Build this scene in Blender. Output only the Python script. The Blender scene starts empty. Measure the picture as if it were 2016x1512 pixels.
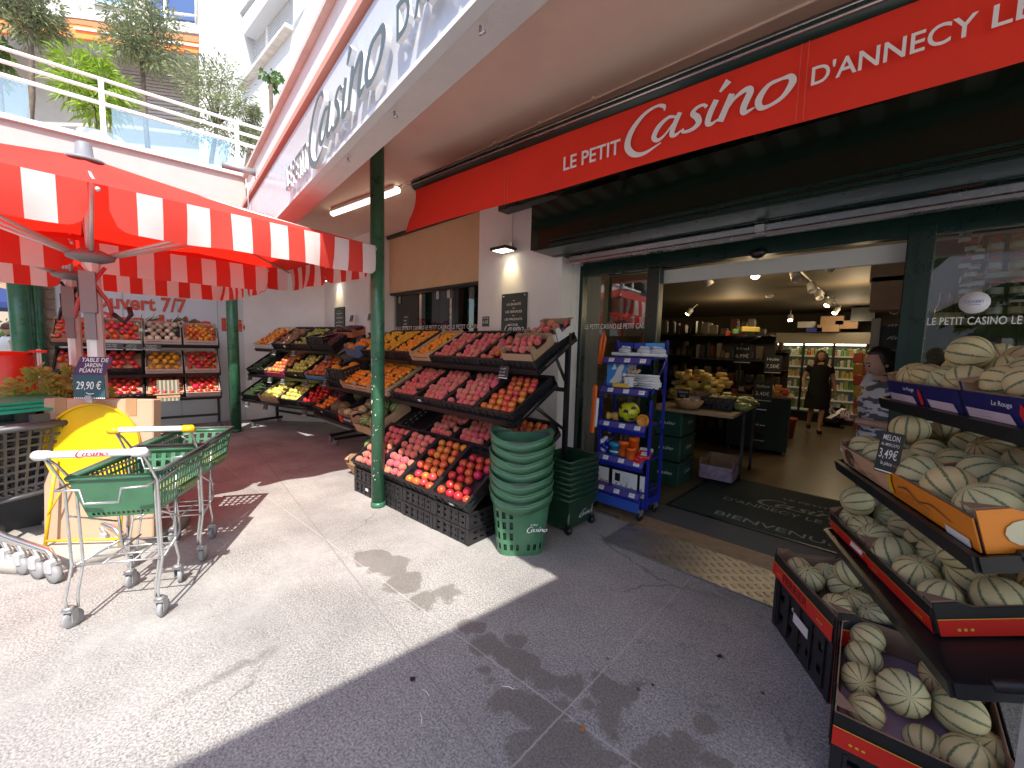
import bpy, math, random
from mathutils import Vector as V, Matrix as Mx, noise as mnoise
random.seed(11)
sc = bpy.context.scene
C = sc.collection
PI = math.pi
R_ = math.radians
U = random.uniform

# ---- camera: world rows seen from the lens (x right, y down, z forward), f in pixels of the 2016 px wide photograph
ROW = ((0.719291, 0.079811, -0.690109), (0.694226, -0.045565, 0.718313), (0.025884, -0.995768, -0.088181))
EYE = V((0, 0, 1.6)); FP = 804.0
cd = bpy.data.cameras.new('camera'); cam = bpy.data.objects.new('camera', cd); C.objects.link(cam)
cd.sensor_width = 36; cd.lens = 36 * FP / 2016; cd.clip_end = 400; cd.clip_start = .05
m = Mx.Identity(4)
for i in range(3):
    m[i][0], m[i][1], m[i][2] = ROW[i][0], -ROW[i][1], -ROW[i][2]
m.translation = EYE
cam.matrix_world = m
sc.camera = cam

def ray(px, py):
    v = (px - 1008, py - 756, FP)
    return V([sum(r[k] * v[k] for k in range(3)) for r in ROW])
def PL(px, py, p0, n):
    d = ray(px, py); t = (V(p0) - EYE).dot(V(n)) / d.dot(V(n)); return EYE + d * t
def PZ(px, py, z=0): return PL(px, py, (0, 0, z), (0, 0, 1))
def PY(px, py, y): return PL(px, py, (0, y, 0), (0, 1, 0))
def PX(px, py, x): return PL(px, py, (x, 0, 0), (1, 0, 0))

# ---- materials
MATS = {}
def mat(name, col=(.5, .5, .5), rough=.55, metal=0, var=0, vs=6, bump=0, bs=80, rnd=0, hue=0, spec=.5, col2=None, emit=0, coat=0, sheen=0, trans=0, tcol=None):
    if name in MATS: return MATS[name]
    mt = bpy.data.materials.new(name); mt.use_nodes = True
    nt = mt.node_tree; N = nt.nodes; L = nt.links
    b = N['Principled BSDF']; b.inputs['Roughness'].default_value = rough; b.inputs['Metallic'].default_value = metal
    b.inputs['Specular IOR Level'].default_value = spec
    b.inputs['Base Color'].default_value = (*col, 1)
    if coat: b.inputs['Coat Weight'].default_value = coat
    if sheen: b.inputs['Sheen Weight'].default_value = sheen
    tc = N.new('ShaderNodeTexCoord'); out = None
    if var or col2:
        nz = N.new('ShaderNodeTexNoise'); nz.inputs['Scale'].default_value = vs; nz.inputs['Detail'].default_value = 6; nz.inputs['Roughness'].default_value = .65
        L.new(tc.outputs['Object'], nz.inputs['Vector'])
        rp = N.new('ShaderNodeValToRGB'); L.new(nz.outputs['Fac'], rp.inputs['Fac'])
        rp.color_ramp.elements[0].position = .33; rp.color_ramp.elements[1].position = .67
        c0 = col2 if col2 else tuple(c * (1 - var) for c in col); c1 = col if col2 else tuple(min(1, c * (1 + var)) for c in col)
        rp.color_ramp.elements[0].color = (*c0, 1); rp.color_ramp.elements[1].color = (*c1, 1)
        out = rp.outputs['Color']
        if var and rough > .2:
            mr = N.new('ShaderNodeMapRange'); mr.inputs['To Min'].default_value = max(.05, rough - .12); mr.inputs['To Max'].default_value = min(1, rough + .12)
            L.new(nz.outputs['Fac'], mr.inputs['Value']); L.new(mr.outputs[0], b.inputs['Roughness'])
    if rnd or hue:
        oi = N.new('ShaderNodeObjectInfo'); hs = N.new('ShaderNodeHueSaturation')
        if out: L.new(out, hs.inputs['Color'])
        else: hs.inputs['Color'].default_value = (*col, 1)
        a = N.new('ShaderNodeMapRange'); a.inputs['To Min'].default_value = 1 - rnd; a.inputs['To Max'].default_value = 1 + rnd
        L.new(oi.outputs['Random'], a.inputs['Value']); L.new(a.outputs[0], hs.inputs['Value'])
        ml = N.new('ShaderNodeMath'); ml.operation = 'MULTIPLY'; ml.inputs[1].default_value = 7.31; L.new(oi.outputs['Random'], ml.inputs[0])
        fr = N.new('ShaderNodeMath'); fr.operation = 'FRACT'; L.new(ml.outputs[0], fr.inputs[0])
        h = N.new('ShaderNodeMapRange'); h.inputs['To Min'].default_value = .5 - hue; h.inputs['To Max'].default_value = .5 + hue
        L.new(fr.outputs[0], h.inputs['Value']); L.new(h.outputs[0], hs.inputs['Hue'])
        out = hs.outputs['Color']
    if out: L.new(out, b.inputs['Base Color'])
    if bump:
        nb = N.new('ShaderNodeTexNoise'); nb.inputs['Scale'].default_value = bs; nb.inputs['Detail'].default_value = 4; L.new(tc.outputs['Object'], nb.inputs['Vector'])
        bp = N.new('ShaderNodeBump'); bp.inputs['Strength'].default_value = bump; bp.inputs['Distance'].default_value = .01
        L.new(nb.outputs['Fac'], bp.inputs['Height']); L.new(bp.outputs[0], b.inputs['Normal'])
    if emit:
        b.inputs['Emission Color'].default_value = (*col, 1); b.inputs['Emission Strength'].default_value = emit
    if trans:   # cloth lit through, deeper in colour than its face
        tl = N.new('ShaderNodeBsdfTranslucent'); mx = N.new('ShaderNodeMixShader'); mx.inputs[0].default_value = trans
        tl.inputs['Color'].default_value = (*(tcol or col), 1)
        if out and not tcol: L.new(out, tl.inputs['Color'])
        L.new(b.outputs[0], mx.inputs[1]); L.new(tl.outputs[0], mx.inputs[2]); L.new(mx.outputs[0], N['Material Output'].inputs['Surface'])
    MATS[name] = mt
    return mt

def glass(name, tint=(1, 1, 1), refl=1.0, base=.05):
    if name in MATS: return MATS[name]
    mt = bpy.data.materials.new(name); mt.use_nodes = True; nt = mt.node_tree; N = nt.nodes; L = nt.links
    N.remove(N['Principled BSDF'])
    t = N.new('ShaderNodeBsdfTransparent'); t.inputs[0].default_value = (*tint, 1)
    g = N.new('ShaderNodeBsdfGlossy'); g.inputs['Roughness'].default_value = .015; g.inputs['Color'].default_value = (1, 1, 1, 1)
    fr = N.new('ShaderNodeFresnel'); fr.inputs['IOR'].default_value = 1.5
    ma = N.new('ShaderNodeMath'); ma.operation = 'MULTIPLY_ADD'; ma.inputs[1].default_value = refl; ma.inputs[2].default_value = base; ma.use_clamp = True
    mx = N.new('ShaderNodeMixShader')
    L.new(fr.outputs[0], ma.inputs[0]); L.new(ma.outputs[0], mx.inputs[0]); L.new(t.outputs[0], mx.inputs[1]); L.new(g.outputs[0], mx.inputs[2])
    L.new(mx.outputs[0], N['Material Output'].inputs['Surface'])
    MATS[name] = mt
    return mt

# ---- mesh builder
class MB:
    def __init__(s, M=None):
        s.v = []; s.f = []; s.m = []; s.sm = []; s.ms = []; s.M = M or Mx.Identity(4)
    def mi(s, m):
        if m not in s.ms: s.ms.append(m)
        return s.ms.index(m)
    def add(s, vs, fs, m, smooth=False, M=None):
        k = len(s.v); T = s.M @ M if M else s.M
        s.v += [T @ V(p) for p in vs]
        i = s.mi(m)
        for f in fs:
            s.f.append([k + a for a in f]); s.m.append(i); s.sm.append(smooth)
    def box(s, c, d, m, rz=0, M=None, bev=0):
        x, y, z = d[0] / 2, d[1] / 2, d[2] / 2
        T = Mx.Translation(V(c)) @ Mx.Rotation(rz, 4, 'Z')
        if M: T = M @ T
        if bev:
            b = min(bev, x * .9, y * .9, z * .9); vs = []; fs = []
            for sz in (-1, 1):
                for (lx, ly, lz) in ((x - b, y - b, z), (x, y, z - b)):
                    pass
            # chamfered box: 24 verts
            for sx in (-1, 1):
                for sy in (-1, 1):
                    for sz in (-1, 1):
                        vs += [(sx * x, sy * (y - b), sz * (z - b)), (sx * (x - b), sy * y, sz * (z - b)), (sx * (x - b), sy * (y - b), sz * z)]
            def id(sx, sy, sz, k): return (((sx > 0) * 4) + ((sy > 0) * 2) + (sz > 0)) * 3 + k
            for q in (-1, 1):
                fs.append([id(q, -1, -1, 0), id(q, 1, -1, 0), id(q, 1, 1, 0), id(q, -1, 1, 0)])
                fs.append([id(-1, q, -1, 1), id(1, q, -1, 1), id(1, q, 1, 1), id(-1, q, 1, 1)])
                fs.append([id(-1, -1, q, 2), id(1, -1, q, 2), id(1, 1, q, 2), id(-1, 1, q, 2)])
                for r in (-1, 1):
                    fs.append([id(q, r, -1, 0), id(q, r, -1, 1), id(q, r, 1, 1), id(q, r, 1, 0)])
                    fs.append([id(q, -1, r, 0), id(q, -1, r, 2), id(q, 1, r, 2), id(q, 1, r, 0)])
                    fs.append([id(-1, q, r, 1), id(-1, q, r, 2), id(1, q, r, 2), id(1, q, r, 1)])
                    for t in (-1, 1): fs.append([id(q, r, t, 0), id(q, r, t, 1), id(q, r, t, 2)])
            s.add(vs, fs, m, False, T); return
        vs = [(a, b, c_) for c_ in (-z, z) for b in (-y, y) for a in (-x, x)]
        s.add(vs, [[0, 2, 3, 1], [4, 5, 7, 6], [0, 1, 5, 4], [2, 6, 7, 3], [0, 4, 6, 2], [1, 3, 7, 5]], m, False, T)
    def quad(s, a, b, c, d, m): s.add([a, b, c, d], [[0, 1, 2, 3]], m)
    def poly(s, ps, m): s.add(ps, [list(range(len(ps)))], m)
    def prism(s, pts, z0, z1, m, M=None):
        n = len(pts); vs = [(p[0], p[1], z0) for p in pts] + [(p[0], p[1], z1) for p in pts]
        fs = [list(range(n))[::-1], list(range(n, 2 * n))] + [[i, (i + 1) % n, n + (i + 1) % n, n + i] for i in range(n)]
        s.add(vs, fs, m, False, M)
    def slab(s, pts, off, m):      # planar polygon given thickness by vector off
        n = len(pts); o = V(off); vs = [V(p) for p in pts] + [V(p) + o for p in pts]
        s.add(vs, [list(range(n))[::-1], list(range(n, 2 * n))] + [[i, (i + 1) % n, n + (i + 1) % n, n + i] for i in range(n)], m)
    def tube(s, pts, r, m, seg=8, closed=False, cap=True, smooth=True):
        pts = [V(p) for p in pts]; n = len(pts); vs = []; fs = []; up = None
        rr = r if isinstance(r, (list, tuple)) else [r] * n
        for i, p in enumerate(pts):
            a = pts[i - 1] if (i or closed) else p; b = pts[(i + 1) % n] if (i < n - 1 or closed) else p
            t = (b - a)
            t = t.normalized() if t.length > 1e-9 else V((0, 0, 1))
            if up is None:
                up = V((0, 0, 1)) if abs(t.z) < .9 else V((1, 0, 0))
            x = t.cross(up)
            if x.length < 1e-5: x = t.cross(V((.31, .7, .2)))
            x.normalize(); y = x.cross(t); up = y
            for k in range(seg):
                an = 2 * PI * k / seg
                vs.append(p + (x * math.cos(an) + y * math.sin(an)) * rr[i])
        for i in range(n if closed else n - 1):
            j = (i + 1) % n
            for k in range(seg):
                l = (k + 1) % seg
                fs.append([i * seg + k, i * seg + l, j * seg + l, j * seg + k])
        if cap and not closed:
            fs.append(list(range(seg))[::-1]); fs.append([(n - 1) * seg + k for k in range(seg)])
        s.add(vs, fs, m, smooth)
    def lathe(s, prof, m, seg=20, M=None, smooth=True, sx=1, sy=1):
        vs = []; fs = []; n = len(prof)
        for r, z in prof:
            for k in range(seg):
                a = 2 * PI * k / seg; vs.append((r * math.cos(a) * sx, r * math.sin(a) * sy, z))
        for i in range(n - 1):
            for k in range(seg):
                l = (k + 1) % seg
                fs.append([i * seg + k, i * seg + l, (i + 1) * seg + l, (i + 1) * seg + k])
        if prof[0][0] > 1e-4: fs.append(list(range(seg))[::-1])
        if prof[-1][0] > 1e-4: fs.append([(n - 1) * seg + k for k in range(seg)])
        s.add(vs, fs, m, smooth, M)
    def sph(s, c, r, m, seg=16, rings=10, M=None, sc_=(1, 1, 1), fn=None):
        vs = []; fs = []
        for i in range(rings + 1):
            th = PI * i / rings
            for k in range(seg):
                a = 2 * PI * k / seg
                p = V((math.sin(th) * math.cos(a), math.sin(th) * math.sin(a), math.cos(th)))
                q = p * (fn(p) if fn else 1)
                vs.append((c[0] + q.x * r * sc_[0], c[1] + q.y * r * sc_[1], c[2] + q.z * r * sc_[2]))
        for i in range(rings):
            for k in range(seg):
                l = (k + 1) % seg
                fs.append([i * seg + k, (i + 1) * seg + k, (i + 1) * seg + l, i * seg + l])
        s.add(vs, fs, m, True, M)
    def slots(s, a, b, c, d, m, rows, cols, fx=.5, fy=.6, mx=.06, my=.12, th=None):
        """wall a-b-c-d (a,b bottom) pierced by rows x cols slots"""
        a, b, c, d = V(a), V(b), V(c), V(d)
        def P(u, w): return (a * (1 - u) + b * u) * (1 - w) + (d * (1 - u) + c * u) * w
        us = [0]; cw = (1 - 2 * mx) / cols
        for i in range(cols):
            us += [mx + cw * (i + .5 - fx / 2), mx + cw * (i + .5 + fx / 2)]
        us.append(1)
        ws = [0]; rh = (1 - 2 * my) / rows
        for i in range(rows): ws += [my + rh * (i + .5 - fy / 2), my + rh * (i + .5 + fy / 2)]
        ws.append(1)
        for j in range(len(ws) - 1):
            if j % 2 == 0:
                s.quad(P(0, ws[j]), P(1, ws[j]), P(1, ws[j + 1]), P(0, ws[j + 1]), m)
            else:
                for i in range(0, len(us) - 1, 2):
                    s.quad(P(us[i], ws[j]), P(us[i + 1], ws[j]), P(us[i + 1], ws[j + 1]), P(us[i], ws[j + 1]), m)
    def mesh(s, name):
        me = bpy.data.meshes.new(name)
        me.from_pydata([tuple(p) for p in s.v], [], s.f)
        for mt in s.ms: me.materials.append(mt)
        me.polygons.foreach_set('material_index', s.m); me.polygons.foreach_set('use_smooth', s.sm)
        me.update()
        return me
    def build(s, name, parent=None, solid=0, bevel=0):
        o = bpy.data.objects.new(name, s.mesh(name)); C.objects.link(o)
        if parent: o.parent = parent
        if solid:
            q = o.modifiers.new('solid', 'SOLIDIFY'); q.thickness = solid; q.offset = 0
        if bevel:
            q = o.modifiers.new('bevel', 'BEVEL'); q.width = bevel; q.segments = 2; q.limit_method = 'ANGLE'; q.angle_limit = R_(40)
        return o

def tag(o, label, cat, group=None, kind=None):
    if label: o['label'] = label
    if cat: o['category'] = cat
    if group: o['group'] = group
    if kind: o['kind'] = kind
    return o
def struct(o): o['kind'] = 'structure'; return o
def thing(name, label, cat, M=None, group=None, loc=None, rz=0):
    o = bpy.data.objects.new(name, None); C.objects.link(o); o.empty_display_size = .1
    if M is None: M = Mx.Translation(V(loc or (0, 0, 0))) @ Mx.Rotation(rz, 4, 'Z')
    o.matrix_world = M
    return tag(o, label, cat, group)
def dup(o, M=None, parent=None):
    c = o.copy(); C.objects.link(c)
    if parent: c.parent = parent; c.matrix_parent_inverse = o.matrix_parent_inverse.copy()
    if M is not None: c.matrix_world = M
    for ch in [q for q in list(C.objects) if q.parent == o]: dup(ch, None, c)
    return c
def T(x, y, z): return Mx.Translation(V((x, y, z)))
def RX(a): return Mx.Rotation(a, 4, 'X')
def RY(a): return Mx.Rotation(a, 4, 'Y')
def RZ(a): return Mx.Rotation(a, 4, 'Z')
def frame(o, x, y):   # matrix from origin and two in-plane directions (z = x cross y)
    x = V(x).normalized(); y = V(y); y = (y - x * y.dot(x)).normalized(); z = x.cross(y)
    return Mx(((x.x, y.x, z.x, o[0]), (x.y, y.y, z.y, o[1]), (x.z, y.z, z.z, o[2]), (0, 0, 0, 1)))

# ---- lettering
TC = {}
def txt(s, bold=0.0, shear=0.0):
    k = (s, bold, shear)
    if k in TC: return TC[k]
    cu = bpy.data.curves.new('t', 'FONT'); cu.body = s; cu.size = 1; cu.offset = bold; cu.shear = shear; cu.resolution_u = 4
    o = bpy.data.objects.new('t', cu); C.objects.link(o)
    me = bpy.data.meshes.new_from_object(o.evaluated_get(bpy.context.evaluated_depsgraph_get()))
    r = ([tuple(v.co) for v in me.vertices], [list(p.vertices) for p in me.polygons])
    bpy.data.objects.remove(o); bpy.data.curves.remove(cu); bpy.data.meshes.remove(me)
    xs = [p[0] for p in r[0]] or [0, 1]
    x0, x1 = min(xs), max(xs)
    r = ([(p[0] - x0, p[1], 0) for p in r[0]], r[1], x1 - x0)
    TC[k] = r
    return r
def write(mb, s, M, m, h=None, w=None, bold=0.0, shear=0.0, cx=False, depth=0):
    """letters in plane M (x right, y up); h = cap height (font caps are .7 of size), w = forced width"""
    v, f, wd = txt(s, bold, shear)
    ky = (h or .1) / .7; kx = (w / wd) if w else ky
    off = -wd * kx / 2 if cx else 0
    pts = [(p[0] * kx + off, p[1] * ky, 0) for p in v]
    mb.add(pts, f, m, False, M)
    if depth: extrude_edges(mb, pts, f, m, depth, M)
def extrude_edges(mb, pts, f, m, depth, M):
    ed = {}
    for p in f:
        for i in range(len(p)):
            a, b = p[i], p[(i + 1) % len(p)]
            if (b, a) in ed: del ed[(b, a)]
            else: ed[(a, b)] = 1
    n = len(pts); back = [(p[0], p[1], -depth) for p in pts]
    mb.add(pts + back, [[a, n + a, n + b, b] for a, b in ed], m, False, M)
LOGO = [
 ([(1.02, .93), (1.0, 1.08), (.82, 1.17), (.5, 1.02), (.22, .6), (.14, .15), (.3, -.18), (.58, -.27), (.98, -.08)], [.03, .11, .07, .11, .17, .2, .17, .1, .03]),
 ([(1.3, .6), (1.12, .66), (.9, .46), (.8, .17), (.9, .03), (1.06, .14), (1.27, .46)], [.06, .09, .14, .15, .1, .06, .05]),
 ([(1.38, .7), (1.27, .36), (1.22, .08), (1.31, .02), (1.44, .12)], [.13, .14, .14, .09, .03]),
 ([(1.95, .58), (1.88, .68), (1.74, .66), (1.66, .52), (1.76, .37), (1.8, .18), (1.68, .04), (1.5, .03), (1.44, .13)], [.09, .07, .09, .13, .16, .15, .1, .08, .1]),
 ([(2.14, .7), (2.03, .36), (1.99, .08), (2.08, .02), (2.2, .1)], [.14, .15, .14, .09, .03]),
 ([(2.2, .9), (2.36, 1.14)], [.07, .17]),
 ([(2.44, .72), (2.24, .0)], [.15, .16]),
 ([(2.36, .3), (2.5, .56), (2.7, .7), (2.78, .6), (2.68, .22), (2.7, .04), (2.88, .1)], [.05, .08, .13, .16, .16, .12, .03]),
 ([(3.32, .66), (3.1, .6), (2.95, .3), (2.98, .05), (3.14, .02), (3.36, .16), (3.5, .46), (3.46, .64), (3.32, .66)], [.07, .1, .16, .13, .08, .1, .16, .12, .07]),
]
def cr(p, n):
    q = [V((a[0], a[1], 0)) for a in p]; out = []
    for i in range(len(q) - 1):
        a = q[i - 1] if i else q[0] * 2 - q[1]; b = q[i]; c = q[i + 1]; d = q[i + 2] if i + 2 < len(q) else q[-1] * 2 - q[-2]
        for k in range(n):
            t = k / n
            out.append(.5 * ((2 * b) + (c - a) * t + (2 * a - 5 * b + 4 * c - d) * t * t + (3 * b - a - 3 * c + d) * t ** 3))
    out.append(q[-1]); return out
def ribbon(mb, p, w, M, m, n=6, depth=0):
    P = cr(p, n); N = len(P); vs = []
    for i, c in enumerate(P):
        t = (P[min(i + 1, N - 1)] - P[max(i - 1, 0)]).normalized(); k = i / (N - 1) * (len(w) - 1); a = int(min(k, len(w) - 2)); ww = w[a] + (w[a + 1] - w[a]) * (k - a)
        nn = V((-t.y, t.x, 0)) * ww / 2; vs += [tuple(c + nn), tuple(c - nn)]
    f = [[2 * i, 2 * i + 1, 2 * i + 3, 2 * i + 2] for i in range(N - 1)]
    mb.add(vs, f, m, False, M)
    if depth: extrude_edges(mb, vs, f, m, depth, M)
def logo(mb, M, m, h, depth=0, n=6, kx=1.4):
    """the script word, capital about 1.45 h overall; origin at the foot of the C"""
    k = h
    for i, (p, w) in enumerate(LOGO):
        ribbon(mb, [(x * kx, y) for x, y in p], [q_ * 1.22 for q_ in w], M @ Mx.Scale(k, 4) @ T(0, 0, .0004 / k * i), m, n, depth / k if depth else 0)
def line(par, s, M, m, **kw):
    q = MB(); write(q, s, M, m, **kw); o = q.build('lettering', par); return o
def scrawl(mb, M, m, w, h, lines, seed=1, fill=.8):
    """hand lettering too small to read in the photograph: short chalk strokes in rows"""
    rr = random.Random(seed); lh = h / lines
    for i in range(lines):
        x = 0; lim = w * rr.uniform(fill - .2, fill)
        while x < lim:
            a = lh * .5; y = h - lh * (i + .8)
            pts = [(x + rr.uniform(0, a * .5), y + rr.uniform(0, a)) for _ in range(3)]
            ribbon(mb, pts, [lh * .13] * 3, M, m, 2); x += a * rr.uniform(.55, .9)
# ================= materials in use =================
WHITE = mat('white_paint', (.78, .77, .75), .5, var=.03)
PINKW = mat('pale_pink_render', (.74, .655, .62), .85, var=.04, bump=.35, bs=150)
BEIGEW = mat('soffit_paint', (.88, .67, .55), .75, var=.05, vs=2, bump=.05)
WALLW = mat('white_wall', (.80, .755, .74), .8, var=.06, vs=1.6, bump=.05)
OCHRE = mat('ochre_wall', (.62, .42, .25), .8, var=.05, vs=3)
PANEL = mat('white_sign_panel', (.56, .57, .61), .25, var=.01)
GREYL = mat('grey_letter', (.10, .12, .115), .45)
SIDEW = mat('letter_side', (.8, .8, .8), .3)
CORAL = mat('coral_ledge', (.62, .30, .22), .7)
GREEN = mat('dark_green_paint', (.018, .075, .042), .3, var=.15, vs=12, spec=.5)
POLEG = mat('worn_green_paint', (.033, .13, .07), .3, var=.25, vs=9, bump=.15, bs=40)
BLK = mat('black_paint', (.012, .012, .013), .38, var=.2)
BLKP = mat('black_plastic', (.016, .015, .017), .42, var=.2, vs=10)
DKBOX = mat('glossy_dark_panel', (.008, .018, .012), .10, spec=.9)
GREENF = mat('door_frame_green', (.006, .024, .017), .3, var=.15)
ALU = mat('brushed_aluminium', (.50, .50, .52), .25, .95, var=.08)
CHROME = mat('zinc_wire', (.60, .61, .61), .3, .85, var=.08, vs=14)
STEEL = mat('grey_steel', (.38, .38, .39), .4, .6)
RED = mat('red_awning_cloth', (.80, .034, .014), .8, var=.05, vs=3, bump=.08, bs=300)
REDU = mat('red_parasol_cloth', (.74, .105, .075), .75, var=.03, vs=3, trans=.58, tcol=(.80, .022, .010))
WHU = mat('white_parasol_cloth', (.78, .76, .74), .75, var=.03, vs=3, trans=.4)
REDT = mat('red_lettering', (.62, .06, .025), .5)
WHT = mat('white_lettering', (.82, .82, .83), .45)
SLATE = mat('chalk_slate', (.022, .026, .026), .5, var=.2)
CHALK = mat('chalk_white', (.72, .72, .7), .7)
CARD = mat('cardboard', (.40, .25, .145), .8, var=.08, vs=12, bump=.05)
CARDW = mat('white_cardboard', (.66, .62, .58), .7, var=.05)
WOOD = mat('pale_crate_wood', (.50, .34, .21), .75, var=.2, vs=9)
TIRE = mat('grey_rubber', (.25, .25, .26), .5, var=.1)
SHOPG = mat('basket_green', (.05, .155, .082), .33, var=.12, vs=9)
TEAL = mat('teal_plastic', (.02, .36, .22), .35, var=.1)
CARTG = mat('charcoal_plastic', (.06, .063, .068), .45, var=.2)
YEL = mat('yellow_metal', (.68, .42, .008), .35, var=.04)
BLUE = mat('blue_steel', (.012, .022, .30), .3, var=.1)
LILAC = mat('price_strip', (.09, .065, .26), .35)
LEAF = mat('leaf_green', (.10, .15, .03), .5, var=.25, vs=3, trans=.4)
OLIVE = mat('olive_leaf', (.19, .22, .11), .5, var=.35, vs=2, trans=.3)
BAMB = mat('bamboo_leaf', (.24, .36, .03), .5, var=.3, vs=2, trans=.4)
BARK = mat('bark', (.12, .09, .065), .85, var=.3, vs=20, bump=.4)
SKIN = mat('skin', (.54, .32, .23), .5, var=.06)
HAIR = mat('dark_brown_hair', (.022, .012, .008), .45, var=.3, vs=30)

def nodes(name):
    mt = bpy.data.materials.new(name); mt.use_nodes = True; MATS[name] = mt
    nt = mt.node_tree; return mt, nt, nt.nodes, nt.links, nt.nodes['Principled BSDF']
class NG:
    """small maths helper over a node tree"""
    def __init__(s, nt): s.N = nt.nodes; s.L = nt.links
    def m(s, op, a, b=None, c=None, clamp=False):
        n = s.N.new('ShaderNodeMath'); n.operation = op; n.use_clamp = clamp
        for i, q in enumerate((a, b, c)):
            if q is None: continue
            if isinstance(q, (int, float)): n.inputs[i].default_value = q
            else: s.L.new(q, n.inputs[i])
        return n.outputs[0]
    def noise(s, vec, sc_, det=4, rough=.6):
        n = s.N.new('ShaderNodeTexNoise'); n.inputs['Scale'].default_value = sc_; n.inputs['Detail'].default_value = det; n.inputs['Roughness'].default_value = rough
        s.L.new(vec, n.inputs['Vector']); return n.outputs['Fac']
    def rng(s, v, a, b, c=0., d=1.):
        n = s.N.new('ShaderNodeMapRange'); s.L.new(v, n.inputs['Value'])
        for k, q in (('From Min', a), ('From Max', b), ('To Min', c), ('To Max', d)): n.inputs[k].default_value = q
        return n.outputs[0]
    def mix(s, f, a, b, mode='MIX'):
        n = s.N.new('ShaderNodeMix'); n.data_type = 'RGBA'; n.blend_type = mode
        for k, q in ((0, f), (6, a), (7, b)):
            if isinstance(q, (int, float)): n.inputs[k].default_value = q
            elif isinstance(q, tuple): n.inputs[k].default_value = (*q, 1)
            else: s.L.new(q, n.inputs[k])
        return n.outputs[2]

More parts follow.
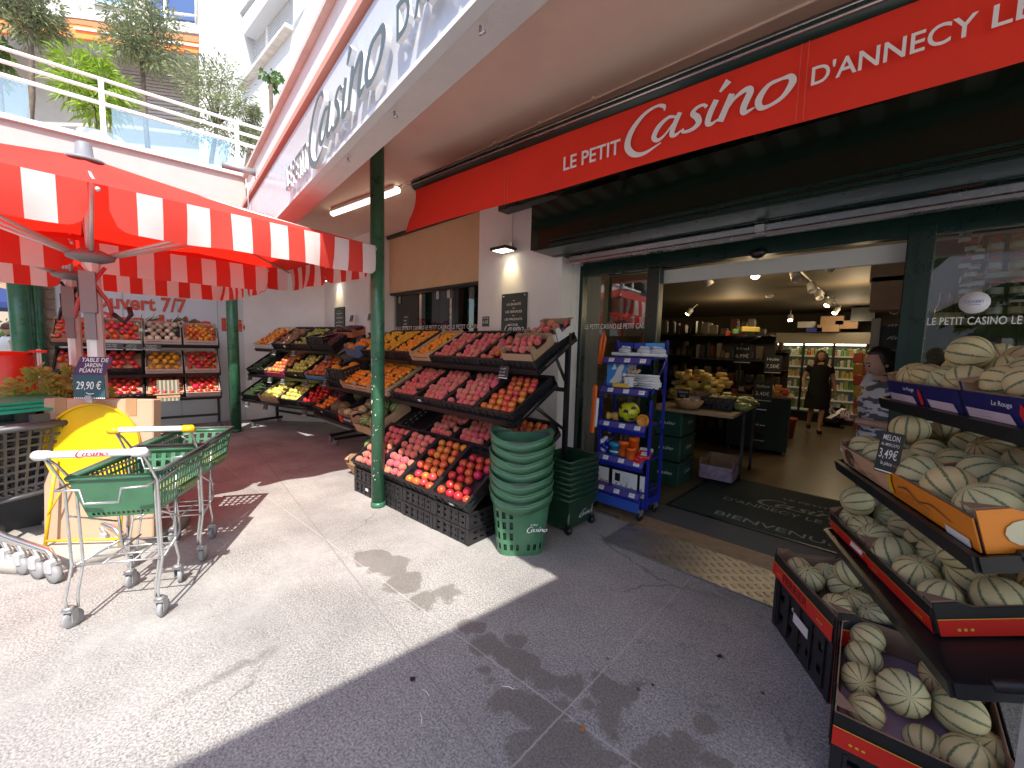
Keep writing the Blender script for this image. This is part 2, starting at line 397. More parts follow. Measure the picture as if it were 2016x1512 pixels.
# ground: exposed-aggregate concrete with seams, damp stains and gum spots
def ground_mat():
    mt, nt, N, L, b = nodes('forecourt_concrete'); g = NG(nt)
    tc = N.new('ShaderNodeTexCoord'); ob = tc.outputs['Object']
    sx = N.new('ShaderNodeSeparateXYZ'); L.new(ob, sx.inputs[0]); X, Y = sx.outputs[0], sx.outputs[1]
    fine = g.noise(ob, 95, 3, .7); mid = g.noise(ob, 26, 4); big = g.noise(ob, 1.1, 5)
    vo = N.new('ShaderNodeTexVoronoi'); vo.inputs['Scale'].default_value = 75; L.new(ob, vo.inputs['Vector'])
    c = g.mix(g.rng(fine, .36, .62), (.175, .17, .165), (.47, .455, .43))
    c = g.mix(g.rng(vo.outputs['Distance'], .0, .28, .55, 0), c, (.52, .51, .49))
    # smooth trowelled bays (left) where the aggregate is worn away
    sm = g.m('MULTIPLY', g.rng(g.noise(ob, 1.6, 3), .40, .6), g.rng(X, -2.0, -2.7))
    c = g.mix(g.m('MULTIPLY', sm, .75), c, (.42, .41, .395))
    c = g.mix(.55, c, g.mix(g.rng(big, .3, .7), (.46, .46, .47), (1.25, 1.24, 1.21)), 'MULTIPLY')
    c = g.mix(.35, c, g.mix(g.rng(mid, .3, .7), (.6, .6, .6), (1.1, 1.1, 1.1)), 'MULTIPLY')
    # damp stains
    wob = N.new('ShaderNodeTexNoise'); wob.inputs['Scale'].default_value = 5.5; wob.inputs['Detail'].default_value = 4; L.new(ob, wob.inputs['Vector'])
    vs = N.new('ShaderNodeVectorMath'); vs.operation = 'SUBTRACT'; vs.inputs[1].default_value = (.5, .5, .5); L.new(wob.outputs['Color'], vs.inputs[0])
    vm = N.new('ShaderNodeVectorMath'); vm.operation = 'MULTIPLY_ADD'; vm.inputs[1].default_value = (.24, .24, 0); L.new(vs.outputs[0], vm.inputs[0]); L.new(ob, vm.inputs[2])
    P = vm.outputs[0]
    spots = [(735, 1098, .09), (770, 1112, .11), (800, 1145, .09), (838, 1180, .055), (880, 1168, .05), (925, 1235, .05), (958, 1268, .055), (1000, 1298, .06), (1035, 1315, .055), (1075, 1335, .05),
             (1115, 1345, .045), (945, 1320, .022), (952, 1338, .018), (1000, 1385, .05), (1050, 1400, .065), (1095, 1395, .04), (1150, 1385, .03), (1190, 1355, .055), (1225, 1370, .05), (1205, 1410, .06), (1240, 1345, .02),
             (1100, 1450, .06), (1060, 1490, .075), (1130, 1490, .075), (1190, 1480, .04), (1270, 1505, .06), (1310, 1480, .05), (1350, 1462, .045), (1340, 1500, .05), (1390, 1422, .035), (1400, 1508, .035), (1010, 1262, .04), (660, 1500, .0)]
    d = None
    for px, py, r in spots:
        if r <= 0: continue
        p = PZ(px, py)
        n = N.new('ShaderNodeVectorMath'); n.operation = 'DISTANCE'; L.new(P, n.inputs[0]); n.inputs[1].default_value = (p.x, p.y, 0)
        q = g.m('SUBTRACT', r * 1.5, n.outputs['Value']); d = q if d is None else g.m('MAXIMUM', d, q)
    st = g.rng(d, -.006, .012)
    # seams
    def seam(a, b_, wdt, amp):
        a, b_ = PZ(*a), PZ(*b_); t = (b_ - a).normalized(); nx, ny = -t.y, t.x
        e = g.m('ADD', g.m('ADD', g.m('MULTIPLY', X, nx), g.m('MULTIPLY', Y, ny)), -(a.x * nx + a.y * ny))
        e = g.m('ADD', e, g.m('MULTIPLY', g.m('SUBTRACT', mid, .5), .012))
        return g.m('MULTIPLY', g.rng(g.m('ABSOLUTE', e), wdt, wdt * .4), amp)
    s1 = seam((912.5, 1259), (1238, 1495.5), .006, .6); s2 = seam((1069, 1446), (1136, 1375), .006, .6)
    s3 = seam((600, 1009), (944, 1460), .007, .7)
    c = g.mix(g.m('MULTIPLY', st, .92), c, g.mix(.6, c, (.105, .092, .072)), 'MIX')
    c = g.mix(g.m('MAXIMUM', s1, s2), c, (.44, .43, .41)); c = g.mix(s3, c, (.22, .205, .19))
    ck = N.new('ShaderNodeTexVoronoi'); ck.feature = 'DISTANCE_TO_EDGE'; ck.inputs['Scale'].default_value = .55; L.new(P, ck.inputs['Vector'])
    c = g.mix(g.m('MULTIPLY', g.rng(ck.outputs['Distance'], .006, .001), g.rng(g.noise(ob, .9, 2), .5, .6, 0, .55)), c, (.10, .095, .09))
    v2 = N.new('ShaderNodeTexVoronoi'); v2.inputs['Scale'].default_value = 4.3; L.new(ob, v2.inputs['Vector'])
    gum = g.m('MULTIPLY', g.rng(g.m('ADD', v2.outputs['Distance'], g.m('MULTIPLY', g.m('SUBTRACT', mid, .5), .08)), .062, .03), g.rng(X, -2.4, -1.2))
    smudge = g.m('MULTIPLY', g.rng(g.noise(ob, 7, 6, .75), .57, .72), g.rng(X, -2.2, -1.0))
    c = g.mix(g.m('MULTIPLY', gum, .8), c, (.03, .028, .028)); c = g.mix(g.m('MULTIPLY', smudge, .5), c, (.07, .065, .062))
    L.new(c, b.inputs['Base Color'])
    L.new(g.m('SUBTRACT', .88, g.m('MULTIPLY', st, .22)), b.inputs['Roughness'])
    h = g.m('ADD', g.m('MULTIPLY', fine, .5), g.m('MULTIPLY', vo.outputs['Distance'], -.5))
    bp = N.new('ShaderNodeBump'); bp.inputs['Distance'].default_value = .006; L.new(g.m('SUBTRACT', .5, g.m('MULTIPLY', st, .4)), bp.inputs['Strength']); L.new(h, bp.inputs['Height']); L.new(bp.outputs[0], b.inputs['Normal'])
    return mt
GROUND = ground_mat()
def plate_mat():
    mt, nt, N, L, b = nodes('checker_plate'); g = NG(nt)
    tc = N.new('ShaderNodeTexCoord'); ob = tc.outputs['Object']; sx = N.new('ShaderNodeSeparateXYZ'); L.new(ob, sx.inputs[0])
    k = 78.
    p = g.m('SINE', g.m('MULTIPLY', g.m('ADD', sx.outputs[0], sx.outputs[1]), k)); q = g.m('SINE', g.m('MULTIPLY', g.m('SUBTRACT', sx.outputs[0], sx.outputs[1]), k * .62))
    h = g.m('MULTIPLY', g.rng(p, .1, .8), g.rng(q, -.3, .4))
    b.inputs['Metallic'].default_value = .8; b.inputs['Roughness'].default_value = .42
    nz = g.noise(ob, 3, 5)
    L.new(g.mix(g.rng(nz, .3, .7), (.30, .29, .28), (.42, .41, .40)), b.inputs['Base Color'])
    bp = N.new('ShaderNodeBump'); bp.inputs['Distance'].default_value = .005; bp.inputs['Strength'].default_value = .9; L.new(h, bp.inputs['Height']); L.new(bp.outputs[0], b.inputs['Normal'])
    return mt
PLATE = plate_mat()
GRANU = mat('grey_granules', (.12, .115, .11), .85, col2=(.05, .048, .045), vs=120, bump=.4, bs=150)
SILL = mat('worn_brown_threshold', (.26, .17, .10), .6, var=.25, vs=9)
VINYL = mat('ochre_vinyl_floor', (.17, .125, .075), .34, var=.12, vs=3)
MATT = mat('green_door_mat', (.03, .042, .035), .95, var=.25, vs=60, bump=.5, bs=300)
MATL = mat('faded_mat_lettering', (.26, .28, .26), .95, var=.25, vs=60)

def stripes(name, a, b_, axis, n, rough=.7, trans=0):
    """even stripes across object axis"""
    mt, nt, N, L, b = nodes(name); g = NG(nt)
    tc = N.new('ShaderNodeTexCoord'); sx = N.new('ShaderNodeSeparateXYZ'); L.new(tc.outputs['Object'], sx.inputs[0])
    f = g.m('GREATER_THAN', g.m('FRACT', g.m('MULTIPLY', sx.outputs[axis], n)), .5)
    L.new(g.mix(f, a, b_), b.inputs['Base Color']); b.inputs['Roughness'].default_value = rough
    return mt
AWNU = stripes('striped_awning_cloth', (.36, .15, .10), (.72, .66, .56), 0, 4.2)

def melon_mat(name, pale, pale2, stripe, n, w, rough=.55):
    mt, nt, N, L, b = nodes(name); g = NG(nt)
    tc = N.new('ShaderNodeTexCoord'); ob = tc.outputs['Object']; sx = N.new('ShaderNodeSeparateXYZ'); L.new(ob, sx.inputs[0])
    an = g.m('DIVIDE', g.m('ARCTAN2', sx.outputs[1], sx.outputs[0]), 2 * PI)
    nz = g.noise(ob, 14, 5); nb = g.noise(ob, 60, 4)
    fr = g.m('FRACT', g.m('ADD', g.m('MULTIPLY', an, n), g.m('ADD', 100., g.m('MULTIPLY', g.m('SUBTRACT', nz, .5), .35))))
    d = g.m('ABSOLUTE', g.m('SUBTRACT', fr, .5))
    s = g.rng(g.m('ADD', d, g.m('MULTIPLY', g.m('SUBTRACT', nb, .5), .22)), w, w * .35)
    oi = N.new('ShaderNodeObjectInfo')
    base = g.mix(g.m('ADD', g.m('MULTIPLY', oi.outputs['Random'], .75), g.m('MULTIPLY', nb, .35)), pale, pale2)
    base = g.mix(g.rng(g.noise(ob, 2.2, 3), .52, .72, 0, .6), base, pale2)
    base = g.mix(g.rng(g.noise(ob, 170, 3, .7), .45, .7, 0, .28), base, (.60, .55, .40))
    L.new(g.mix(g.m('MULTIPLY', s, .88), base, stripe), b.inputs['Base Color']); b.inputs['Roughness'].default_value = rough
    bp = N.new('ShaderNodeBump'); bp.inputs['Strength'].default_value = .35; bp.inputs['Distance'].default_value = .004; L.new(g.noise(ob, 130, 4), bp.inputs['Height']); L.new(bp.outputs[0], b.inputs['Normal'])
    return mt
MELON = melon_mat('charentais_rind', (.47, .45, .24), (.60, .43, .19), (.04, .085, .035), 10, .135)
WMELON = melon_mat('watermelon_rind', (.26, .36, .11), (.20, .33, .09), (.02, .075, .018), 11, .26, .4)
DKSQ = melon_mat('squash_rind', (.10, .085, .03), (.16, .12, .04), (.03, .045, .015), 9, .2)

def fruit_mat(name, a, b_, rough, sc_=9, lo=.38, hi=.62, hue=.012, val=.18, sheen=0, dots=0):
    mt, nt, N, L, b = nodes(name); g = NG(nt)
    tc = N.new('ShaderNodeTexCoord'); ob = tc.outputs['Object']; oi = N.new('ShaderNodeObjectInfo')
    va = N.new('ShaderNodeVectorMath'); va.operation = 'ADD'; L.new(ob, va.inputs[0]); L.new(oi.outputs['Random'], va.inputs[1])
    f = g.rng(g.m('ADD', g.noise(va.outputs[0], sc_, 3), g.m('MULTIPLY', g.m('SUBTRACT', oi.outputs['Random'], .5), .25)), lo, hi)
    c = g.mix(f, a, b_)
    hs = N.new('ShaderNodeHueSaturation'); L.new(c, hs.inputs['Color'])
    L.new(g.rng(oi.outputs['Random'], 0, 1, 1 - val, 1 + val), hs.inputs['Value'])
    L.new(g.rng(g.m('FRACT', g.m('MULTIPLY', oi.outputs['Random'], 7.3)), 0, 1, .5 - hue, .5 + hue), hs.inputs['Hue'])
    L.new(hs.outputs[0], b.inputs['Base Color']); b.inputs['Roughness'].default_value = rough
    if sheen: b.inputs['Sheen Weight'].default_value = sheen; b.inputs['Sheen Roughness'].default_value = .4
    b.inputs['Subsurface Weight'].default_value = 0
    return mt
FR = dict(
 peach=fruit_mat('peach_skin', (.74, .26, .15), (.55, .065, .07), .75, 10, .3, .6, sheen=.5),
 nectarine=fruit_mat('nectarine_skin', (.80, .32, .035), (.50, .025, .025), .28, 11, .34, .58, .02),
 rednect=fruit_mat('red_nectarine_skin', (.66, .10, .03), (.42, .012, .025), .25, 11, .3, .55, .015),
 apricot=fruit_mat('apricot_skin', (.80, .36, .03), (.76, .27, .02), .55, 12),
 orange=fruit_mat('orange_peel', (.76, .27, .01), (.72, .22, .01), .4, 12),
 lemon=fruit_mat('lemon_peel', (.75, .48, .02), (.70, .42, .015), .4),
 tomato=fruit_mat('tomato_skin', (.72, .05, .02), (.56, .022, .015), .18, 9, hue=.015),
 rtomato=fruit_mat('beef_tomato_skin', (.62, .035, .018), (.48, .018, .015), .2, 9),
 ytomato=fruit_mat('yellow_tomato_skin', (.66, .33, .02), (.58, .20, .015), .22, 9),
 btomato=fruit_mat('dark_tomato_skin', (.16, .05, .03), (.09, .03, .02), .25, 9),
 mtomato=fruit_mat('mixed_cherry_tomato_skin', (.64, .06, .015), (.66, .32, .02), .2, 3, .45, .55, .02),
 apple=fruit_mat('red_apple_skin', (.44, .05, .03), (.52, .22, .05), .3, 8),
 gapple=fruit_mat('golden_apple_skin', (.50, .50, .09), (.58, .50, .12), .35, 8),
 pear=fruit_mat('pear_skin', (.30, .30, .05), (.36, .30, .08), .45, 8),
 fig=fruit_mat('brown_pear_skin', (.28, .17, .08), (.22, .07, .05), .5, 8),
 plum=fruit_mat('plum_skin', (.07, .012, .03), (.12, .02, .03), .4, 8),
 zucchini=fruit_mat('courgette_skin', (.018, .035, .012), (.035, .06, .02), .35, 8),
 onion=fruit_mat('onion_skin', (.50, .30, .2), (.62, .48, .36), .4, 8))
# ================= setting =================
b = MB(); b.quad((-90, -60, 0), (60, -60, 0), (60, 90, 0), (-90, 90, 0), GROUND); struct(b.build('ground'))
def sheet(name, x0, x1, y0, y1, z, m):
    b = MB(); b.box(((x0 + x1) / 2, (y0 + y1) / 2, z - .005), (x1 - x0, y1 - y0, .01), m); return struct(b.build(name))
sheet('threshold_strip', -2.7, 2.2, 3.43, 3.70, .006, SILL)
sheet('granule_strip', -2.7, 2.2, 3.702, 4.12, .008, GRANU)
sheet('shop_floor', -7.2, 3.4, 4.122, 13.6, .010, VINYL)
pl = sheet('checker_plate', -1.72, -.12, 2.94, 3.425, .012, PLATE)
tag(pl, 'worn steel checker plate lying in front of the shop threshold', 'ramp plate'); del pl['kind']

# sky
w = bpy.data.worlds.new('World'); sc.world = w; w.use_nodes = True
wn = w.node_tree.nodes; sky = wn.new('ShaderNodeTexSky'); sky.sky_type = 'NISHITA'; sky.sun_disc = False
SUND = V((.71, -.48, 1)).normalized()
sky.sun_elevation = math.asin(SUND.z); sky.sun_rotation = math.atan2(SUND.x, SUND.y)
sky.air_density = 1.0; sky.dust_density = 1.2; sky.ozone_density = 1.0
w.node_tree.links.new(sky.outputs[0], wn['Background'].inputs[0]); wn['Background'].inputs[1].default_value = .15
sl = bpy.data.lights.new('sun', 'SUN'); sl.energy = 3.1; sl.angle = R_(.55); sl.color = (1, .95, .87)
so = bpy.data.objects.new('sun', sl); C.objects.link(so); so.rotation_euler = (-SUND).to_track_quat('-Z', 'Y').to_euler()
sc.view_settings.view_transform = 'Standard'; sc.view_settings.look = 'None'; sc.view_settings.exposure = 1.4
sc.cycles.use_denoising = True
sc.cycles.max_bounces = 8; sc.cycles.diffuse_bounces = 5; sc.cycles.glossy_bounces = 4; sc.cycles.transparent_max_bounces = 24
sc.cycles.sample_clamp_indirect = 6

# ---- canopy frame
CU = V((1, -.103, 0)).normalized(); CV = V((.103, 1, 0)).normalized(); CO = V((-4.227, 1.348, 0))
def cp(s, t, z): return CO + CU * s + CV * t + V((0, 0, z))
CM = Mx(((CU.x, CV.x, 0, CO.x), (CU.y, CV.y, 0, CO.y), (0, 0, 1, 0), (0, 0, 0, 1)))
SL, SR = -2.45, 5.36
shop = thing('shop_building', 'pale pink grocery building with flat canopy over a white and dark green shopfront', 'building')
b = MB()
YW = 3.6; SOF = 3.43
# facade wall pieces (thickness outward to the back)
def wall(x0, x1, z0, z1, y0=YW, th=.2, m=WALLW): b.box(((x0 + x1) / 2, y0 + th / 2, (z0 + z1) / 2), (x1 - x0, th, z1 - z0), m)
wall(-4.115, -2.757, 0, SOF)                      # pier between window and door
wall(-7.05, -4.117, 0, 1.45, YW + .02, .1)           # under the window
wall(-8.38, -6.52, 0, SOF, 3.3, .5)
wall(-2.757, 3.6, 2.68, SOF, 3.85, .2)              # over the door
wall(2.2, 3.6, 0, 2.68, 3.9, .15)
b.box((-2.79, 3.905, 1.3), (.06, .19, 2.6), WALLW)   # door reveal
b.box((-4.16, 3.9, 2.4), (.08, .2, 2.05), WALLW)
b.build('wall', shop)
b = MB(); b.box((-5.58, YW + .12, 2.93), (2.92, .1, .9), OCHRE); b.build('lintel_panel', shop)
b = MB(); b.box((-5.58, YW + .06, 3.405), (2.93, .09, .05), BLK); b.build('trim', shop)
# slanting wall and the end wall
def vwall(name, a, c, z0, z1, th, m, lab=None):
    b = MB(); a, c = V(a), V(c); t = (c - a).normalized(); n = V((-t.y, t.x, 0)) * th
    b.prism([a, c, c + n, a + n], z0, z1, m); return b.build(name, shop)
vwall('slanting_wall', (-8.37, 3.3, 0), (-9.64, 2.19, 0), 0, SOF, -.2, WALLW)
E0 = V((-9.62, 2.2, 0)); ED = (-CV)                      # end wall runs towards the left of the picture
vwall('end_wall', E0, E0 + ED * 2.95, 0, SOF, -.2, mat('cool_white_panel', (.62, .64, .68), .45, var=.02))
bb = MB(); tz = T(*(E0 + V((.0, 0, 0)))) @ RZ(math.atan2(ED.y, ED.x))
for q in (.42, 1.02, 1.75, 2.4): bb.box((q, .004, 1.75), (.008, .012, 3.3), mat('panel_joint', (.35, .36, .38), .6), M=tz)
bb.build('panel_joint', shop)
# soffit and roof slabs
b = MB(CM); b.prism([(SL - 5.6, .18), (SR + 4, .18), (SR + 4, 2.9), (SL - 5.6, 2.9)], SOF, 3.74, BEIGEW); b.build('soffit', shop)
b = MB(); b.box((-2, 8.9, 3.6), (16, 9.4, .26), WALLW); b.build('roof', shop)
# fascia of the main front: deep lip, white panel zone, coral ledge, parapet, coping
def fascia(name, M, ln, sign=True):
    b = MB(M)
    b.box((ln / 2, .075, 3.1), (ln, .15, .594), BEIGEW if False else PINKW); b.build(name, shop)
    b = MB(M); b.box((ln / 2, .06, 3.425), (ln, .22, .05), CORAL); b.build('ledge', shop)
    b = MB(M); b.box((ln / 2, .1, 3.62), (ln, .18, .34), PINKW); b.build('parapet', shop)
    b = MB(M); b.box((ln / 2, .09, 3.812), (ln, .26, .04), mat('stone_coping', (.60, .52, .46), .7, var=.1)); b.build('coping', shop)
fascia('fascia', CM @ T(SL + .03, 0, 0), SR - SL - .06)
# left wing: raised terrace; right wing out of frame over the photographer's shoulder
WL = CM @ T(SL, 0, 0) @ RZ(-PI / 2)      # x runs towards the camera side, +y is away from... (left)
b = MB(WL)
b.box((4.1, -2.6, 3.58), (8.6, 4.9, .29), BEIGEW); b.build('terrace_slab', shop)
b = MB(WL); b.box((4.2, -.09, 3.60), (8.4, .16, .42), mat('pink_parapet', (.46, .36, .335), .85, var=.04)); b.build('terrace_parapet', shop)
b = MB(WL); b.box((4.2, -.08, 3.835), (8.4, .24, .05), WHITE); b.build('terrace_coping', shop)
WRM = CM @ T(SR, 0, 0) @ RZ(-PI / 2)
b = MB(WRM); b.box((4, .08, 3.31), (8, .16, 1.02), PINKW); b.build('wing_fascia', shop)
b = MB(WRM); b.box((4, 2.2, 3.6), (8, 4.0, .3), BEIGEW); b.box((-.1, 2.2, 3.585), (.6, 4.0, .29), BEIGEW); b.build('wing_roof', shop)
# railing of the terrace
rl = thing('terrace_railing', 'white tube railing with glass panels along the terrace parapet', 'railing', WL)
for zz in (4.53, 4.40): 
    q = MB(); q.tube([(-.6, -.06, zz), (8.3, -.06, zz)], .021, WHITE); q.build('handrail', rl)
q = MB(); q.box((3.85, -.06, 4.265), (8.9, .045, .03), WHITE); q.build('glazing_rail', rl)
for k in range(7):
    q = MB(); q.box((.075 + 1.29 * k, -.06, 4.19), (.045, .045, .68), WHITE); q.build('post', rl)
    if k != 1:
        q = MB(); q.box((.075 + 1.29 * k + .645, -.06, 4.06), (1.14, .008, .36), glass('rail_glass', (.80, .92, .93), 1.2, .10)); q.build('glass_panel', rl)
q = MB(); q.box((.075 + 1.29 + .89, -.06, 4.06), (.66, .008, .36), glass('rail_glass')); q.build('glass_panel', rl)
q = MB(WL); 
rl2 = thing('back_railing', 'low white tube railing behind the terrace plants', 'railing', WL)
for zz in (4.25, 4.05):
    q = MB(); q.tube([(-3, -3.2, zz), (6, -3.2, zz)], .02, WHITE); q.build('handrail', rl2)
for k in range(5):
    q = MB(); q.box((-2 + 1.6 * k, -3.2, 4.0), (.04, .04, .55), WHITE); q.build('post', rl2)

# ---- rain spout and its stay on the parapet corner
sp = thing('rain_spout', 'short grey metal rain spout sticking out of the canopy parapet', 'spout', CM @ T(-1.6, 0, 3.62))
q = MB(); q.tube([(0, .05, 0), (0, -.34, .0)], .04, STEEL, 10); q.build('pipe', sp)
q = MB(); q.box((0, .0, 0), (.12, .02, .12), STEEL); q.build('flange', sp)
ca = thing('cable', 'thin grey cable running down the parapet and white sign', 'cable', CM @ T(-1.5, -.075, 3.6))
q = MB(); q.tube([(0, .06, 0), (0, .06, -.12), (0, -.03, -.16), (0, -.03, -.78)], .006, STEEL, 5); q.build('line', ca)

# ---- big sign on the fascia
sg = thing('fascia_sign', 'white shop sign with raised grey lettering along the canopy fascia', 'sign', CM @ T(SL + .07, -.012, 2.815))
q = MB(); q.box((3.4, 0, .275), (6.8, .02, .55), PANEL); q.build('panel', sg)
q = MB(); q.box((3.4, -.002, -.004), (6.8, .05, .022), WHITE); q.build('edge_strip', sg)
LF = frame((0, 0, 0), (1, 0, 0), (0, 0, 1))
def raised(nm, fn, d=.05):
    q = MB(); fn(q, T(0, -.062, 0) @ LF, GREYL, 0); q.build(nm, sg)
    q = MB(); fn(q, T(0, -.0605, 0) @ LF, SIDEW, d); q.build('letter_return', sg)
X0 = 2.38
raised('lettering', lambda q, M, m, d: write(q, 'LE PETIT', T(X0 + .306, 0, .073) @ M, m, .165, .667, .014, depth=d), .022)
raised('script_lettering', lambda q, M, m, d: logo(q, T(X0 + 1.0, 0, .09) @ M, m, .275, d, kx=1.42), .028)
raised('lettering', lambda q, M, m, d: write(q, "D'ANNECY", T(X0 + 2.5, 0, .13) @ M, m, .15, .98, .016, depth=d), .022)
raised('lettering', lambda q, M, m, d: write(q, "LE VIEUX", T(X0 + 3.6, 0, .13) @ M, m, .15, .95, .016, depth=d), .022)
# clips under the fascia
for k, s in enumerate((1.55, 2.25, 3.0)):
    q = MB(CM @ T(s, .03, 2.79)); q.tube([(0, 0, 0), (0, 0, -.03), (.03, 0, -.035)], .006, CHROME, 6)
    tag(q.build('hook'), 'tiny metal hook under the canopy lip', 'hook', 'hooks under the canopy lip')

# ---- columns
def column(name, p, r, z1, lab, m=POLEG, grp=None):
    t = thing(name, lab, 'column', loc=(p[0], p[1], 0), group=grp)
    q = MB(); q.lathe([(r, 0.0), (r, z1)], m, 24); q.build('shaft', t)
    q = MB(); q.lathe([(r + .006, 0), (r + .008, .03), (r + .001, .05)], m, 24); q.build('foot', t)
    return t
c0 = PZ(742, 1000)
ct = column('round_column', c0 + V((-.04, .035, 0)), .064, SOF, 'scuffed green round column beside the stacked peach crates')
fl = MB(); 
for k in range(60):
    a = U(-2.6, -.4); z = U(.25, 1.5); rr = .0648; s_ = U(.002, .007)
    if k < 4: s_ = .012
    u = V((-math.sin(a), math.cos(a), 0)); ce = V((rr * math.cos(a), rr * math.sin(a), z))
    fl.poly([ce + u * s_ * U(.6, 1.2) * math.cos(h) + V((0, 0, s_ * U(.7, 1.8) * math.sin(h))) + ce.normalized() * .0008 * 0 for h in [i * 1.05 for i in range(6)]], mat('bare_plaster_chip', (.62, .62, .5), .8))
fl.build('paint_chip', ct)
p2 = PZ(465, 850); column('round_column', p2, .085, SOF, 'green round column between the tomato rack and the apple rack')
column('round_column', PX(40, 700, -9.4) * V((1, 1, 0)) if False else V((-9.4, PX(41, 650, -9.4).y, 0)), .105, SOF, 'thick green round column at the left edge behind the red tank')
column('round_column', V((-9.8, PX(66, 650, -9.8).y, 0)), .085, SOF, 'dark green column right next to the thick one, far left')
column('downpipe', V((-9.7, PX(80, 650, -9.7).y, 0)), .045, SOF, 'thin green downpipe in front of the brick pier')['category'] = 'pipe'
BRK = mat('tan_brick', (.30, .22, .16), .85, var=.25, vs=14, bump=.3)
q = MB(); y0 = PX(94, 650, -9.95).y
for k in range(22): q.box((-9.95, y0, .08 + .155 * k), (.25, .2, .145), BRK)
tag(q.build('brick_pier'), 'narrow tan brick pier beside the green downpipe', 'pillar')

# ---- lettering on the end wall
wm = MB()
a0 = PL(367, 590, E0, CU); 
EL = frame((0, 0, 0), CV, (0, 0, 1))
pt = PL(200, 583, E0 + CU * .012, CU)
write(wm, 'Ouvert 7/7', T(*(PL(178, 604, E0 + CU * .012, CU))) @ EL, REDT, .24, (PL(367, 607, E0 + CU * .012, CU) - PL(178, 604, E0 + CU * .012, CU)).length, .03)
tag(wm.build('wall_lettering'), 'upper line of red painted words on the white end wall', 'lettering')
wm = MB(); write(wm, 'Produits Bio', T(*(PL(186, 641, E0 + CU * .012, CU))) @ EL, REDT, .24, 2.35, .03)
tag(wm.build('wall_lettering'), 'lower line of red painted words, half covered by the tomatoes', 'lettering')

# ---- side window with wooden cabinet behind
wn_ = thing('side_window', 'wide shop window with dark head frame left of the white pier', 'window', loc=(-5.58, YW + .16, 0))
q = MB(); q.box((0, -.02, 2.49), (2.86, .12, .09), BLK); q.build('head_frame', wn_)
q = MB(); q.box((0, 0, 1.47), (2.86, .1, .05), BLK); q.build('sill', wn_)
for x in (-1.41, 1.41): 
    q = MB(); q.box((x, 0, 1.97), (.04, .08, .94), ALU); q.build('jamb', wn_)
for x0, x1 in ((-1.38, -.18), (-.16, .62), (.64, 1.38)):
    q = MB(); q.box(((x0 + x1) / 2, .01, 1.97), (x1 - x0, .008, .94), glass('shop_glass', (.88, .92, .90), 1.0, .035)); q.build('pane', wn_)
q = MB(); write(q, 'LE PETIT CASINO LE PETIT CASINO LE PETIT CASINO LE PETIT CASINO', T(-1.36, -.003, 1.855) @ LF, WHT, .062, 2.72, .004); q.build('lettering', wn_)
for x in (-.75, .35, .62):
    q = MB(); q.box((x, -.004, 2.37), (.07, .006, .12), ALU); q.build('clamp', wn_)
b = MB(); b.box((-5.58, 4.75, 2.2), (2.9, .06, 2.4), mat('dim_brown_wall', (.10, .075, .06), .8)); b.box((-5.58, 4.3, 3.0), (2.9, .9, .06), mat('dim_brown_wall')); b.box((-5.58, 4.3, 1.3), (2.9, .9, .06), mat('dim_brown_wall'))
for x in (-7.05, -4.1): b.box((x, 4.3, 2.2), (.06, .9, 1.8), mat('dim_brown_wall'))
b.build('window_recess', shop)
WOODC = mat('oak_cabinet', (.42, .24, .12), .5, var=.15, vs=5)
CY = 4.05; XA, XB, XC = PY(766, 600, CY).x, PY(838, 600, CY).x, PY(936, 600, CY).x; CZ = PY(838, 583, CY).z
for x0, x1, lb in ((XA, XB - .02, 'tall oak bottle cabinet behind the window, left one'), (XB + .02, XC, 'tall oak bottle cabinet behind the window, right one')):
    cb = thing('bottle_cabinet', lb, 'cabinet', loc=((x0 + x1) / 2, CY, CZ - 1.0)); w_ = x1 - x0
    q = MB()
    for sx in (-1, 1): q.box((sx * (w_ / 2 - .03), 0, .5), (.06, .3, 1.0), WOODC)
    q.box((0, 0, .97), (w_ - .12, .3, .06), WOODC); q.box((0, -.12, .5), (.05, .04, .88), WOODC); q.build('frame', cb)
    for zz in (.32, .62): q = MB(); q.box((0, 0, zz), (w_ - .12, .26, .02), WOODC); q.build('shelf', cb)
    for i in range(9):
        for zz in (.34, .64):
            if random.random() < .85:
                x = (x0 + x1) / 2 - w_ / 2 + .12 + (w_ - .24) * i / 8; h = U(.2, .26); c_ = random.choice([(.25, .10, .02), (.06, .09, .02), (.4, .3, .1), (.10, .02, .015)])
                q = MB(T(x, CY - .05, CZ - 1.0 + zz + .01)); mm = mat('bottle_%d' % int(c_[0] * 100), c_, .12)
                q.lathe([(.03, 0), (.032, .01), (.032, h * .55), (.012, h * .75), (.012, h), (.014, h + .005)], mm, 10)
                q.lathe([(.0325, h * .12), (.0325, h * .42)], mat('bottle_label', (.6, .52, .3), .6), 10)
                tag(q.build('bottle'), 'liquor bottle on the %s shelf of the %s oak cabinet' % ('upper' if zz > .5 else 'lower', 'left' if x0 < -6.3 else 'right'), 'bottle', 'bottles %s %d' % ('left cabinet' if x0 < -6.3 else 'right cabinet', zz > .5))

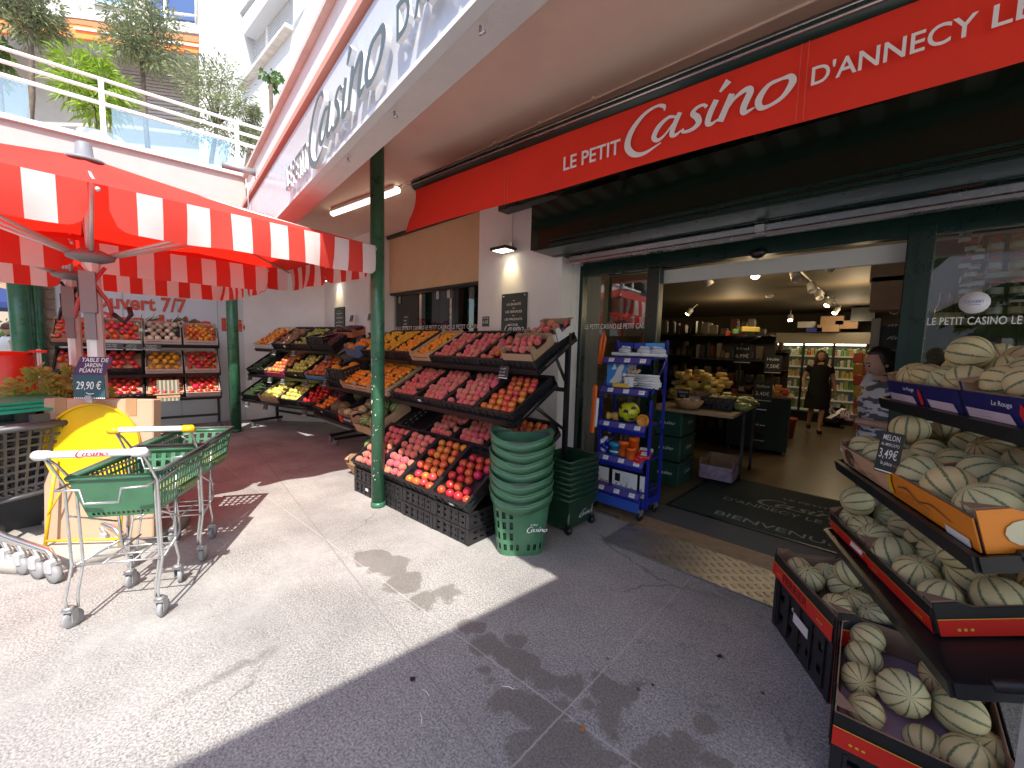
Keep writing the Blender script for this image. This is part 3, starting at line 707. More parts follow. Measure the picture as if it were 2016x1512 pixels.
# ---- plaques on the wall, flood lamps, tube light
def plaque(p, w_, h_, lab, small=False):
    t = thing('wall_plaque', lab, 'plaque', loc=p)
    q = MB(); q.box((0, 0, 0), (w_, .015, h_), mat('plaque_green', (.02, .035, .03), .3)); q.build('board', t)
    for k, (s, ww) in enumerate((('LA QUALITÉ', .2), ('LES SERVICES', .24), ('LES PRODUITS', .25), ('LOCAUX', .14))):
        z = h_ * (.20 - .19 * k + (.05 if k == 3 else 0)); line(t, s, T(0, -.009, z) @ LF, WHT, h=h_ * .055, w=w_ * ww / .36, bold=.006, cx=True)
        if k < 3: q = MB(); q.box((0, -.009, z + h_ * .115), (.03, .002, .006), WHT); q.build('dash', t)
    q = MB(); logo(q, T(-w_ * .37, -.009, -h_ * .46) @ LF, WHT, w_ * .16); q.build('script_lettering', t)
    for sx in (-1, 1): q = MB(); q.tube([(sx * (w_ / 2 - .03), -.007, h_ / 2 - .03), (sx * (w_ / 2 - .03), -.014, h_ / 2 - .03)], .009, CHROME, 8); q.build('screw', t)
a, c_ = PY(990, 580, YW), PY(1037, 655, YW)
plaque(((a.x + c_.x) / 2, YW - .009, (a.z + c_.z) / 2), c_.x - a.x, a.z - c_.z, 'dark shop plaque with white lines of text on the pier behind the peaches')
a, c_ = PY(660, 606, 3.3), PY(680, 650, 3.3)
plaque(((a.x + c_.x) / 2, 3.291, (a.z + c_.z) / 2), c_.x - a.x, a.z - c_.z, 'grey green shop plaque on the wall left of the column')
def flood(p, lab):
    t = thing('flood_lamp', lab, 'lamp', loc=p)
    q = MB(); q.box((0, -.14, 0), (.26, .2, .035), BLK, bev=.008); q.build('housing', t)
    q = MB(); q.box((0, -.14, -.019), (.2, .15, .004), mat('lamp_lens', (1, .93, .72), .3, emit=3)); q.build('lens', t)
    q = MB(); q.tube([(0, -.03, .01), (0, -.01, .06), (0, 0, .06)], .012, BLK, 6); q.box((0, -.01, .07), (.05, .02, .06), CHROME); q.build('bracket', t)
    q = MB(); q.tube([(.01, -.008, .1), (.01, -.008, SOF - p[2])], .005, WALLW, 5); q.build('conduit', t)
    l = bpy.data.lights.new('flood_glow', 'SPOT'); l.energy = 5; l.color = (1, .82, .42); l.spot_size = R_(80); l.spot_blend = .8; l.shadow_soft_size = .05
    lo = bpy.data.objects.new('flood_glow', l); C.objects.link(lo); lo.parent = t; lo.location = (0, -.10, -.03); lo.rotation_euler = (R_(28), 0, 0)
flood(PY(1007, 495, YW), 'black flood lamp switched on above the plaque on the pier')
flood(PY(668, 553, 3.3), 'black flood lamp switched on left of the column')
a, c_ = PZ(655, 420, SOF - .06), PZ(783, 374, SOF - .06)
tl = thing('tube_light', 'lit fluorescent tube fitting under the canopy soffit', 'lamp', frame((a + c_) / 2, c_ - a, (0, 1, 0))); ln = (c_ - a).length
q = MB(); q.box((0, 0, .03), (ln * .98, .09, .05), WALLW, bev=.01); q.build('housing', tl)
q = MB(); q.tube([(-ln / 2, 0, 0), (ln / 2, 0, 0)], [.04, .04], mat('lit_diffuser', (1, .93, .74), .4, emit=1.1), 10); q.build('diffuser', tl)
q = MB()
for sx in (-1, 1): q.tube([(sx * ln * .45, 0, .05), (sx * ln * .45 + .02, 0, .075)], .012, BLK, 6)
q.tube([(ln * .5, 0, .03), (ln * .56, .05, .06), (ln * .6, .1, .065)], .006, BLK, 5); q.build('bracket', tl)
# conduit line on the soffit
q = MB(); a, c_ = PZ(790, 366, SOF - .01), PZ(1170, 195, SOF - .01); q.tube([a, c_, c_ + (c_ - a) * .6], .009, BEIGEW, 6)
for k in range(6):
    q.box(a + (c_ - a) * k / 5 , (.02, .04, .02), BEIGEW)
tag(q.build('soffit_conduit'), 'painted cable conduit clipped along the soffit', 'conduit')

# ---- awning
AL, AR = V((-3.6, 2.31, 0)), V((1.25, 2.612, 0))
aw = thing('shop_awning', 'red shop awning with white lettered valance over the entrance', 'awning')
at = (AR - AL).normalized(); an_ = V((at.y, -at.x, 0)); AZ0, AZ1 = 2.75, 3.125
AM = frame(AL, at, (0, 0, 1)); aln = (AR - AL).length
q = MB(AM); nx, nz = 90, 6; vs = []; fs = []
for i in range(nx + 1):
    for j in range(nz + 1):
        x = aln * i / nx; v_ = j / nz; e = math.exp(-x * 2.2)
        vs.append((x + .09 * e * (1 - v_) * 0 - .07 * e * (1 - v_) ** 1.5 + (.05 * e * math.sin(v_ * PI)), AZ0 + (AZ1 - AZ0) * v_ - (.045 * e if j == 0 else 0), .012 * math.sin(x * 3.1) * (1 - v_) + .07 * e * (1 - v_)))
for i in range(nx):
    for j in range(nz): k = i * (nz + 1) + j; fs.append([k, k + nz + 1, k + nz + 2, k + 1])
q.add(vs, fs, RED, True); q.build('valance', aw)
q = MB(AM)
for x in (1.18, 1.21): q.box((x, (AZ0 + AZ1) / 2, .0035 + .002), (.002, .36, .0015), mat('stitching', (.66, .15, .12), .8))
for x in (3.115, 3.145): q.box((x, (AZ0 + AZ1) / 2, .0135), (.002, .36, .0015), mat('stitching'))
q.build('seam', aw)
VT = T(0, 0, .018)
line(aw, 'LE PETIT', AM @ VT @ T(1.745, 2.86, 0), WHT, h=.09, w=.431, bold=.016)
q = MB(AM); logo(q, VT @ T(2.19, 2.862, 0), WHT, .176, kx=1.46); q.build('script_lettering', aw)
line(aw, "D'ANNECY", AM @ VT @ T(3.166, 2.90, 0), WHT, h=.083, w=.537, bold=.012); line(aw, 'LE VIEUX', AM @ VT @ T(3.742, 2.90, 0), WHT, h=.083, w=.5, bold=.012)
q = MB(AM); q.tube([(-.02, AZ1 + .05, -.02), (aln, AZ1 + .05, -.02)], .06, GREENF, 14); q.build('front_bar', aw)
q = MB(AM); q.tube([(-.02, AZ1 + .03, .043), (aln, AZ1 + .03, .043)], .008, ALU, 6); q.tube([(-.02, AZ1 + .062, .042), (aln, AZ1 + .062, .042)], .006, ALU, 6); q.build('bar_trim', aw)
q = MB(); A, B_ = AL + V((0, 0, AZ1 + .09)), AR + V((0, 0, AZ1 + .09)); A2, B2 = V((AL.x, 3.5, 3.36)), V((AR.x, 3.5, 3.36))
q.slab([A, B_, B2, A2], (0, 0, .012), AWNU); q.build('cloth', aw)
q = MB(); q.box(((AL.x + AR.x) / 2, 3.52, 3.3), (aln, .16, .2), GREENF); q.build('cassette', aw)
for x in (-2.3, .15):
    q = MB(); q.tube([(x, 3.45, 3.26), (x + .35, 2.95, 3.19), (x + .05, 2.52, 3.16)], .028, BLK, 8); q.build('folding_arm', aw)
for px in (1225, 1495):
    a = PY(px, 285 + (1495 - px) * .33, 3.3); q = MB(); q.box((a.x, 3.35, 3.2), (.07, .12, .5), BLK); q.build('bracket', aw)

# ---- dark sign box and shutter housing over the door
bx = thing('sign_box', 'long glossy dark green box over the shop door', 'fascia box', loc=(-2.87, 3.2, 2.6))
q = MB(); q.box((2.6, .33, .222), (5.2, .64, .445), DKBOX); q.build('body', bx)
q = MB(); q.box((2.6, .33, -.004), (5.16, .6, .006), GREENF); q.build('underside', bx)
for zz in (.015, .06): q = MB(); q.box((2.7, -.006, zz), (4.9, .012, .018), GREENF); q.build('bead', bx)
sh = thing('roller_shutter', 'rolled up aluminium shutter over the entrance', 'shutter', loc=(-2.72, 3.55, 2.55))
q = MB(); q.box((2.6, .1, .0), (5.1, .14, .085), ALU, bev=.02); q.build('bottom_slat', sh)
q = MB(); q.box((2.6, .02, -.05), (5.1, .03, .02), ALU); q.build('guide_rail', sh)
q = MB(); q.tube([(-.12, -.02, .055), (5.2, -.02, .055)], .02, GREENF, 8); q.build('tube', sh)
q = MB(); q.box((1.85, .0, -.01), (.06, .05, .05), CHROME); q.box((1.85, 0, .05), (.09, .05, .02), STEEL); q.build('lock', sh)
q = MB(); q.box((2.85, .02, .06), (.22, .02, .035), mat('red_plate', (.25, .02, .03), .4)); q.build('red_label', sh)

# ---- door frame (thing) with glazing
YD = 4.0
def xat(px, py): return PY(px, py, YD).x
x1, x2, x3, x4, x5 = xat(1137, 600), xat(1275, 600), xat(1300, 600), xat(1784, 500), xat(1835, 500)
zh = 2.43
df = thing('shopfront_frame', 'dark green door frame with fixed glazing and the wide open doorway', 'shopfront', loc=(0, YD, 0))
def fr(x0, x1, z0, z1, d=.1, nm='post', y=0, m=GREENF):
    q = MB(); q.box(((x0 + x1) / 2, y, (z0 + z1) / 2), (x1 - x0, d, z1 - z0), m, bev=.006); return q.build(nm, df)
fr(x1, x1 + .1, .012, 2.55); fr(x2, x3, .012, zh); fr(x4, x5 + .01, .012, 2.5, .12)
fr(x1 + .102, 2.2, zh + .002, 2.66, .11, 'transom'); fr(1.7, 1.8, .012, 2.5); fr(x1 + .1, x2, .012, .1, .09, 'kickplate'); fr(x5 + .012, 1.7, .012, .5, .09, 'kickplate')
q = MB(); q.box(((x3 + x4) / 2, .06, zh - .085), (x4 - x3, .03, .13), mat('pale_track', (.5, .5, .47), .4)); q.build('sliding_track', df)
q = MB(); q.box((x4 - .01 + (x5 - x4) * .55, -.0615, 1.3), (.006, .004, 2.3), BLK); q.build('groove', df)
for a, c_ in ((x1 + .1, x2), (x5 + .012, 1.7)):
    q = MB(); q.box(((a + c_) / 2, 0, (zh + (.1 if a < -1 else .5)) / 2), (c_ - a, .008, zh - (.1 if a < -1 else .5)), glass('shop_glass')); q.build('pane', df)
line(df, 'LE PETIT CASINO LE PETIT CASI', T(x1 + .12, -YD * 0 - .007, PY(1160, 648, YD).z) @ LF, WHT, h=.055, w=x2 - x1 - .13, bold=.004)
a, c_ = PY(1838, 640, YD), PY(2005, 630, YD)
line(df, 'LE PETIT CASINO LE', T(x5 + .014, -.007, a.z) @ LF, WHT, h=.05, w=c_.x - x5, bold=.004)
p = PY(1918, 596, YD); q = MB(T(p.x, YD - .008, p.z) @ LF); q.lathe([(0, 0), (.07, 0), (.07, .003)], mat('sticker_white', (.72, .70, .75), .4), 32, sx=1, sy=1)
write(q, 'OUVERT', T(0, -.004, .005), mat('sticker_blue', (.03, .10, .4), .4), .02, .085, .002, cx=True); q.box((0, -.014, .004), (.055, .003, .001), mat('sticker_blue'))
tag(q.build('round_sticker'), 'round white open sticker on the right hand shop window', 'sticker')
q = MB(T(PY(1497, 497, YD).x, YD - .07, zh + .01)); q.sph((0, 0, 0), .06, BLK, 14, 8, sc_=(1, .8, .7)); tag(q.build('door_sensor'), 'black dome motion sensor on the door header', 'sensor')
# door mat
mtx = thing('door_mat', 'large green door mat with faded shop lettering inside the doorway', 'mat', loc=(0, 0, .016))
q = MB(); q.box((-.55, 4.9, .0), (2.2, 1.5, .01), MATT); q.build('pile', mtx)
q = MB(); q.box((-.55, 4.9, -.002), (2.27, 1.57, .008), BLK); q.build('rubber_edge', mtx)
fl_ = frame((0, 0, .0065), (1, 0, 0), (0, 1, 0))
for s, x, y, h_, w_ in (('BIENVENUE', -1.25, 4.23, .11, .98), ("D'ANNECY LE VIEUX", -1.32, 4.73, .1, 1.3), ('LE PETIT', -.85, 5.22, .06, .4)): line(mtx, s, T(x, y, .0062), MATL, h=h_, w=w_, bold=.006)
q = MB(); logo(q, T(-1.05, 4.92, .0065), MATL, .17); q.build('script_lettering', mtx)
q = MB(); q.box((-2.3, 3.44, .014), (.9, .02, .016), ALU); tag(q.build('floor_rail'), 'thin aluminium floor rail under the blue stand', 'rail')

l = bpy.data.lights.new('added_recess_light', 'POINT'); l.energy = 16; l.color = (1, .8, .45); l.shadow_soft_size = .1; lo = bpy.data.objects.new('added_recess_light', l); C.objects.link(lo); lo.location = (-5.9, 3.90, 2.72)  # light without a fitting, added in the recess so the bottles show lit
# ================= crates, racks and produce =================
def crate_mesh(kind, w, d, h, out=None, inn=None, lip=None):
    q = MB(); t = .012
    if kind == 'black':
        m_ = out or BLKP
        q.box((0, d / 2, t / 2), (w - .01, d - .01, t), m_)
        for a, c_ in (((-w / 2, 0), (w / 2, 0)), ((w / 2, d), (-w / 2, d))):
            y = a[1]; s = 1 if y == 0 else -1
            q.slots((a[0], y, 0), (c_[0], y, 0), (c_[0], y, h), (a[0], y, h), m_, 2, 5, .55, .35); q.slots((a[0], y + s * t, 0), (c_[0], y + s * t, 0), (c_[0], y + s * t, h), (a[0], y + s * t, h), m_, 2, 5, .55, .35)
        for x in (-1, 1):
            q.slots((x * w / 2, 0, 0), (x * w / 2, d, 0), (x * w / 2, d, h), (x * w / 2, 0, h), m_, 2, 7, .55, .35); X_ = x * (w / 2 - t)
            q.slots((X_, 0, 0), (X_, d, 0), (X_, d, h), (X_, 0, h), m_, 2, 7, .55, .35)
            q.box((x * (w / 2 - .004), d / 2, h - .006), (.024, d, .014), m_)
            for y in (0, d): q.box((x * (w / 2 - .015), y + (.012 if y == 0 else -.012), h / 2), (.034, .034, h - .004), m_)
        for y in (.004, d - .004): q.box((0, y, h - .004), (w, .024, .014), m_)
        for y in (-.004, d + .004):
            for i in range(5): q.box((-w / 2 + w * (i + .5) / 5, y, h * .5), (.012, .008, h * .8), m_)
        if lip: q.box((w * lip, -.011, h * .6), (.05, .003, .028), CARDW)
    elif kind == 'card':
        o_ = out or CARD; n_ = inn or CARD; lip = lip or .7
        q.box((0, d / 2, t / 2), (w, d, t), n_)
        def wl(a, c_, ha, hb, ex):
            a, c_ = V(a), V(c_); e = V(ex) * t
            pr = [a, c_, c_ + V((0, 0, hb)), a + V((0, 0, ha))]
            q.slab(pr, tuple(-e * .4), n_); q.slab([p + e * .41 for p in pr], tuple(e * .4), o_)
        wl((-w / 2, 0, 0), (w / 2, 0, 0), h * lip, h * lip, (0, -1, 0)); wl((-w / 2, d, 0), (w / 2, d, 0), h, h, (0, 1, 0))
        for x in (-1, 1):
            X_ = x * w / 2
            wl((X_, 0, 0), (X_, d * .16, 0), h, h, (x, 0, 0)); wl((X_, d * .16, 0), (X_, d * .26, 0), h, h * lip, (x, 0, 0)); wl((X_, d * .26, 0), (X_, d * .74, 0), h * lip, h * lip, (x, 0, 0)); wl((X_, d * .74, 0), (X_, d * .84, 0), h * lip, h, (x, 0, 0)); wl((X_, d * .84, 0), (X_, d, 0), h, h, (x, 0, 0))
            q.slab([(x * w / 2, 0, h), (x * (w / 2 - .07), 0, h), (x * (w / 2), .07, h)], (0, 0, .004), n_)
            q.slab([(x * w / 2, d, h), (x * (w / 2 - .07), d, h), (x * (w / 2), d - .07, h)], (0, 0, .004), n_)
    else:
        m_ = out or WOOD
        q.box((0, d / 2, t / 2), (w, d, t * .7), m_)
        for x in (-1, 1):
            for y in (.015, d - .015): q.box((x * (w / 2 - .018), y, h / 2 + .012), (.03, .024, h + .02), m_)
            for z in (h * .28, h * .74): q.box((x * (w / 2 - .002), d / 2, z), (.006, d, h * .36), m_)
        for y in (-.0, d):
            for z in (h * .28, h * .74): q.box((0, y, z), (w, .007, h * .36), m_)
    return q.mesh({'black': 'plastic_crate', 'card': 'cardboard_box', 'wood': 'wooden_crate'}[kind])
CR = {}
def crate(kind, M, w, d, h, lab, grp=None, **kw):
    if kind == 'black' and random.random() < .22: kw['lip'] = random.choice((.22, -.3, .1))
    k = (kind, round(w, 3), round(d, 3), round(h, 3), str(sorted((a, str(c_)) for a, c_ in kw.items())))
    if k not in CR: CR[k] = crate_mesh(kind, w, d, h, **kw)
    o = bpy.data.objects.new({'black': 'plastic_crate', 'card': 'cardboard_box', 'wood': 'wooden_crate'}[kind], CR[k]); C.objects.link(o); o.matrix_world = M
    CR['last'] = o; return tag(o, lab, 'box' if kind == 'card' else 'crate', grp)

PROTO = {}
def proto(kind):
    if kind in PROTO: return PROTO[kind]
    m_ = FR.get(kind); q = MB()
    if kind in ('peach', 'nectarine', 'rednect', 'apricot', 'plum'):
        fn = lambda p: (1 - .13 * math.exp(-(1 - p.z) * 9) - .035 * math.exp(-(p.y * 9) ** 2) * (p.x > 0) + .04 * max(0, -p.z - .8))
        q.sph((0, 0, 0), 1, m_, 16, 11, fn=fn)
    elif kind == 'flat':
        q.sph((0, 0, 0), 1, FR['peach'], 16, 10, sc_=(1, 1, .6), fn=lambda p: 1 - .45 * math.exp(-(1 - abs(p.z)) * 7))
    elif 'tomato' in kind:
        q.sph((0, 0, 0), 1, m_, 20, 10, sc_=(1, 1, .78), fn=lambda p: (1 + .045 * math.cos(math.atan2(p.y, p.x) * 6) * math.sqrt(max(0, 1 - p.z * p.z))) * (1 - .2 * math.exp(-(1 - p.z) * 8)))
        for k in range(5):
            a = k * 1.257; q.poly([(0, 0, .66), (.12 * math.cos(a - .4), .12 * math.sin(a - .4), .68), (.38 * math.cos(a), .38 * math.sin(a), .74), (.12 * math.cos(a + .4), .12 * math.sin(a + .4), .68)], LEAF)
    elif kind in ('apple', 'gapple'):
        q.sph((0, 0, 0), 1, m_, 16, 11, fn=lambda p: (1 - .22 * math.exp(-(1 - p.z) * 8) - .1 * math.exp(-(1 + p.z) * 8)))
        q.tube([(0, 0, .7), (.03, 0, 1.02)], .05, BARK, 5)
    elif kind in ('pear', 'fig'):
        q.lathe([(0, -1), (.5, -.95), (.85, -.6), (.9, -.25), (.7, .25), (.42, .7), (.32, 1.0), (.18, 1.15), (0, 1.18)], m_, 14); q.tube([(0, 0, 1.1), (.06, 0, 1.45)], .05, BARK, 5)
    elif kind == 'zucchini':
        q.lathe([(0, -4.2), (.75, -4.05), (1, -3.2), (1, 1.5), (.8, 3), (.55, 3.6), (.5, 4.1), (0, 4.15)], m_, 10)
    elif kind == 'melon':
        q.sph((0, 0, 0), 1, MELON, 40, 20, sc_=(1, 1, .93), fn=lambda p: (1 - .035 * abs(math.cos(5 * math.atan2(p.y, p.x))) ** 6 * math.sqrt(max(0, 1 - p.z * p.z))) * (1 - .06 * math.exp(-(1 - p.z) * 20)))
        q.tube([(0, 0, .86), (.02, .01, .97), (.07, .03, 1.03)], [.07, .05, .06], mat('melon_stalk', (.30, .32, .14), .7), 7)
    elif kind == 'watermelon':
        q.sph((0, 0, 0), 1, WMELON, 28, 16, sc_=(1, 1, 1.15))
    elif kind == 'squash':
        q.sph((0, 0, 0), 1, DKSQ, 28, 14, sc_=(1, 1, .8), fn=lambda p: 1 - .07 * abs(math.cos(4 * math.atan2(p.y, p.x))) ** 5)
    elif kind == 'ymelon':
        q.sph((0, 0, 0), 1, mat('yellow_melon_rind', (.70, .34, .015), .5, var=.12), 20, 12, sc_=(1, 1, 1.25))
    else: q.sph((0, 0, 0), 1, m_, 14, 10)
    PROTO[kind] = q.mesh(kind); return PROTO[kind]
KN = dict(peach='peach', nectarine='nectarine', rednect='nectarine', flat='flat_peach', apricot='apricot', orange='orange', lemon='lemon', tomato='tomato', rtomato='tomato', ytomato='tomato', btomato='tomato', mtomato='cherry_tomato', apple='apple', gapple='apple', pear='pear', fig='pear', plum='plum', zucchini='courgette', onion='onion', melon='melon', watermelon='watermelon', squash='squash', ymelon='melon')
def fruit(kind, M, r, lab, grp=None, rot=True):
    o = bpy.data.objects.new(KN[kind], proto(kind)); C.objects.link(o)
    q = V((random.gauss(0, 1), random.gauss(0, 1), random.gauss(0, 1), random.gauss(0, 1)))
    from mathutils import Quaternion
    o.matrix_world = M @ (Quaternion(q).normalized().to_matrix().to_4x4() if rot is True else (rot if rot else Mx.Identity(4))) @ Mx.Scale(r, 4)
    return tag(o, lab, KN[kind].replace('_', ' '), grp)
def fill(kind, M, w, d, h, r, lab, gaps=.04, top=.75, tmax=1.0, tmin=0.0, kind2=None, f2=0, mound=.5, rows=None):
    """fruit packed in rows on the crate bottom board"""
    iw, idp = w - .05, d - .05
    nx = max(2, int(iw / (2 * r * 1.0))); ny = rows or max(2, int(idp / (2 * r * .9)))
    zb = max(h - r * top + .012, r + .01)
    for j in range(ny):
        y = .025 + r + (idp - 2 * r) * j / (ny - 1)
        if not (tmin <= (j + .5) / ny <= tmax): continue
        sh_ = (j % 2) * .5
        for i in range(nx - (j % 2)):
            if random.random() < gaps: continue
            x = -iw / 2 + r + (iw - 2 * r) * (i + sh_) / max(1, nx - 1)
            k = kind2 if (kind2 and random.random() < f2) else kind
            rr = r * U(.92, 1.06)
            fruit(k, M @ T(x + U(-.24, .24) * r, y + U(-.24, .24) * r, zb - r * .35 + mound * r * math.sin(PI * (j + .5) / ny) * U(.3, 1)), rr, lab, lab)
    q = MB(M); q.box((0, d / 2, zb - r * 1.0), (iw + .02, idp + .02, .012), BLKP if kind not in ('tomato', 'rtomato', 'ytomato', 'mtomato', 'btomato') else CARD)
    pt_ = q.build('packing_tray', CR['last']); pt_.matrix_parent_inverse = CR['last'].matrix_world.inverted()

def rack(name, lab, M, w, tiers, depth=.6, tilt=30, back=None, tray=BLK, htop=1.75, wheels=True):
    """sloping display rack; tiers = (y, z) of the front edge of each shelf"""
    t = thing(name, lab, 'rack', M); ca, sa = math.cos(R_(tilt)), math.sin(R_(tilt))
    for (y, z) in tiers:
        q = MB(T(0, y, z) @ RX(R_(tilt))); q.box((0, depth / 2, -.018), (w, depth, .02), tray)
        q.box((0, -.012, -.012), (w, .02, .055), tray); q.box((0, depth + .01, .03), (w, .015, .10), tray)
        for s in (-1, 1): q.box((s * (w / 2 + .006), depth / 2, -.01), (.012, depth + .02, .05), tray)
        q.build('shelf', t)
    yb = back if back is not None else max(y for y, z in tiers) + depth * ca * .62
    for s in (-1, 1):
        x = s * (w / 2 + .0)
        q = MB(); q.box((x, yb, htop / 2 + .06), (.04, .04, htop - .1), tray); q.build('upright', t)
        for (y, z) in tiers:
            q = MB(); q.tube([(x, y + .08, z + .03), (x, y + depth * ca, z + depth * sa)], .02, tray, 6); q.tube([(x, yb, max(.1, z - .15)), (x, y + depth * ca * .45, z + depth * sa * .4)], .015, tray, 6); q.build('arm', t)
        q = MB(); q.box((x, yb - .2, .11), (.04, .6, .045), tray); q.build('foot', t)
        if wheels:
            for y in (yb - .48, yb + .04):
                q = MB(T(x, y, .045)); q.lathe([(.045, -.012), (.045, .012)], TIRE, 14, M=RY(PI / 2)); q.box((0, 0, .03), (.035, .05, .04), STEEL); q.build('caster', t)
    q = MB(); q.box((0, yb, .25), (w, .03, .04), tray); q.box((0, yb, htop * .7), (w, .03, .04), tray); q.build('crossbar', t)
    return t
def chalk(M, w, h, lines, lab, seed=0, m_=SLATE, nm='price_tag'):
    """small slate price card, lines = (text, rel y, rel height, rel width)"""
    t = thing(nm, lab, 'price card', M)
    q = MB(); q.box((0, 0, h / 2), (w, .004, h), m_); q.build('card', t)
    q = MB()
    for s, y, hh, ww in lines: write(q, s, T(0, -.003, y * h) @ LF, CHALK, hh * h, ww * w, .004, cx=True)
    q.quad((-w * .46, -.0025, h * .03), (w * .46, -.0025, h * .03), (w * .46, -.0025, h * .06), (-w * .46, -.0025, h * .06), CHALK)
    q.build('chalk_writing', t); return t
def minitag(p, rz, w, h, seed, lab, grp):
    t = thing('price_tag', lab, 'price card', T(*p) @ RZ(rz) @ RX(-.2), grp)
    q = MB(); q.box((0, 0, 0), (w, .004, h), SLATE); q.build('card', t)
    q = MB(); scrawl(q, T(-w * .44, -.003, -h * .36) @ LF, CHALK, w * .88, h * .8, 3, seed); q.quad((-w * .46, -.0025, -h * .46), (w * .46, -.0025, -h * .46), (w * .46, -.0025, -h * .4), (-w * .46, -.0025, -h * .4), CHALK); q.build('chalk_writing', t)
    return t

TI = R_(30)
# --- peach rack (two sections side by side along the shop wall)
W1 = 1.98; XM = -3.27
rack('produce_rack', 'black sloping fruit rack full of peaches left of the stacked baskets', T(XM, 0, 0), W1, [(2.50, .52), (2.43, .98), (2.70, 1.41)], back=3.12, htop=1.74)
rack('produce_rack', 'black sloping fruit rack behind the round column with apricots and oranges', T(-5.32, 0, 0), 2.04, [(2.33, .54), (2.43, .98), (2.70, 1.41)], back=3.12, htop=1.74)
def tier(xs, y, z): return [T(x, y, z) @ RX(TI) for x in xs]
H = .085
xs5 = [-2.29 - .198 - .396 * i for i in range(5)]
xs4 = [-2.29 - .245 - .49 * i for i in range(4)]
D6 = .58
mid = tier(xs4, 2.44, .985)
spec = [('nectarine', .037, 'black crate of nectarines at the right end of the middle shelf'), ('peach', .038, 'black crate of peaches, second from the right on the middle shelf'), ('peach', .038, 'black crate of peaches, third from the right on the middle shelf'), ('peach', .038, 'black crate of pale peaches nearest the column on the middle shelf')]
for M, (k, r, lb) in zip(mid, spec):
    crate('black', M, .47, D6, H, lb); fill(k, M, .47, D6, H, r, 'loose %s in the %s' % (KN[k], lb.split(',')[0].replace('black crate of ', '').replace('nectarines', 'crate').replace('peaches', 'crate') + lb[len(lb.split(',')[0]):].replace(',', ' ')), gaps=.05, tmin=.0)
top = tier(xs5, 2.71, 1.415)
for i, (k, r, lb) in enumerate([('peach', .043, 'black crate of peaches on the top shelf under the boxes of flat peaches'), ('peach', .038, 'black crate of peaches and nectarines on the top shelf beside the flat peaches'), ('peach', .038, 'black crate of light peaches in the middle of the top shelf'), ('peach', .037, 'black crate of dark peaches on the top shelf next to the apricots'), ('apricot', .03, 'pale wooden crate of apricots on the top shelf right of the column')]):
    M = top[i]
    if i == 4: crate('wood', M, .385, D6, .11, lb)
    else: crate('black', M, .385, D6, H, lb)
    if i: fill(k, M, .385, D6, H, r, '%s in the %s' % (KN[k], ' '.join(lb.split(' ')[1:])), gaps=.03, kind2='nectarine' if i == 1 else None, f2=.25)
M = top[0]
FB = [M @ T(.0, .0, H + .005) , M @ T(.035, .33, H + .012) @ RX(R_(-6))]
crate('card', FB[0], .36, .31, .105, 'open kraft box of flat peaches at the right end of the top shelf', lip=.6); fill('flat', FB[0], .36, .31, .10, .036, 'flat peach in the open kraft box at the right end', gaps=.05, mound=.7)
crate('card', FB[1], .36, .30, .12, 'white printed box of flat peaches behind the kraft one', out=CARDW, lip=.6); fill('flat', FB[1], .36, .30, .11, .036, 'flat peach in the white printed box at the back', gaps=.05, mound=.8)
q = MB(FB[1]); SD = frame((.18 + .0125, .05, .02), (0, 1, 0), (0, 0, 1))
q.add([(.02, .045, 0), (.05, .045, 0), (.05, .075, 0), (.02, .075, 0)], [[0, 1, 2, 3]], mat('print_blue', (.03, .06, .35), .5), M=SD); q.add([(.065, .045, 0), (.08, .045, 0), (.08, .075, 0), (.065, .075, 0)], [[0, 1, 2, 3]], mat('print_red', (.6, .03, .03), .5), M=SD); q.build('print', None)
tag(C.objects[-1] if False else bpy.data.objects['print'], 'tricolour print on the side of the white peach box', 'print')
low = tier(xs4[:4], 2.52, .53)
for i, M in enumerate(low):
    k, lb = [('nectarine', 'black crate of nectarines low on the rack behind the baskets'), ('peach', 'black crate of peaches on the low shelf behind the nectarine crate'), ('peach', 'black crate of small peaches on the low shelf behind the peach crate'), ('peach', 'black crate of peaches at the left end of the low shelf')][i]
    crate('black', M, .47, D6, .12, lb); 
    if i < 3: fill(k, M, .47, D6, .12, .041, '%s in the %s' % (KN[k], ' '.join(lb.split(' ')[1:])), gaps=.05, tmin=.1)
# kept-low watermelon box
# section two
mid2 = tier([-4.56, -4.97, -5.38, -5.85], 2.44, .985)
crate('wood', mid2[0], .40, D6, .10, 'wooden crate of apricots right of the column on the middle shelf'); fill('apricot', mid2[0], .40, D6, .11, .03, 'apricot in the wooden crate right of the column, middle shelf', gaps=.05)
crate('wood', mid2[1], .40, D6, .10, 'wooden crate of small apricots just behind the column'); fill('apricot', mid2[1], .40, D6, .11, .029, 'small apricot in the wooden crate just behind the column', gaps=.05)
crate('wood', mid2[2], .40, D6, .10, 'wooden crate of apricots left of the column on the middle shelf'); fill('apricot', mid2[2], .40, D6, .11, .03, 'apricot in the wooden crate left of the column', gaps=.05, tmax=.55)
M = mid2[3] @ T(.1, .03, .1) @ RX(R_(-14)); crate('black', M, .5, .40, .16, 'black crate of big yellow melons left of the column'); fill('ymelon', M, .5, .40, .15, .085, 'big yellow melon in the crate left of the column', gaps=0, mound=.3)
crate('black', mid2[3], .44, D6, .1, 'black crate lying under the yellow melons')
top2 = tier([-4.48, -4.89, -5.30, -5.75], 2.71, 1.415)
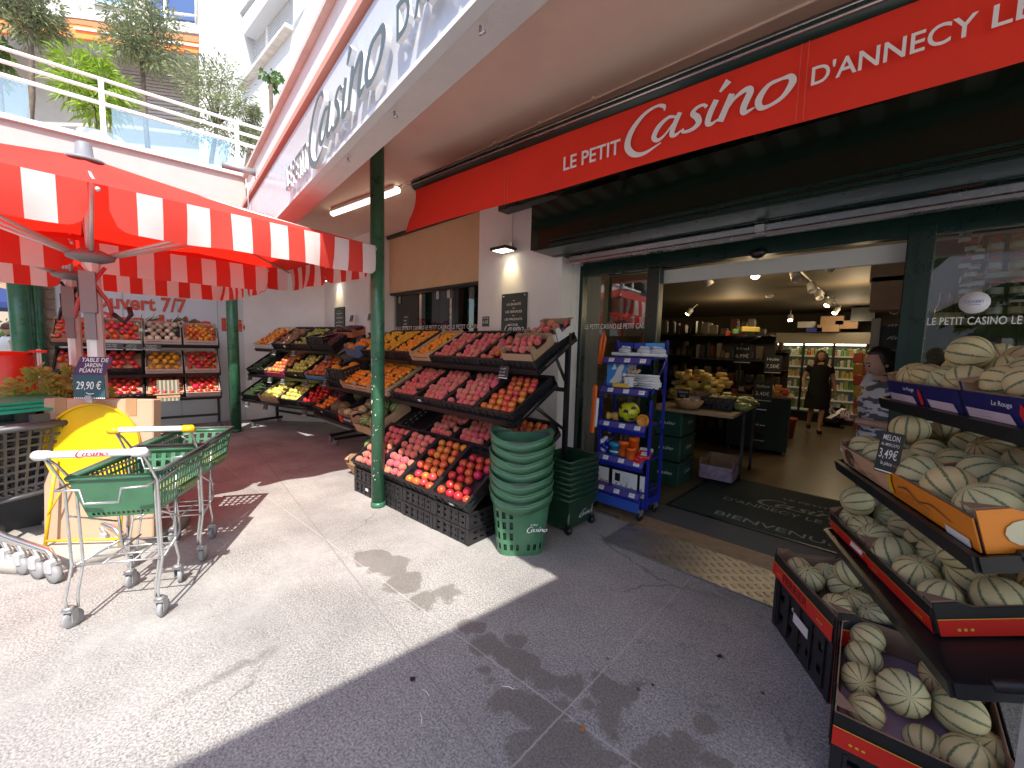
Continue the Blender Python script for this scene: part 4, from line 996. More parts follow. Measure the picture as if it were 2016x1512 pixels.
for M, k, r, lb, knd in ((top2[0], 'apricot', .031, 'black crate of apricots on the top shelf right beside the column', 'black'), (top2[1], 'lemon', .032, 'black crate of lemons on the top shelf hidden by the column', 'black'), (top2[2], 'lemon', .033, 'black crate of lemons on the top shelf left of the column', 'black')):
    crate(knd, M, .40, D6, .12, lb); fill(k, M, .40, D6, .12, r, '%s in the %s' % (KN[k], ' '.join(lb.split(' ')[1:])), gaps=.05)
M = top2[3] @ T(-.02, -.04, .03) @ RZ(-.15) @ RX(R_(-8)); BLB = mat('faded_blue_print', (.07, .14, .30), .6, var=.1)
crate('card', M, .46, .56, .16, 'blue printed cardboard box of oranges on the top shelf', out=BLB, lip=.72); fill('orange', M, .46, .56, .13, .05, 'orange in the blue printed cardboard box', gaps=.05, mound=.7)
low2 = tier([-4.62, -5.1, -5.62, -6.1], 2.35, .555)
M = low2[0] @ T(0, -.06, .0); crate('card', M, .46, .54, .17, 'cardboard box of small watermelons on the low shelf behind the column', out=CARD); fill('watermelon', M, .46, .54, .16, .085, 'small watermelon on the low shelf behind the column', gaps=0, mound=.4)
M = low2[1] @ T(0, -.05, .05) @ RX(R_(-14)); crate('card', M, .42, .5, .15, 'black and red fruit box of green melons on the low shelf', out=BLK); fill('melon', M, .42, .5, .14, .065, 'green melon in the black and red box on the low shelf', gaps=.1)
q = MB(M); q.box((-.14, -.014, .06), (.09, .004, .09), mat('print_red')); write(q, 'CANTALOUP', T(-.06, -.014, .05) @ LF, WHT, .03, .22, .004); tag(q.build('print'), 'red and white print on the front of the black melon box', 'print')
crate('black', low2[2], .47, D6, .12, 'black crate of dark ribbed squashes on the low shelf'); fill('squash', low2[2], .47, D6, .13, .105, 'dark ribbed squash in the crate on the low shelf', gaps=0)
crate('black', low2[3], .42, D6, .12, 'black crate of plums and persimmons at the left end of the low shelf'); fill('orange', low2[3], .42, D6, .12, .035, 'orange persimmon at the left end of the low shelf', gaps=.05, tmax=.5, kind2='plum', f2=.15)
fill('plum', low2[3], .42, D6, .12, .03, 'dark plum at the left end of the low shelf', gaps=.05, tmin=.5)

# --- floor stacks in front of the peach rack
F0, F1 = PZ(696, 966) , PZ(920, 1078); ft = (F1 - F0); fw = ft.length / 4; fa = math.atan2(ft.y, ft.x)
FM = T(F0.x, F0.y, 0) @ RZ(fa)
names = ['first', 'second', 'third', 'last']
fr_ = [('peach', 'peaches behind the column'), ('peach', 'peaches right of the column'), ('nectarine', 'orange nectarines'), ('rednect', 'red nectarines beside the green baskets')]
for i, (k, lb) in enumerate(fr_):
    M = FM @ T(fw * (i + .5), .012, 0)
    for j in range(2):
        crate('black', M @ T(U(-.004, .004), U(0, .008), .136 * j), fw * .985, .6, .13, '%s empty black crate under the tilted crate of %s' % (('lower', 'upper')[j], lb))
    Mt = M @ T(0, .02, .262) @ RX(R_(35)); crate('black', Mt, fw * .97, .6, .11, 'tilted black crate full of ' + lb)
    fill(k, Mt, fw * .97, .6, .11, .0395, '%s in the tilted floor crate of %s' % (KN[k], lb), gaps=.0 if i < 3 else .08, mound=.6, tmin=0, tmax=1 if i < 3 else .9, top=.9)
# watermelon box on the floor
p = PZ(668, 935); WMX = T(p.x + .42, p.y + .16, .03) @ RZ(.12) @ RX(R_(30))
crate('card', WMX, .62, .62, .22, 'tilted kraft box of watermelons on the floor behind the column', lip=.75, out=mat('orange_print_card', (.50, .24, .08), .7, col2=(.42, .27, .14), vs=4)); 
for i, (x, y) in enumerate([(-.18, .14), (.04, .13), (.22, .15), (-.19, .33), (.02, .34), (.2, .36), (-.15, .5), (.1, .52)]):
    fruit('watermelon', WMX @ T(x, y, .13 + (.05 if i in (3, 4) else 0)), .095, 'striped green watermelon in the kraft box on the floor', 'watermelons in the kraft floor box')

# --- apple rack on the slanting wall
AX = math.atan2(.62, 2.2); AMx = T(-8.72, 1.95, 0) @ RZ(AX) @ T(1.12, 0, 0)
rack('produce_rack', 'black sloping rack of apples and pears against the slanting wall', AMx, 2.2, [(-.02, .54), (.10, .99), (.24, 1.46)], back=.62, htop=1.7, tilt=33)
def arow(y, z, its):
    for i, (kd, k, r, lb, kw) in enumerate(its):
        x = -1.1 + .275 + .55 * i; M = AMx @ T(x, y + .01, z + .005) @ RX(R_(33))
        crate(kd, M, .5, D6, .12, lb, **kw)
        if k: fill(k, M, .5, D6, .12, r, '%s in the %s' % (KN[k], ' '.join(w_ for w_ in lb.split(' ')[1:] if w_ != 'full')), gaps=.05)
MAG = mat('magenta_card', (.50, .02, .10), .6)
arow(.24, 1.46, [('card', 'mtomato', .036, 'white cardboard box of mixed small tomatoes, top left of the apple rack', dict(out=CARDW, inn=CARDW)), ('black', 'fig', .042, 'black crate of brown pears on the top shelf of the apple rack', {}), ('black', 'pear', .042, 'black crate of green pears on the top shelf of the apple rack', {}), ('black', 'plum', .03, 'black crate of dark plums at the right of the top apple shelf', {})])
arow(.10, .99, [('black', None, 0, 'black crate of courgettes on the middle shelf of the apple rack', {}), ('card', 'apple', .043, 'magenta box of red apples on the middle shelf', dict(out=MAG)), ('black', 'gapple', .043, 'black crate of golden apples on the middle shelf', {}), ('card', 'apple', .042, 'white and blue box of red apples on the middle shelf', dict(out=mat('sky_blue_card', (.06, .25, .55), .6)))])
arow(-.02, .54, [('black', None, 0, 'black crate of dark courgettes on the bottom shelf', {}), ('wood', 'gapple', .045, 'wooden crate of green apples on the bottom shelf', {}), ('black', 'gapple', .045, 'black crate of yellow green apples on the bottom shelf', {}), ('black', 'rtomato', .047, 'black crate of red apples at the right of the bottom shelf', {})])
for y, z, lb in ((.10, .99, 'middle'), (-.02, .54, 'bottom')):
    for k in range(22):
        M = AMx @ T(-.825, y, z) @ RX(R_(33)) @ T(U(-.04, .04), .03 + .52 * (k % 11) / 11, .085 + .035 * (k // 11)) @ RY(PI / 2 + U(-.08, .08)) @ RX(U(-.1, .1))
        fruit('zucchini', M, .022 * U(.85, 1.1) * 2.0 / 1.7, 'dark green courgette piled on the %s shelf of the apple rack' % lb, 'courgettes on the %s shelf' % lb, rot=None)
M = AMx @ T(.66, .20, 1.56) @ RX(R_(12)); crate('black', M, .42, .36, .14, 'small black crate of yellow plums set on top of the pears'); fill('lemon', M, .42, .36, .10, .02, 'tiny yellow plum in the small black crate', gaps=.05, rows=7)
M = AMx @ T(1.0, .50, 1.70) @ RX(R_(16)); crate('card', M, .44, .34, .13, 'orange brown box of dark cherries, top right of the apple rack', out=mat('rust_card', (.42, .13, .05), .6)); fill('plum', M, .44, .34, .13, .022, 'dark cherry in the orange brown box', gaps=.03, rows=8)
k = 0
for y, z, xs_ in ((.21, 1.46, (-.45, .12)), (.07, .98, (-.95, -.35, .02, .62)), (-.05, .52, (-.85, -.3, .75))):
    for x in xs_:
        k += 1; p = AMx @ V((x, y - .03, z - .05)); minitag(p, AX, .13, .1, k, 'small chalked price slate clipped to the front of the apple rack', 'price slates on the apple rack')
for px, py, y in ((590, 722, None), (1270 / 5.04 + 440, 340 / 5.04 + 560, 3.2), (1450 / 5.04 + 440, 325 / 5.04 + 560, 3.2), (1210 / 4.8 + 740 - .3, 640 / 4.8 + 600, 2.66), (1038 / 4.8 + 740, 160 / 4.8 + 600, 3.25), (735 + 65, 632, 3.22), (643, 706, 2.66), (640, 752, 2.35)):
    if y is None: continue
    k += 1; p = PY(px, py, y); lb = {3.25: 'price slate stuck up behind the peaches with large white digits', 2.66: 'price slate hanging from the peach rack shelf', 3.2: 'price slate standing on the wall side of the fruit', 3.22: 'price slate leaning crooked in front of the cabinet window', 2.35: 'price slate at the end of the low squash shelf'}[y]
    if y == 3.25: chalk(T(*p) @ T(0, 0, -.06), .12, .12, [('PÊCHE', .75, .16, .8), ('4.20€', .32, .3, .8)], lb)
    else: minitag(p, .2 if y == 3.22 else 0, .12, .12 if y != 3.22 else .2, k, lb, 'price slates, %s' % lb)

# --- tomato rack against the end wall
TR = frame((-8.5, 1.58, 0), CV, (-CU)) ; TM = TR @ T(-.98, 0, 0)
rack('produce_rack', 'black wire rack of tomatoes under the red wall lettering', TM, 1.95, [(-.02, .64), (.02, 1.03), (.08, 1.50)], back=.5, htop=1.66, depth=.52, tilt=36)
TT = R_(36)
def trow(y, z, its, zz):
    for i, (kd, k, r, lb, kw) in enumerate(its):
        M = TM @ T(-.98 + .245 + .49 * i, y + .01, z + .005) @ RX(TT)
        crate(kd, M, .46, .5, .11, lb, **kw)
        if k: fill(k, M, .46, .5, .11, r, '%s in the %s' % (KN[k], ' '.join(lb.split(' ')[1:])), gaps=.05, mound=.8)
WP = mat('printed_pink_crate', (.55, .42, .38), .7, var=.1)
trow(.08, 1.50, [('card', 'tomato', .045, 'brown box of orange red tomatoes, top left of the tomato rack', dict(out=mat('brown_red_card', (.35, .12, .08), .7))), ('card', 'tomato', .05, 'white box of red tomatoes beside the parasol pole, top shelf', dict(out=CARDW)), ('wood', 'onion', .042, 'pale crate of mixed onions and potatoes on the top tomato shelf', dict(out=WP)), ('wood', 'mtomato', .04, 'pale crate of red and yellow tomatoes at the top right', dict(out=WP))], 0)
trow(.02, 1.03, [('black', 'rtomato', .042, 'black crate of vine tomatoes, middle left of the tomato rack', {}), ('black', 'rtomato', .05, 'black crate of beef tomatoes next to the pole, middle shelf', {}), ('wood', 'ytomato', .05, 'pale crate of yellow tomatoes on the middle shelf', dict(out=WP)), ('wood', 'rtomato', .046, 'pale crate of red tomatoes at the right of the middle shelf', dict(out=WP))], 0)
trow(-.02, .64, [('black', 'rtomato', .042, 'black crate of tomatoes low behind the herbs', {}), ('black', 'rtomato', .042, 'black crate of plum tomatoes on the low tomato shelf', {}), ('card', 'rtomato', .04, 'dark printed box of red tomatoes with a price on its front', dict(out=BLK)), ('wood', 'rtomato', .046, 'pale crate of flattened red tomatoes, lowest on the right', dict(out=WP))], 0)
# spring onions and garlic on top
GRN = mat('onion_green', (.05, .11, .03), .5)
for i, (x, y) in enumerate(((.05, .40), (.13, .20), (.42, .42), (.60, .40))):
    sp_ = thing('spring_onions', 'bunch of white spring onions with green tops laid over the tomatoes', 'spring onions', TM @ T(x - .1, .08 + y, 1.50 + y * .5 + .12), 'spring onion bunches on the tomatoes')
    q = MB()
    for k in range(9): a = U(-.4, .4); q.tube([(U(-.02, .02), 0, .0), (.05 + a * .1, .06, .03), (.14 + a * .3, .12, .07 + U(0, .07)), (.2 + a * .4, .16, .08 + U(-.02, .12))], [.008, .008, .006, .002], GRN, 5)
    q.build('leaves', sp_)
    q = MB()
    for k in range(7): q.sph((U(-.06, .01), U(-.04, .04), U(-.01, .02)), .022, mat('bulb_white', (.72, .70, .60), .4), 8, 6)
    q.build('bulbs', sp_)
for i, x in enumerate((-.32, -.1, .12)):
    p = TM @ V((x, .04, 1.46)); minitag(p, math.atan2(CV.y, CV.x), .2, .1, 40 + i, 'wide chalked price slate under the top tomato shelf', 'price slates on the tomato rack')
p = TM @ V((.38, .3, 1.72)); minitag(p, math.atan2(CV.y, CV.x), .13, .11, 44, 'light price slate among the onions', None)
q = MB(TM @ T(.28, -.06, .60) @ RX(-.15))
for i in range(6): q.box((-.125 + .05 * i, 0, .17), (.028, .008, .34), mat('striped_canvas_green', (.10, .14, .10), .8))
for i in range(5): q.box((-.10 + .05 * i, .001, .17), (.022, .008, .34), mat('striped_canvas_tan', (.40, .30, .22), .8))
q.box((0, -.006, .09), (.29, .006, .07), CARD); tag(q.build('folded_deckchair'), 'folded green striped canvas seat leaning on the tomato rack', 'folding seat')
EL2 = TM @ T(.27, -.052, .68) @ RX(TT)
q = MB(TM @ T(.245 + .03, -.035, .66) @ RX(TT)); scrawl(q, T(-.1, -.006, .02) @ LF, CHALK, .2, .07, 2, 9); tag(q.build('chalk_writing'), 'chalked price on the front of the dark tomato box', 'writing')
# ================= parasols =================
def parasol(ctr, rz, hx, hy, ze, za, zh, lab, strap, cap=True):
    t = thing('market_parasol', lab, 'parasol', T(ctr[0], ctr[1], 0) @ RZ(rz))
    n = 10; q = MB(); cs = [(-hx, -hy), (hx, -hy), (hx, hy), (-hx, hy)]
    for k in range(4):
        a, b_ = V((*cs[k], ze)), V((*cs[(k + 1) % 4], ze)); o = V((0, 0, za)); vs = []; fs = []
        for i in range(n + 1):
            for j in range(n + 1):
                u = i / n; w_ = j / n; p = o * (1 - u) + (a * (1 - w_) + b_ * w_) * u
                p.z -= .05 * math.sin(PI * u) * math.sin(PI * ((w_ * 2) % 1 if w_ < 1 else 0)) + .03 * math.sin(PI * u)
                vs.append(p)
        for i in range(n):
            for j in range(n): c_ = i * (n + 1) + j; fs.append([c_, c_ + n + 1, c_ + n + 2, c_ + 1])
        q.add(vs, fs, REDU, True)
    q.build('canopy', t)
    sw = .119
    for k in range(4):
        a, b_ = V((*cs[k], ze)), V((*cs[(k + 1) % 4], ze)); mid_ = (a + b_) / 2
        for (p0, p1) in ((a, mid_), (b_, mid_)):
            L_ = (p1 - p0).length; d_ = (p1 - p0) / L_; nn = V((mid_.x, mid_.y, 0)).normalized(); q = MB(); ncol = max(2, round((L_ - .06) / sw)); w_ = (L_ - .055) / ncol; ph = U(0, 6)
            for c_ in range(ncol):
                m_ = REDU if (c_ + (ncol % 2 == 0)) % 2 == 0 else WHU
                sub = 4; vs = []; fs = []
                for i in range(sub + 1):
                    x = w_ * (c_ + i / sub) + .012
                    hh = .255
                    e0 = (L_ - .043 - x) / .10; e1 = (x - .01) / .06
                    e = min(1, max(0, e0)); f = min(1, max(0, e1)); cut = (1 - math.sqrt(max(0, 1 - (1 - e) ** 2))) * .12 + (1 - math.sqrt(max(0, 1 - (1 - f) ** 2))) * .05
                    for j in range(4):
                        v_ = j / 3; off = .03 * v_ * math.sin(x * 5.3 + ph) + .02 * v_ * v_ * math.sin(x * 13 + ph * 2) + .035 * v_ * (1 - v_)
                        vs.append(p0 + d_ * (x + .03 * v_ * (1 if e < 1 and False else 0)) + nn * off - V((0, 0, max(.01, hh - cut) * v_)))
                for i in range(sub):
                    for j in range(3): z_ = i * 4 + j; fs.append([z_, z_ + 4, z_ + 5, z_ + 1])
                q.add(vs, fs, m_, True)
            q.build('valance', t)
    q = MB(); ends = [V((*c_, ze)) for c_ in cs] + [(V((*cs[k], ze)) + V((*cs[(k + 1) % 4], ze))) / 2 for k in range(4)]
    AL2 = mat('parasol_alloy', (.66, .64, .62), .35, .35, var=.05)
    for e in ends:
        top_ = V((0, 0, za - .05)); rb = MB(); e2 = e - V((0, 0, .03)); rb.tube([top_, e2], .013, AL2, 6); rb.build('rib', t)
        sb = MB(); sb.tube([V((0, 0, zh)) + V((e.x, e.y, 0)).normalized() * .08, top_ * .42 + e2 * .58], .014, AL2, 6); sb.build('strut', t)
    q = MB(); q.lathe([(.052, 0), (.05, zh)], mat('pole_alloy', (.68, .68, .69), .35, .3, var=.04), 8, smooth=False); q.build('pole', t)
    q = MB(); q.tube([(0, 0, zh - .02), (0, 0, za)], .022, AL2, 10); q.build('upper_pole', t)
    GP = mat('grey_fitting', (.20, .20, .215), .5)
    q = MB(); q.lathe([(.05, zh - .05), (.13, zh - .02), (.14, zh + .01), (.06, zh + .05), (.03, zh + .05)], GP, 16); q.build('hub', t)
    q = MB(); q.lathe([(.125, za - .045), (.12, za - .025), (.052, za + .0), (.045, za + .085), (.03, za + .10), (0, za + .103)], GP, 16); q.build('cap', t)
    q = MB(T(.045, -.02, 0)); q.prism([(-.06, -.045), (.05, -.055), (.07, .03), (-.05, .05)], zh - .42, zh - .12, GP); q.prism([(-.045, -.03), (.04, -.04), (.05, .02), (-.04, .035)], zh - .62, zh - .42, GP); q.box((.0, -.058, zh - .3), (.015, .01, .22), BLK); q.build('crank_housing', t)
    q = MB()
    for s in (-1, 1): q.tube([(.06, s * .07, zh - .08), (.085, 0, zh - .2), (.07, -s * .08, zh - .34), (.05, -s * .1, zh - .45)], .014, strap, 5)
    q.tube([(.06, .1, zh - .42), (.08, .16, zh - .48), (.06, .2, zh - .42), (.05, .19, zh - .36)], .018, BLK, 6); q.build('strap', t)
    return t
STR = mat('red_strap', (.40, .05, .05), .6)
pr1 = parasol((-4.47, .05), R_(2), 1.03, 1.76, 2.48, 2.92, 2.2, 'large red market parasol with striped valance nearest the trolleys', STR)
pr2 = parasol((-5.98, -.08), R_(2), .93, 1.47, 2.40, 2.76, 2.2, 'second red market parasol half hidden behind the nearer one', BLK)
q = MB(); q.lathe([(.58, 0), (.58, .07), (.54, .10), (.0, .105)], mat('cast_concrete', (.36, .335, .30), .9, var=.12, vs=7, bump=.4), 40); o = q.build('parasol_base'); o.location = (-4.6, .0, 0)
tag(o, 'round concrete parasol base under the leaning cardboard box', 'parasol base')
q = MB(); q.lathe([(.4, 0), (.4, .07), (.0, .075)], mat('cast_concrete'), 32); o = q.build('parasol_base'); o.location = (-5.98, -.08, 0); tag(o, 'round concrete base of the rear parasol', 'parasol base')

# ================= garden table, carton, herbs, red tank =================
bl, br = PZ(84, 1066, .1), PZ(300, 1060, .1); bd = (br - bl); bw = bd.length
BX = frame(bl, bd, (0, 0, 1))       # x along the face, y up, z = towards the viewer? (x cross up)
nz_ = BX.to_3x3() @ V((0, 0, 1))
if nz_.dot(EYE - bl) < 0: pass
bh = PL(190, 787, bl, nz_).z - .1
back = -1 if nz_.dot(EYE - bl) > 0 else 1
tb = thing('carton', 'big brown carton standing on the parasol base behind the yellow table', 'box', BX @ RX(R_(4) * back))
q = MB(); q.box((bw / 2, bh / 2, back * .05), (bw, bh, .09), mat('brown_carton', (.44, .285, .19), .8, var=.06, vs=5, bump=.05), bev=.008); q.build('body', tb)
TAPE = mat('brown_tape', (.34, .20, .10), .25)
for x in (.16, .80): q = MB(); q.box((bw * x, bh - .06, back * .003), (.075, .13, .004), TAPE); q.build('tape', tb)
q = MB(); q.box((bw * .5, bh + .001, back * .05), (bw * .98, .003, .012), BLK); q.build('flap_gap', tb)
f0 = -back
yt = thing('folding_table', 'round yellow folding garden table leaning upright on the carton', 'table', BX @ T(bw * .47, 0, f0 * .05) @ RX(R_(7) * back))
r_t = .315; zc = bh - .03 - r_t
q = MB(T(0, zc, 0)); q.lathe([(0, -.008), (r_t - .01, -.008), (r_t, -.004), (r_t, .018 * 1), (r_t - .012, .018), (r_t - .014, .0), (0, .0)], YEL, 56, smooth=False); q.build('tabletop', yt)
for sx in (-1, 1):
    q = MB(); q.tube([(sx * .22, zc - .1, f0 * .02), (sx * .24, -.02, f0 * .05)], .011, YEL, 6); q.build('leg', yt)
    q = MB(); q.tube([(sx * .14, zc - .12, f0 * .03), (-sx * .20, .02, f0 * .02)] if False else [(sx * .12, zc - .2, f0 * .025), (sx * .235, .22, f0 * .045)], .007, YEL, 6); q.build('brace', yt)
for zz in (.04,): q = MB(); q.tube([(-.24, zz, f0 * .048), (.24, zz, f0 * .048)], .009, YEL, 6); q.build('crossbar', yt)
# price sign
pz = PL(172, 780, bl + nz_ * (.05 * f0), nz_)
PS = thing('price_sign', 'chalked price sign for the garden table clipped on the carton', 'price sign', BX @ T((BX.inverted() @ pz).x, bh + .01, f0 * .03))
sd = f0
q = MB(); q.box((0, .085, 0), (.20, .17, .005), mat('teal_slate', (.02, .07, .09), .5)); q.slab([(-.105, .17, -.002), (.105, .17, -.002), (.165, .30, -.002), (-.04, .30, -.002)], (0, 0, .005), mat('violet_slate', (.055, .02, .075), .5)); q.build('board', PS)
q = MB()
rot_ = Mx.Identity(4) if f0 > 0 else RY(PI)
for s, y, h_, w_ in (('TABLE DE', .265, .028, .17), ('JARDIN', .228, .028, .12), ('PLIANTE', .19, .028, .15), ('29,90 €', .07, .055, .165)):
    write(q, s, T((y - .17) * .45 * (y > .1) + .012 * (y > .1), y, sd * .0045) @ rot_, CHALK, h_, w_, .002, .25, cx=True)
ribbon(q, [(-.02, .045), (.0, .035), (.03, .04)], [.004, .006, .004], T(0, 0, sd * .004) @ rot_, CHALK, 3)
for k in range(16): q.box((-.094 + .0125 * k, .006, sd * .0035), (.007, .008, .001), CHALK)
q.build('chalk_writing', PS)
q = MB(); q.box((0, -.0, 0), (.04, .05, .03), STEEL); q.build('clip', PS)

def leafcards(mb, m, pts, L, W, droop=.3, rnd=1.0):
    for p, d_ in pts:
        l = L * U(.6, 1.2); w_ = W * U(.7, 1.2); d_ = V(d_).normalized(); s_ = d_.cross(V((U(-1, 1), U(-1, 1), U(-.6, 1)))).normalized(); dn = V((0, 0, -droop * l))
        p = V(p); mb.add([p, p + d_ * l * .45 + s_ * w_ / 2, p + d_ * l + dn, p + d_ * l * .45 - s_ * w_ / 2], [[0, 1, 2, 3]], m)
def rdir(zb=0.):
    a = U(0, 2 * PI); z = U(-1, 1) + zb; r = math.sqrt(max(.05, 1 - min(1, abs(z)) ** 2)); return V((r * math.cos(a), r * math.sin(a), z))
BAS = mat('basil_leaf', (.42, .55, .10), .5, col2=(.26, .40, .08), vs=9, trans=.35)
BASR = mat('bronze_herb_leaf', (.48, .44, .14), .5, col2=(.36, .40, .10), vs=9, trans=.35)
for j, (px, py, lb) in enumerate(((78, 800, 'bushy green herb plant with bronze tops next to the red tank'), (150, 790, 'bushy green herb plant behind the table price sign'))):
    c_ = PX(px, py, -5.05); hp = thing('potted_herb', lb, 'plant', loc=(c_.x, c_.y, .62)); 
    q = MB(); P_ = []; Q_ = []
    for k in range(700):
        d_ = rdir(.3); rr = U(.3, 1) ** .5; p = V((d_.x * .24 * rr, d_.y * .22 * rr, .46 + d_.z * .21 * rr)); (Q_ if p.z > .52 and random.random() < .75 else P_).append((p, V((d_.x, d_.y, .3))))
    leafcards(q, BAS, P_, .075, .05); leafcards(q, BASR, Q_, .06, .036); q.build('leaves', hp)
    q = MB()
    for k in range(14): a = U(0, 6.3); q.tube([(.03 * math.cos(a), .03 * math.sin(a), .1), (.14 * math.cos(a), .14 * math.sin(a), .5)], .004, BAS, 4)
    q.build('stem', hp)
    q = MB(); q.lathe([(.07, 0), (.1, .16), (.14, .27), (.138, .27), (.09, .15)], mat('clear_wrapper', (.42, .5, .44), .2), 12, smooth=False); q.build('wrapper', hp)
q = MB(); 
c_ = PX(115, 850, -5.05); q.box((c_.x - .05, c_.y, .30), (.5, .8, .6), mat('dark_stand', (.02, .02, .022), .5)); tag(q.build('plant_stand'), 'low dark stand carrying the herb plants', 'stand')
a = PX(8, 740, -5.4); rt = thing('red_tank', 'upright red cylinder in a white edged cage at the left edge', 'tank', loc=(a.x - .2, a.y + .0, 0))
q = MB(); q.lathe([(.16, .45), (.17, .5), (.17, 1.42), (.16, 1.45), (.0, 1.46)], mat('glossy_red_paint', (.62, .03, .012), .35), 28); q.build('cylinder', rt)
q = MB(); 
for y in (.185, .20): q.box((.08, y, .98), (.02, .012, 1.0), WHITE)
q.box((.08, .19, 1.46), (.1, .1, .02), RED); q.box((.085, .185, 1.3), (.03, .03, .07), CARD); q.build('cage_edge', rt)
q = MB(); q.box((0, 0, .24), (.5, .5, .46), BLK); q.build('plinth', rt)

# ================= basket trolleys =================
def basket(mb, m, w0, w1, d0, d1, h, rim, rows=4):
    """tapered shopping basket with slotted walls; w/d at bottom and top, y runs away"""
    b0 = [(-w0 / 2, -d0 / 2, 0), (w0 / 2, -d0 / 2, 0), (w0 / 2, d0 / 2, 0), (-w0 / 2, d0 / 2, 0)]; b1 = [(-w1 / 2, -d1 / 2, h), (w1 / 2, -d1 / 2, h), (w1 / 2, d1 / 2, h), (-w1 / 2, d1 / 2, h)]
    mb.quad(*b0, m)
    for k in range(4):
        l = (k + 1) % 4; n = 6 if k % 2 == 0 else 16
        if k == 0:
            P0, P1, P2, P3 = V(b0[0]), V(b0[1]), V(b1[1]), V(b1[0]); mb.slots(P0, P1, P1.lerp(P2, .16), P0.lerp(P3, .16), m, 1, 12, .6, .6)
            mb.quad(P0.lerp(P3, .16), P1.lerp(P2, .16), P2, P3, m)
        else: mb.slots(b0[k], b0[l], b1[l], b1[k], m, rows, n, .55, .72, .04, .06)
    for k in range(4):
        a, c_ = V(b1[k]), V(b1[(k + 1) % 4]); mb.tube([a, c_], .014, rim, 6)
def trolley(M, endcap, lab, logo_=True):
    t = thing('basket_trolley', lab, 'shopping trolley', M)
    hw = .21; ZH = 1.0
    def tb_(nm, pts, r=.0072, m=CHROME): q = MB(); q.tube(pts, r, m, 7); return q.build(nm, t)
    for s in (-1, 1):
        x = s * hw
        tb_('leg', [(x, .02, .11), (x, .01, .18), (x - s * .0, .07, .34), (x, .06, .80), (x, -.02, .93), (x, -.07, ZH)])
        tb_('leg', [(x - s * .03, .05, .11), (x - s * .03, .05, .18), (x - s * .03, .105, .34), (x - s * .03, .09, .80), (x - s * .01, .0, .93), (x, -.06, ZH - .01)])
        tb_('rear_leg', [(s * .13, .40, .10), (s * .13, .42, .17), (s * .14, .36, .30), (s * .16, .37, .74)])
        tb_('side_rail', [(x, .07, .80), (s * .19, .40, .80), (s * .16, .68, .80), (0, .70, .80)] if False else [(x, .07, .795), (s * .185, .36, .80), (s * .165, .66, .80)])
        tb_('brace', [(x, .075, .62), (s * .17, .38, .46)], .006)
        tb_('lower_rail', [(x, .07, .33), (s * .14, .42, .34), (s * .14, .43, .40)], .007)
    tb_('front_loop', [(-.2, .065, .80), (-.2, -.02, .795), (-.09, -.03, .795), (-.075, -.03, .72), (.075, -.03, .72), (.09, -.03, .795), (.2, -.02, .795), (.2, .065, .80)])
    tb_('rear_loop', [(-.165, .66, .80), (-.12, .72, .74), (-.1, .71, .60), (.1, .71, .60), (.12, .72, .74), (.165, .66, .80)], .007)
    q = MB()
    for k in range(4): q.tube([(-.2 + .02 * k, .08 + .1 * k, .335), (.2 - .02 * k, .08 + .1 * k, .335)], .0055, CHROME, 5)
    for x in (-.07, .07): q.tube([(x, .07, .337), (x, .42, .345)], .0055, CHROME, 5)
    q.build('wire_shelf', t)
    tb_('rear_hoop', [(-.14, .42, .40), (-.13, .43, .56), (.13, .43, .56), (.14, .42, .40)], .006)
    for x, y in ((-hw, .03), (hw, .03), (-.13, .40), (.13, .40)):
        q = MB(T(x, y, 0)); q.lathe([(.018, -.011), (.046, -.012), (.05, -.006), (.05, .006), (.046, .012), (.018, .011)], TIRE, 20, M=T(0, .02, .05) @ RZ(U(-.5, .5)) @ RY(PI / 2)); q.build('wheel', t)
        q = MB(T(x, y, 0))
        for s in (-1, 1): q.box((s * .018, .012, .075), (.004, .045, .07), STEEL)
        q.box((0, .0, .11), (.045, .05, .012), STEEL); q.lathe([(.03, .117), (.018, .13)], STEEL, 12); q.build('fork', t)
    q = MB(); q.tube([(-hw + .02, -.075, ZH), (hw - .02, -.075, ZH)], .019, mat('white_grip', (.70, .70, .72), .35), 12)
    gr = q.build('handle', t)
    for s in (-1, 1): q = MB(); q.tube([(s * (hw - .035), -.075, ZH), (s * (hw + .012), -.073, ZH - .002), (s * (hw + .005), -.03, ZH - .02)], [.024, .027, .018], endcap, 12); q.build('end_cap', gr).matrix_parent_inverse = Mx.Identity(4)
    if logo_:
        q = MB(); logo(q, T(-.06, -.0955, ZH - .008) @ LF, mat('red_print', (.6, .02, .03), .5), .028); q.build('script_lettering', t)
    bs = MB(T(0, .38, .585)); basket(bs, SHOPG, .31, .38, .50, .66, .25, SHOPG); bs.build('basket', t, solid=.003)
    q = MB(T(0, .38, .585)); q.tube([(-.2, -.30, .255), (-.2, .33, .27), (.2, .33, .27), (.2, -.30, .255)], .012, CARTG, 7); q.build('basket_handle', t)
    q = MB(T(0, .38, .585)); q.box((.1, .15, .05), (.16, .2, .02), mat('leaflet', (.25, .3, .1), .4)); q.build('leaflet', t)
    q = MB(T(.178, .62, .72)); 
    return t
def tm(fl, fr):
    a, b_ = V(fl), V(fr); mid_ = (a + b_) / 2; x = (b_ - a).normalized(); return T(mid_.x, mid_.y, 0) @ RZ(math.atan2(x.y, x.x))
trolley(tm((-3.16, -.15, 0), (-2.945, .212, 0)), mat('white_cap', (.6, .61, .64), .4), 'zinc shopping trolley with a green basket and white grip, nearest the viewer')
trolley(tm((-3.74, .13, 0), (-3.524, .495, 0)), mat('yellow_cap', (.75, .42, .01), .4), 'zinc shopping trolley with a green basket and yellow grip ends, behind', False)

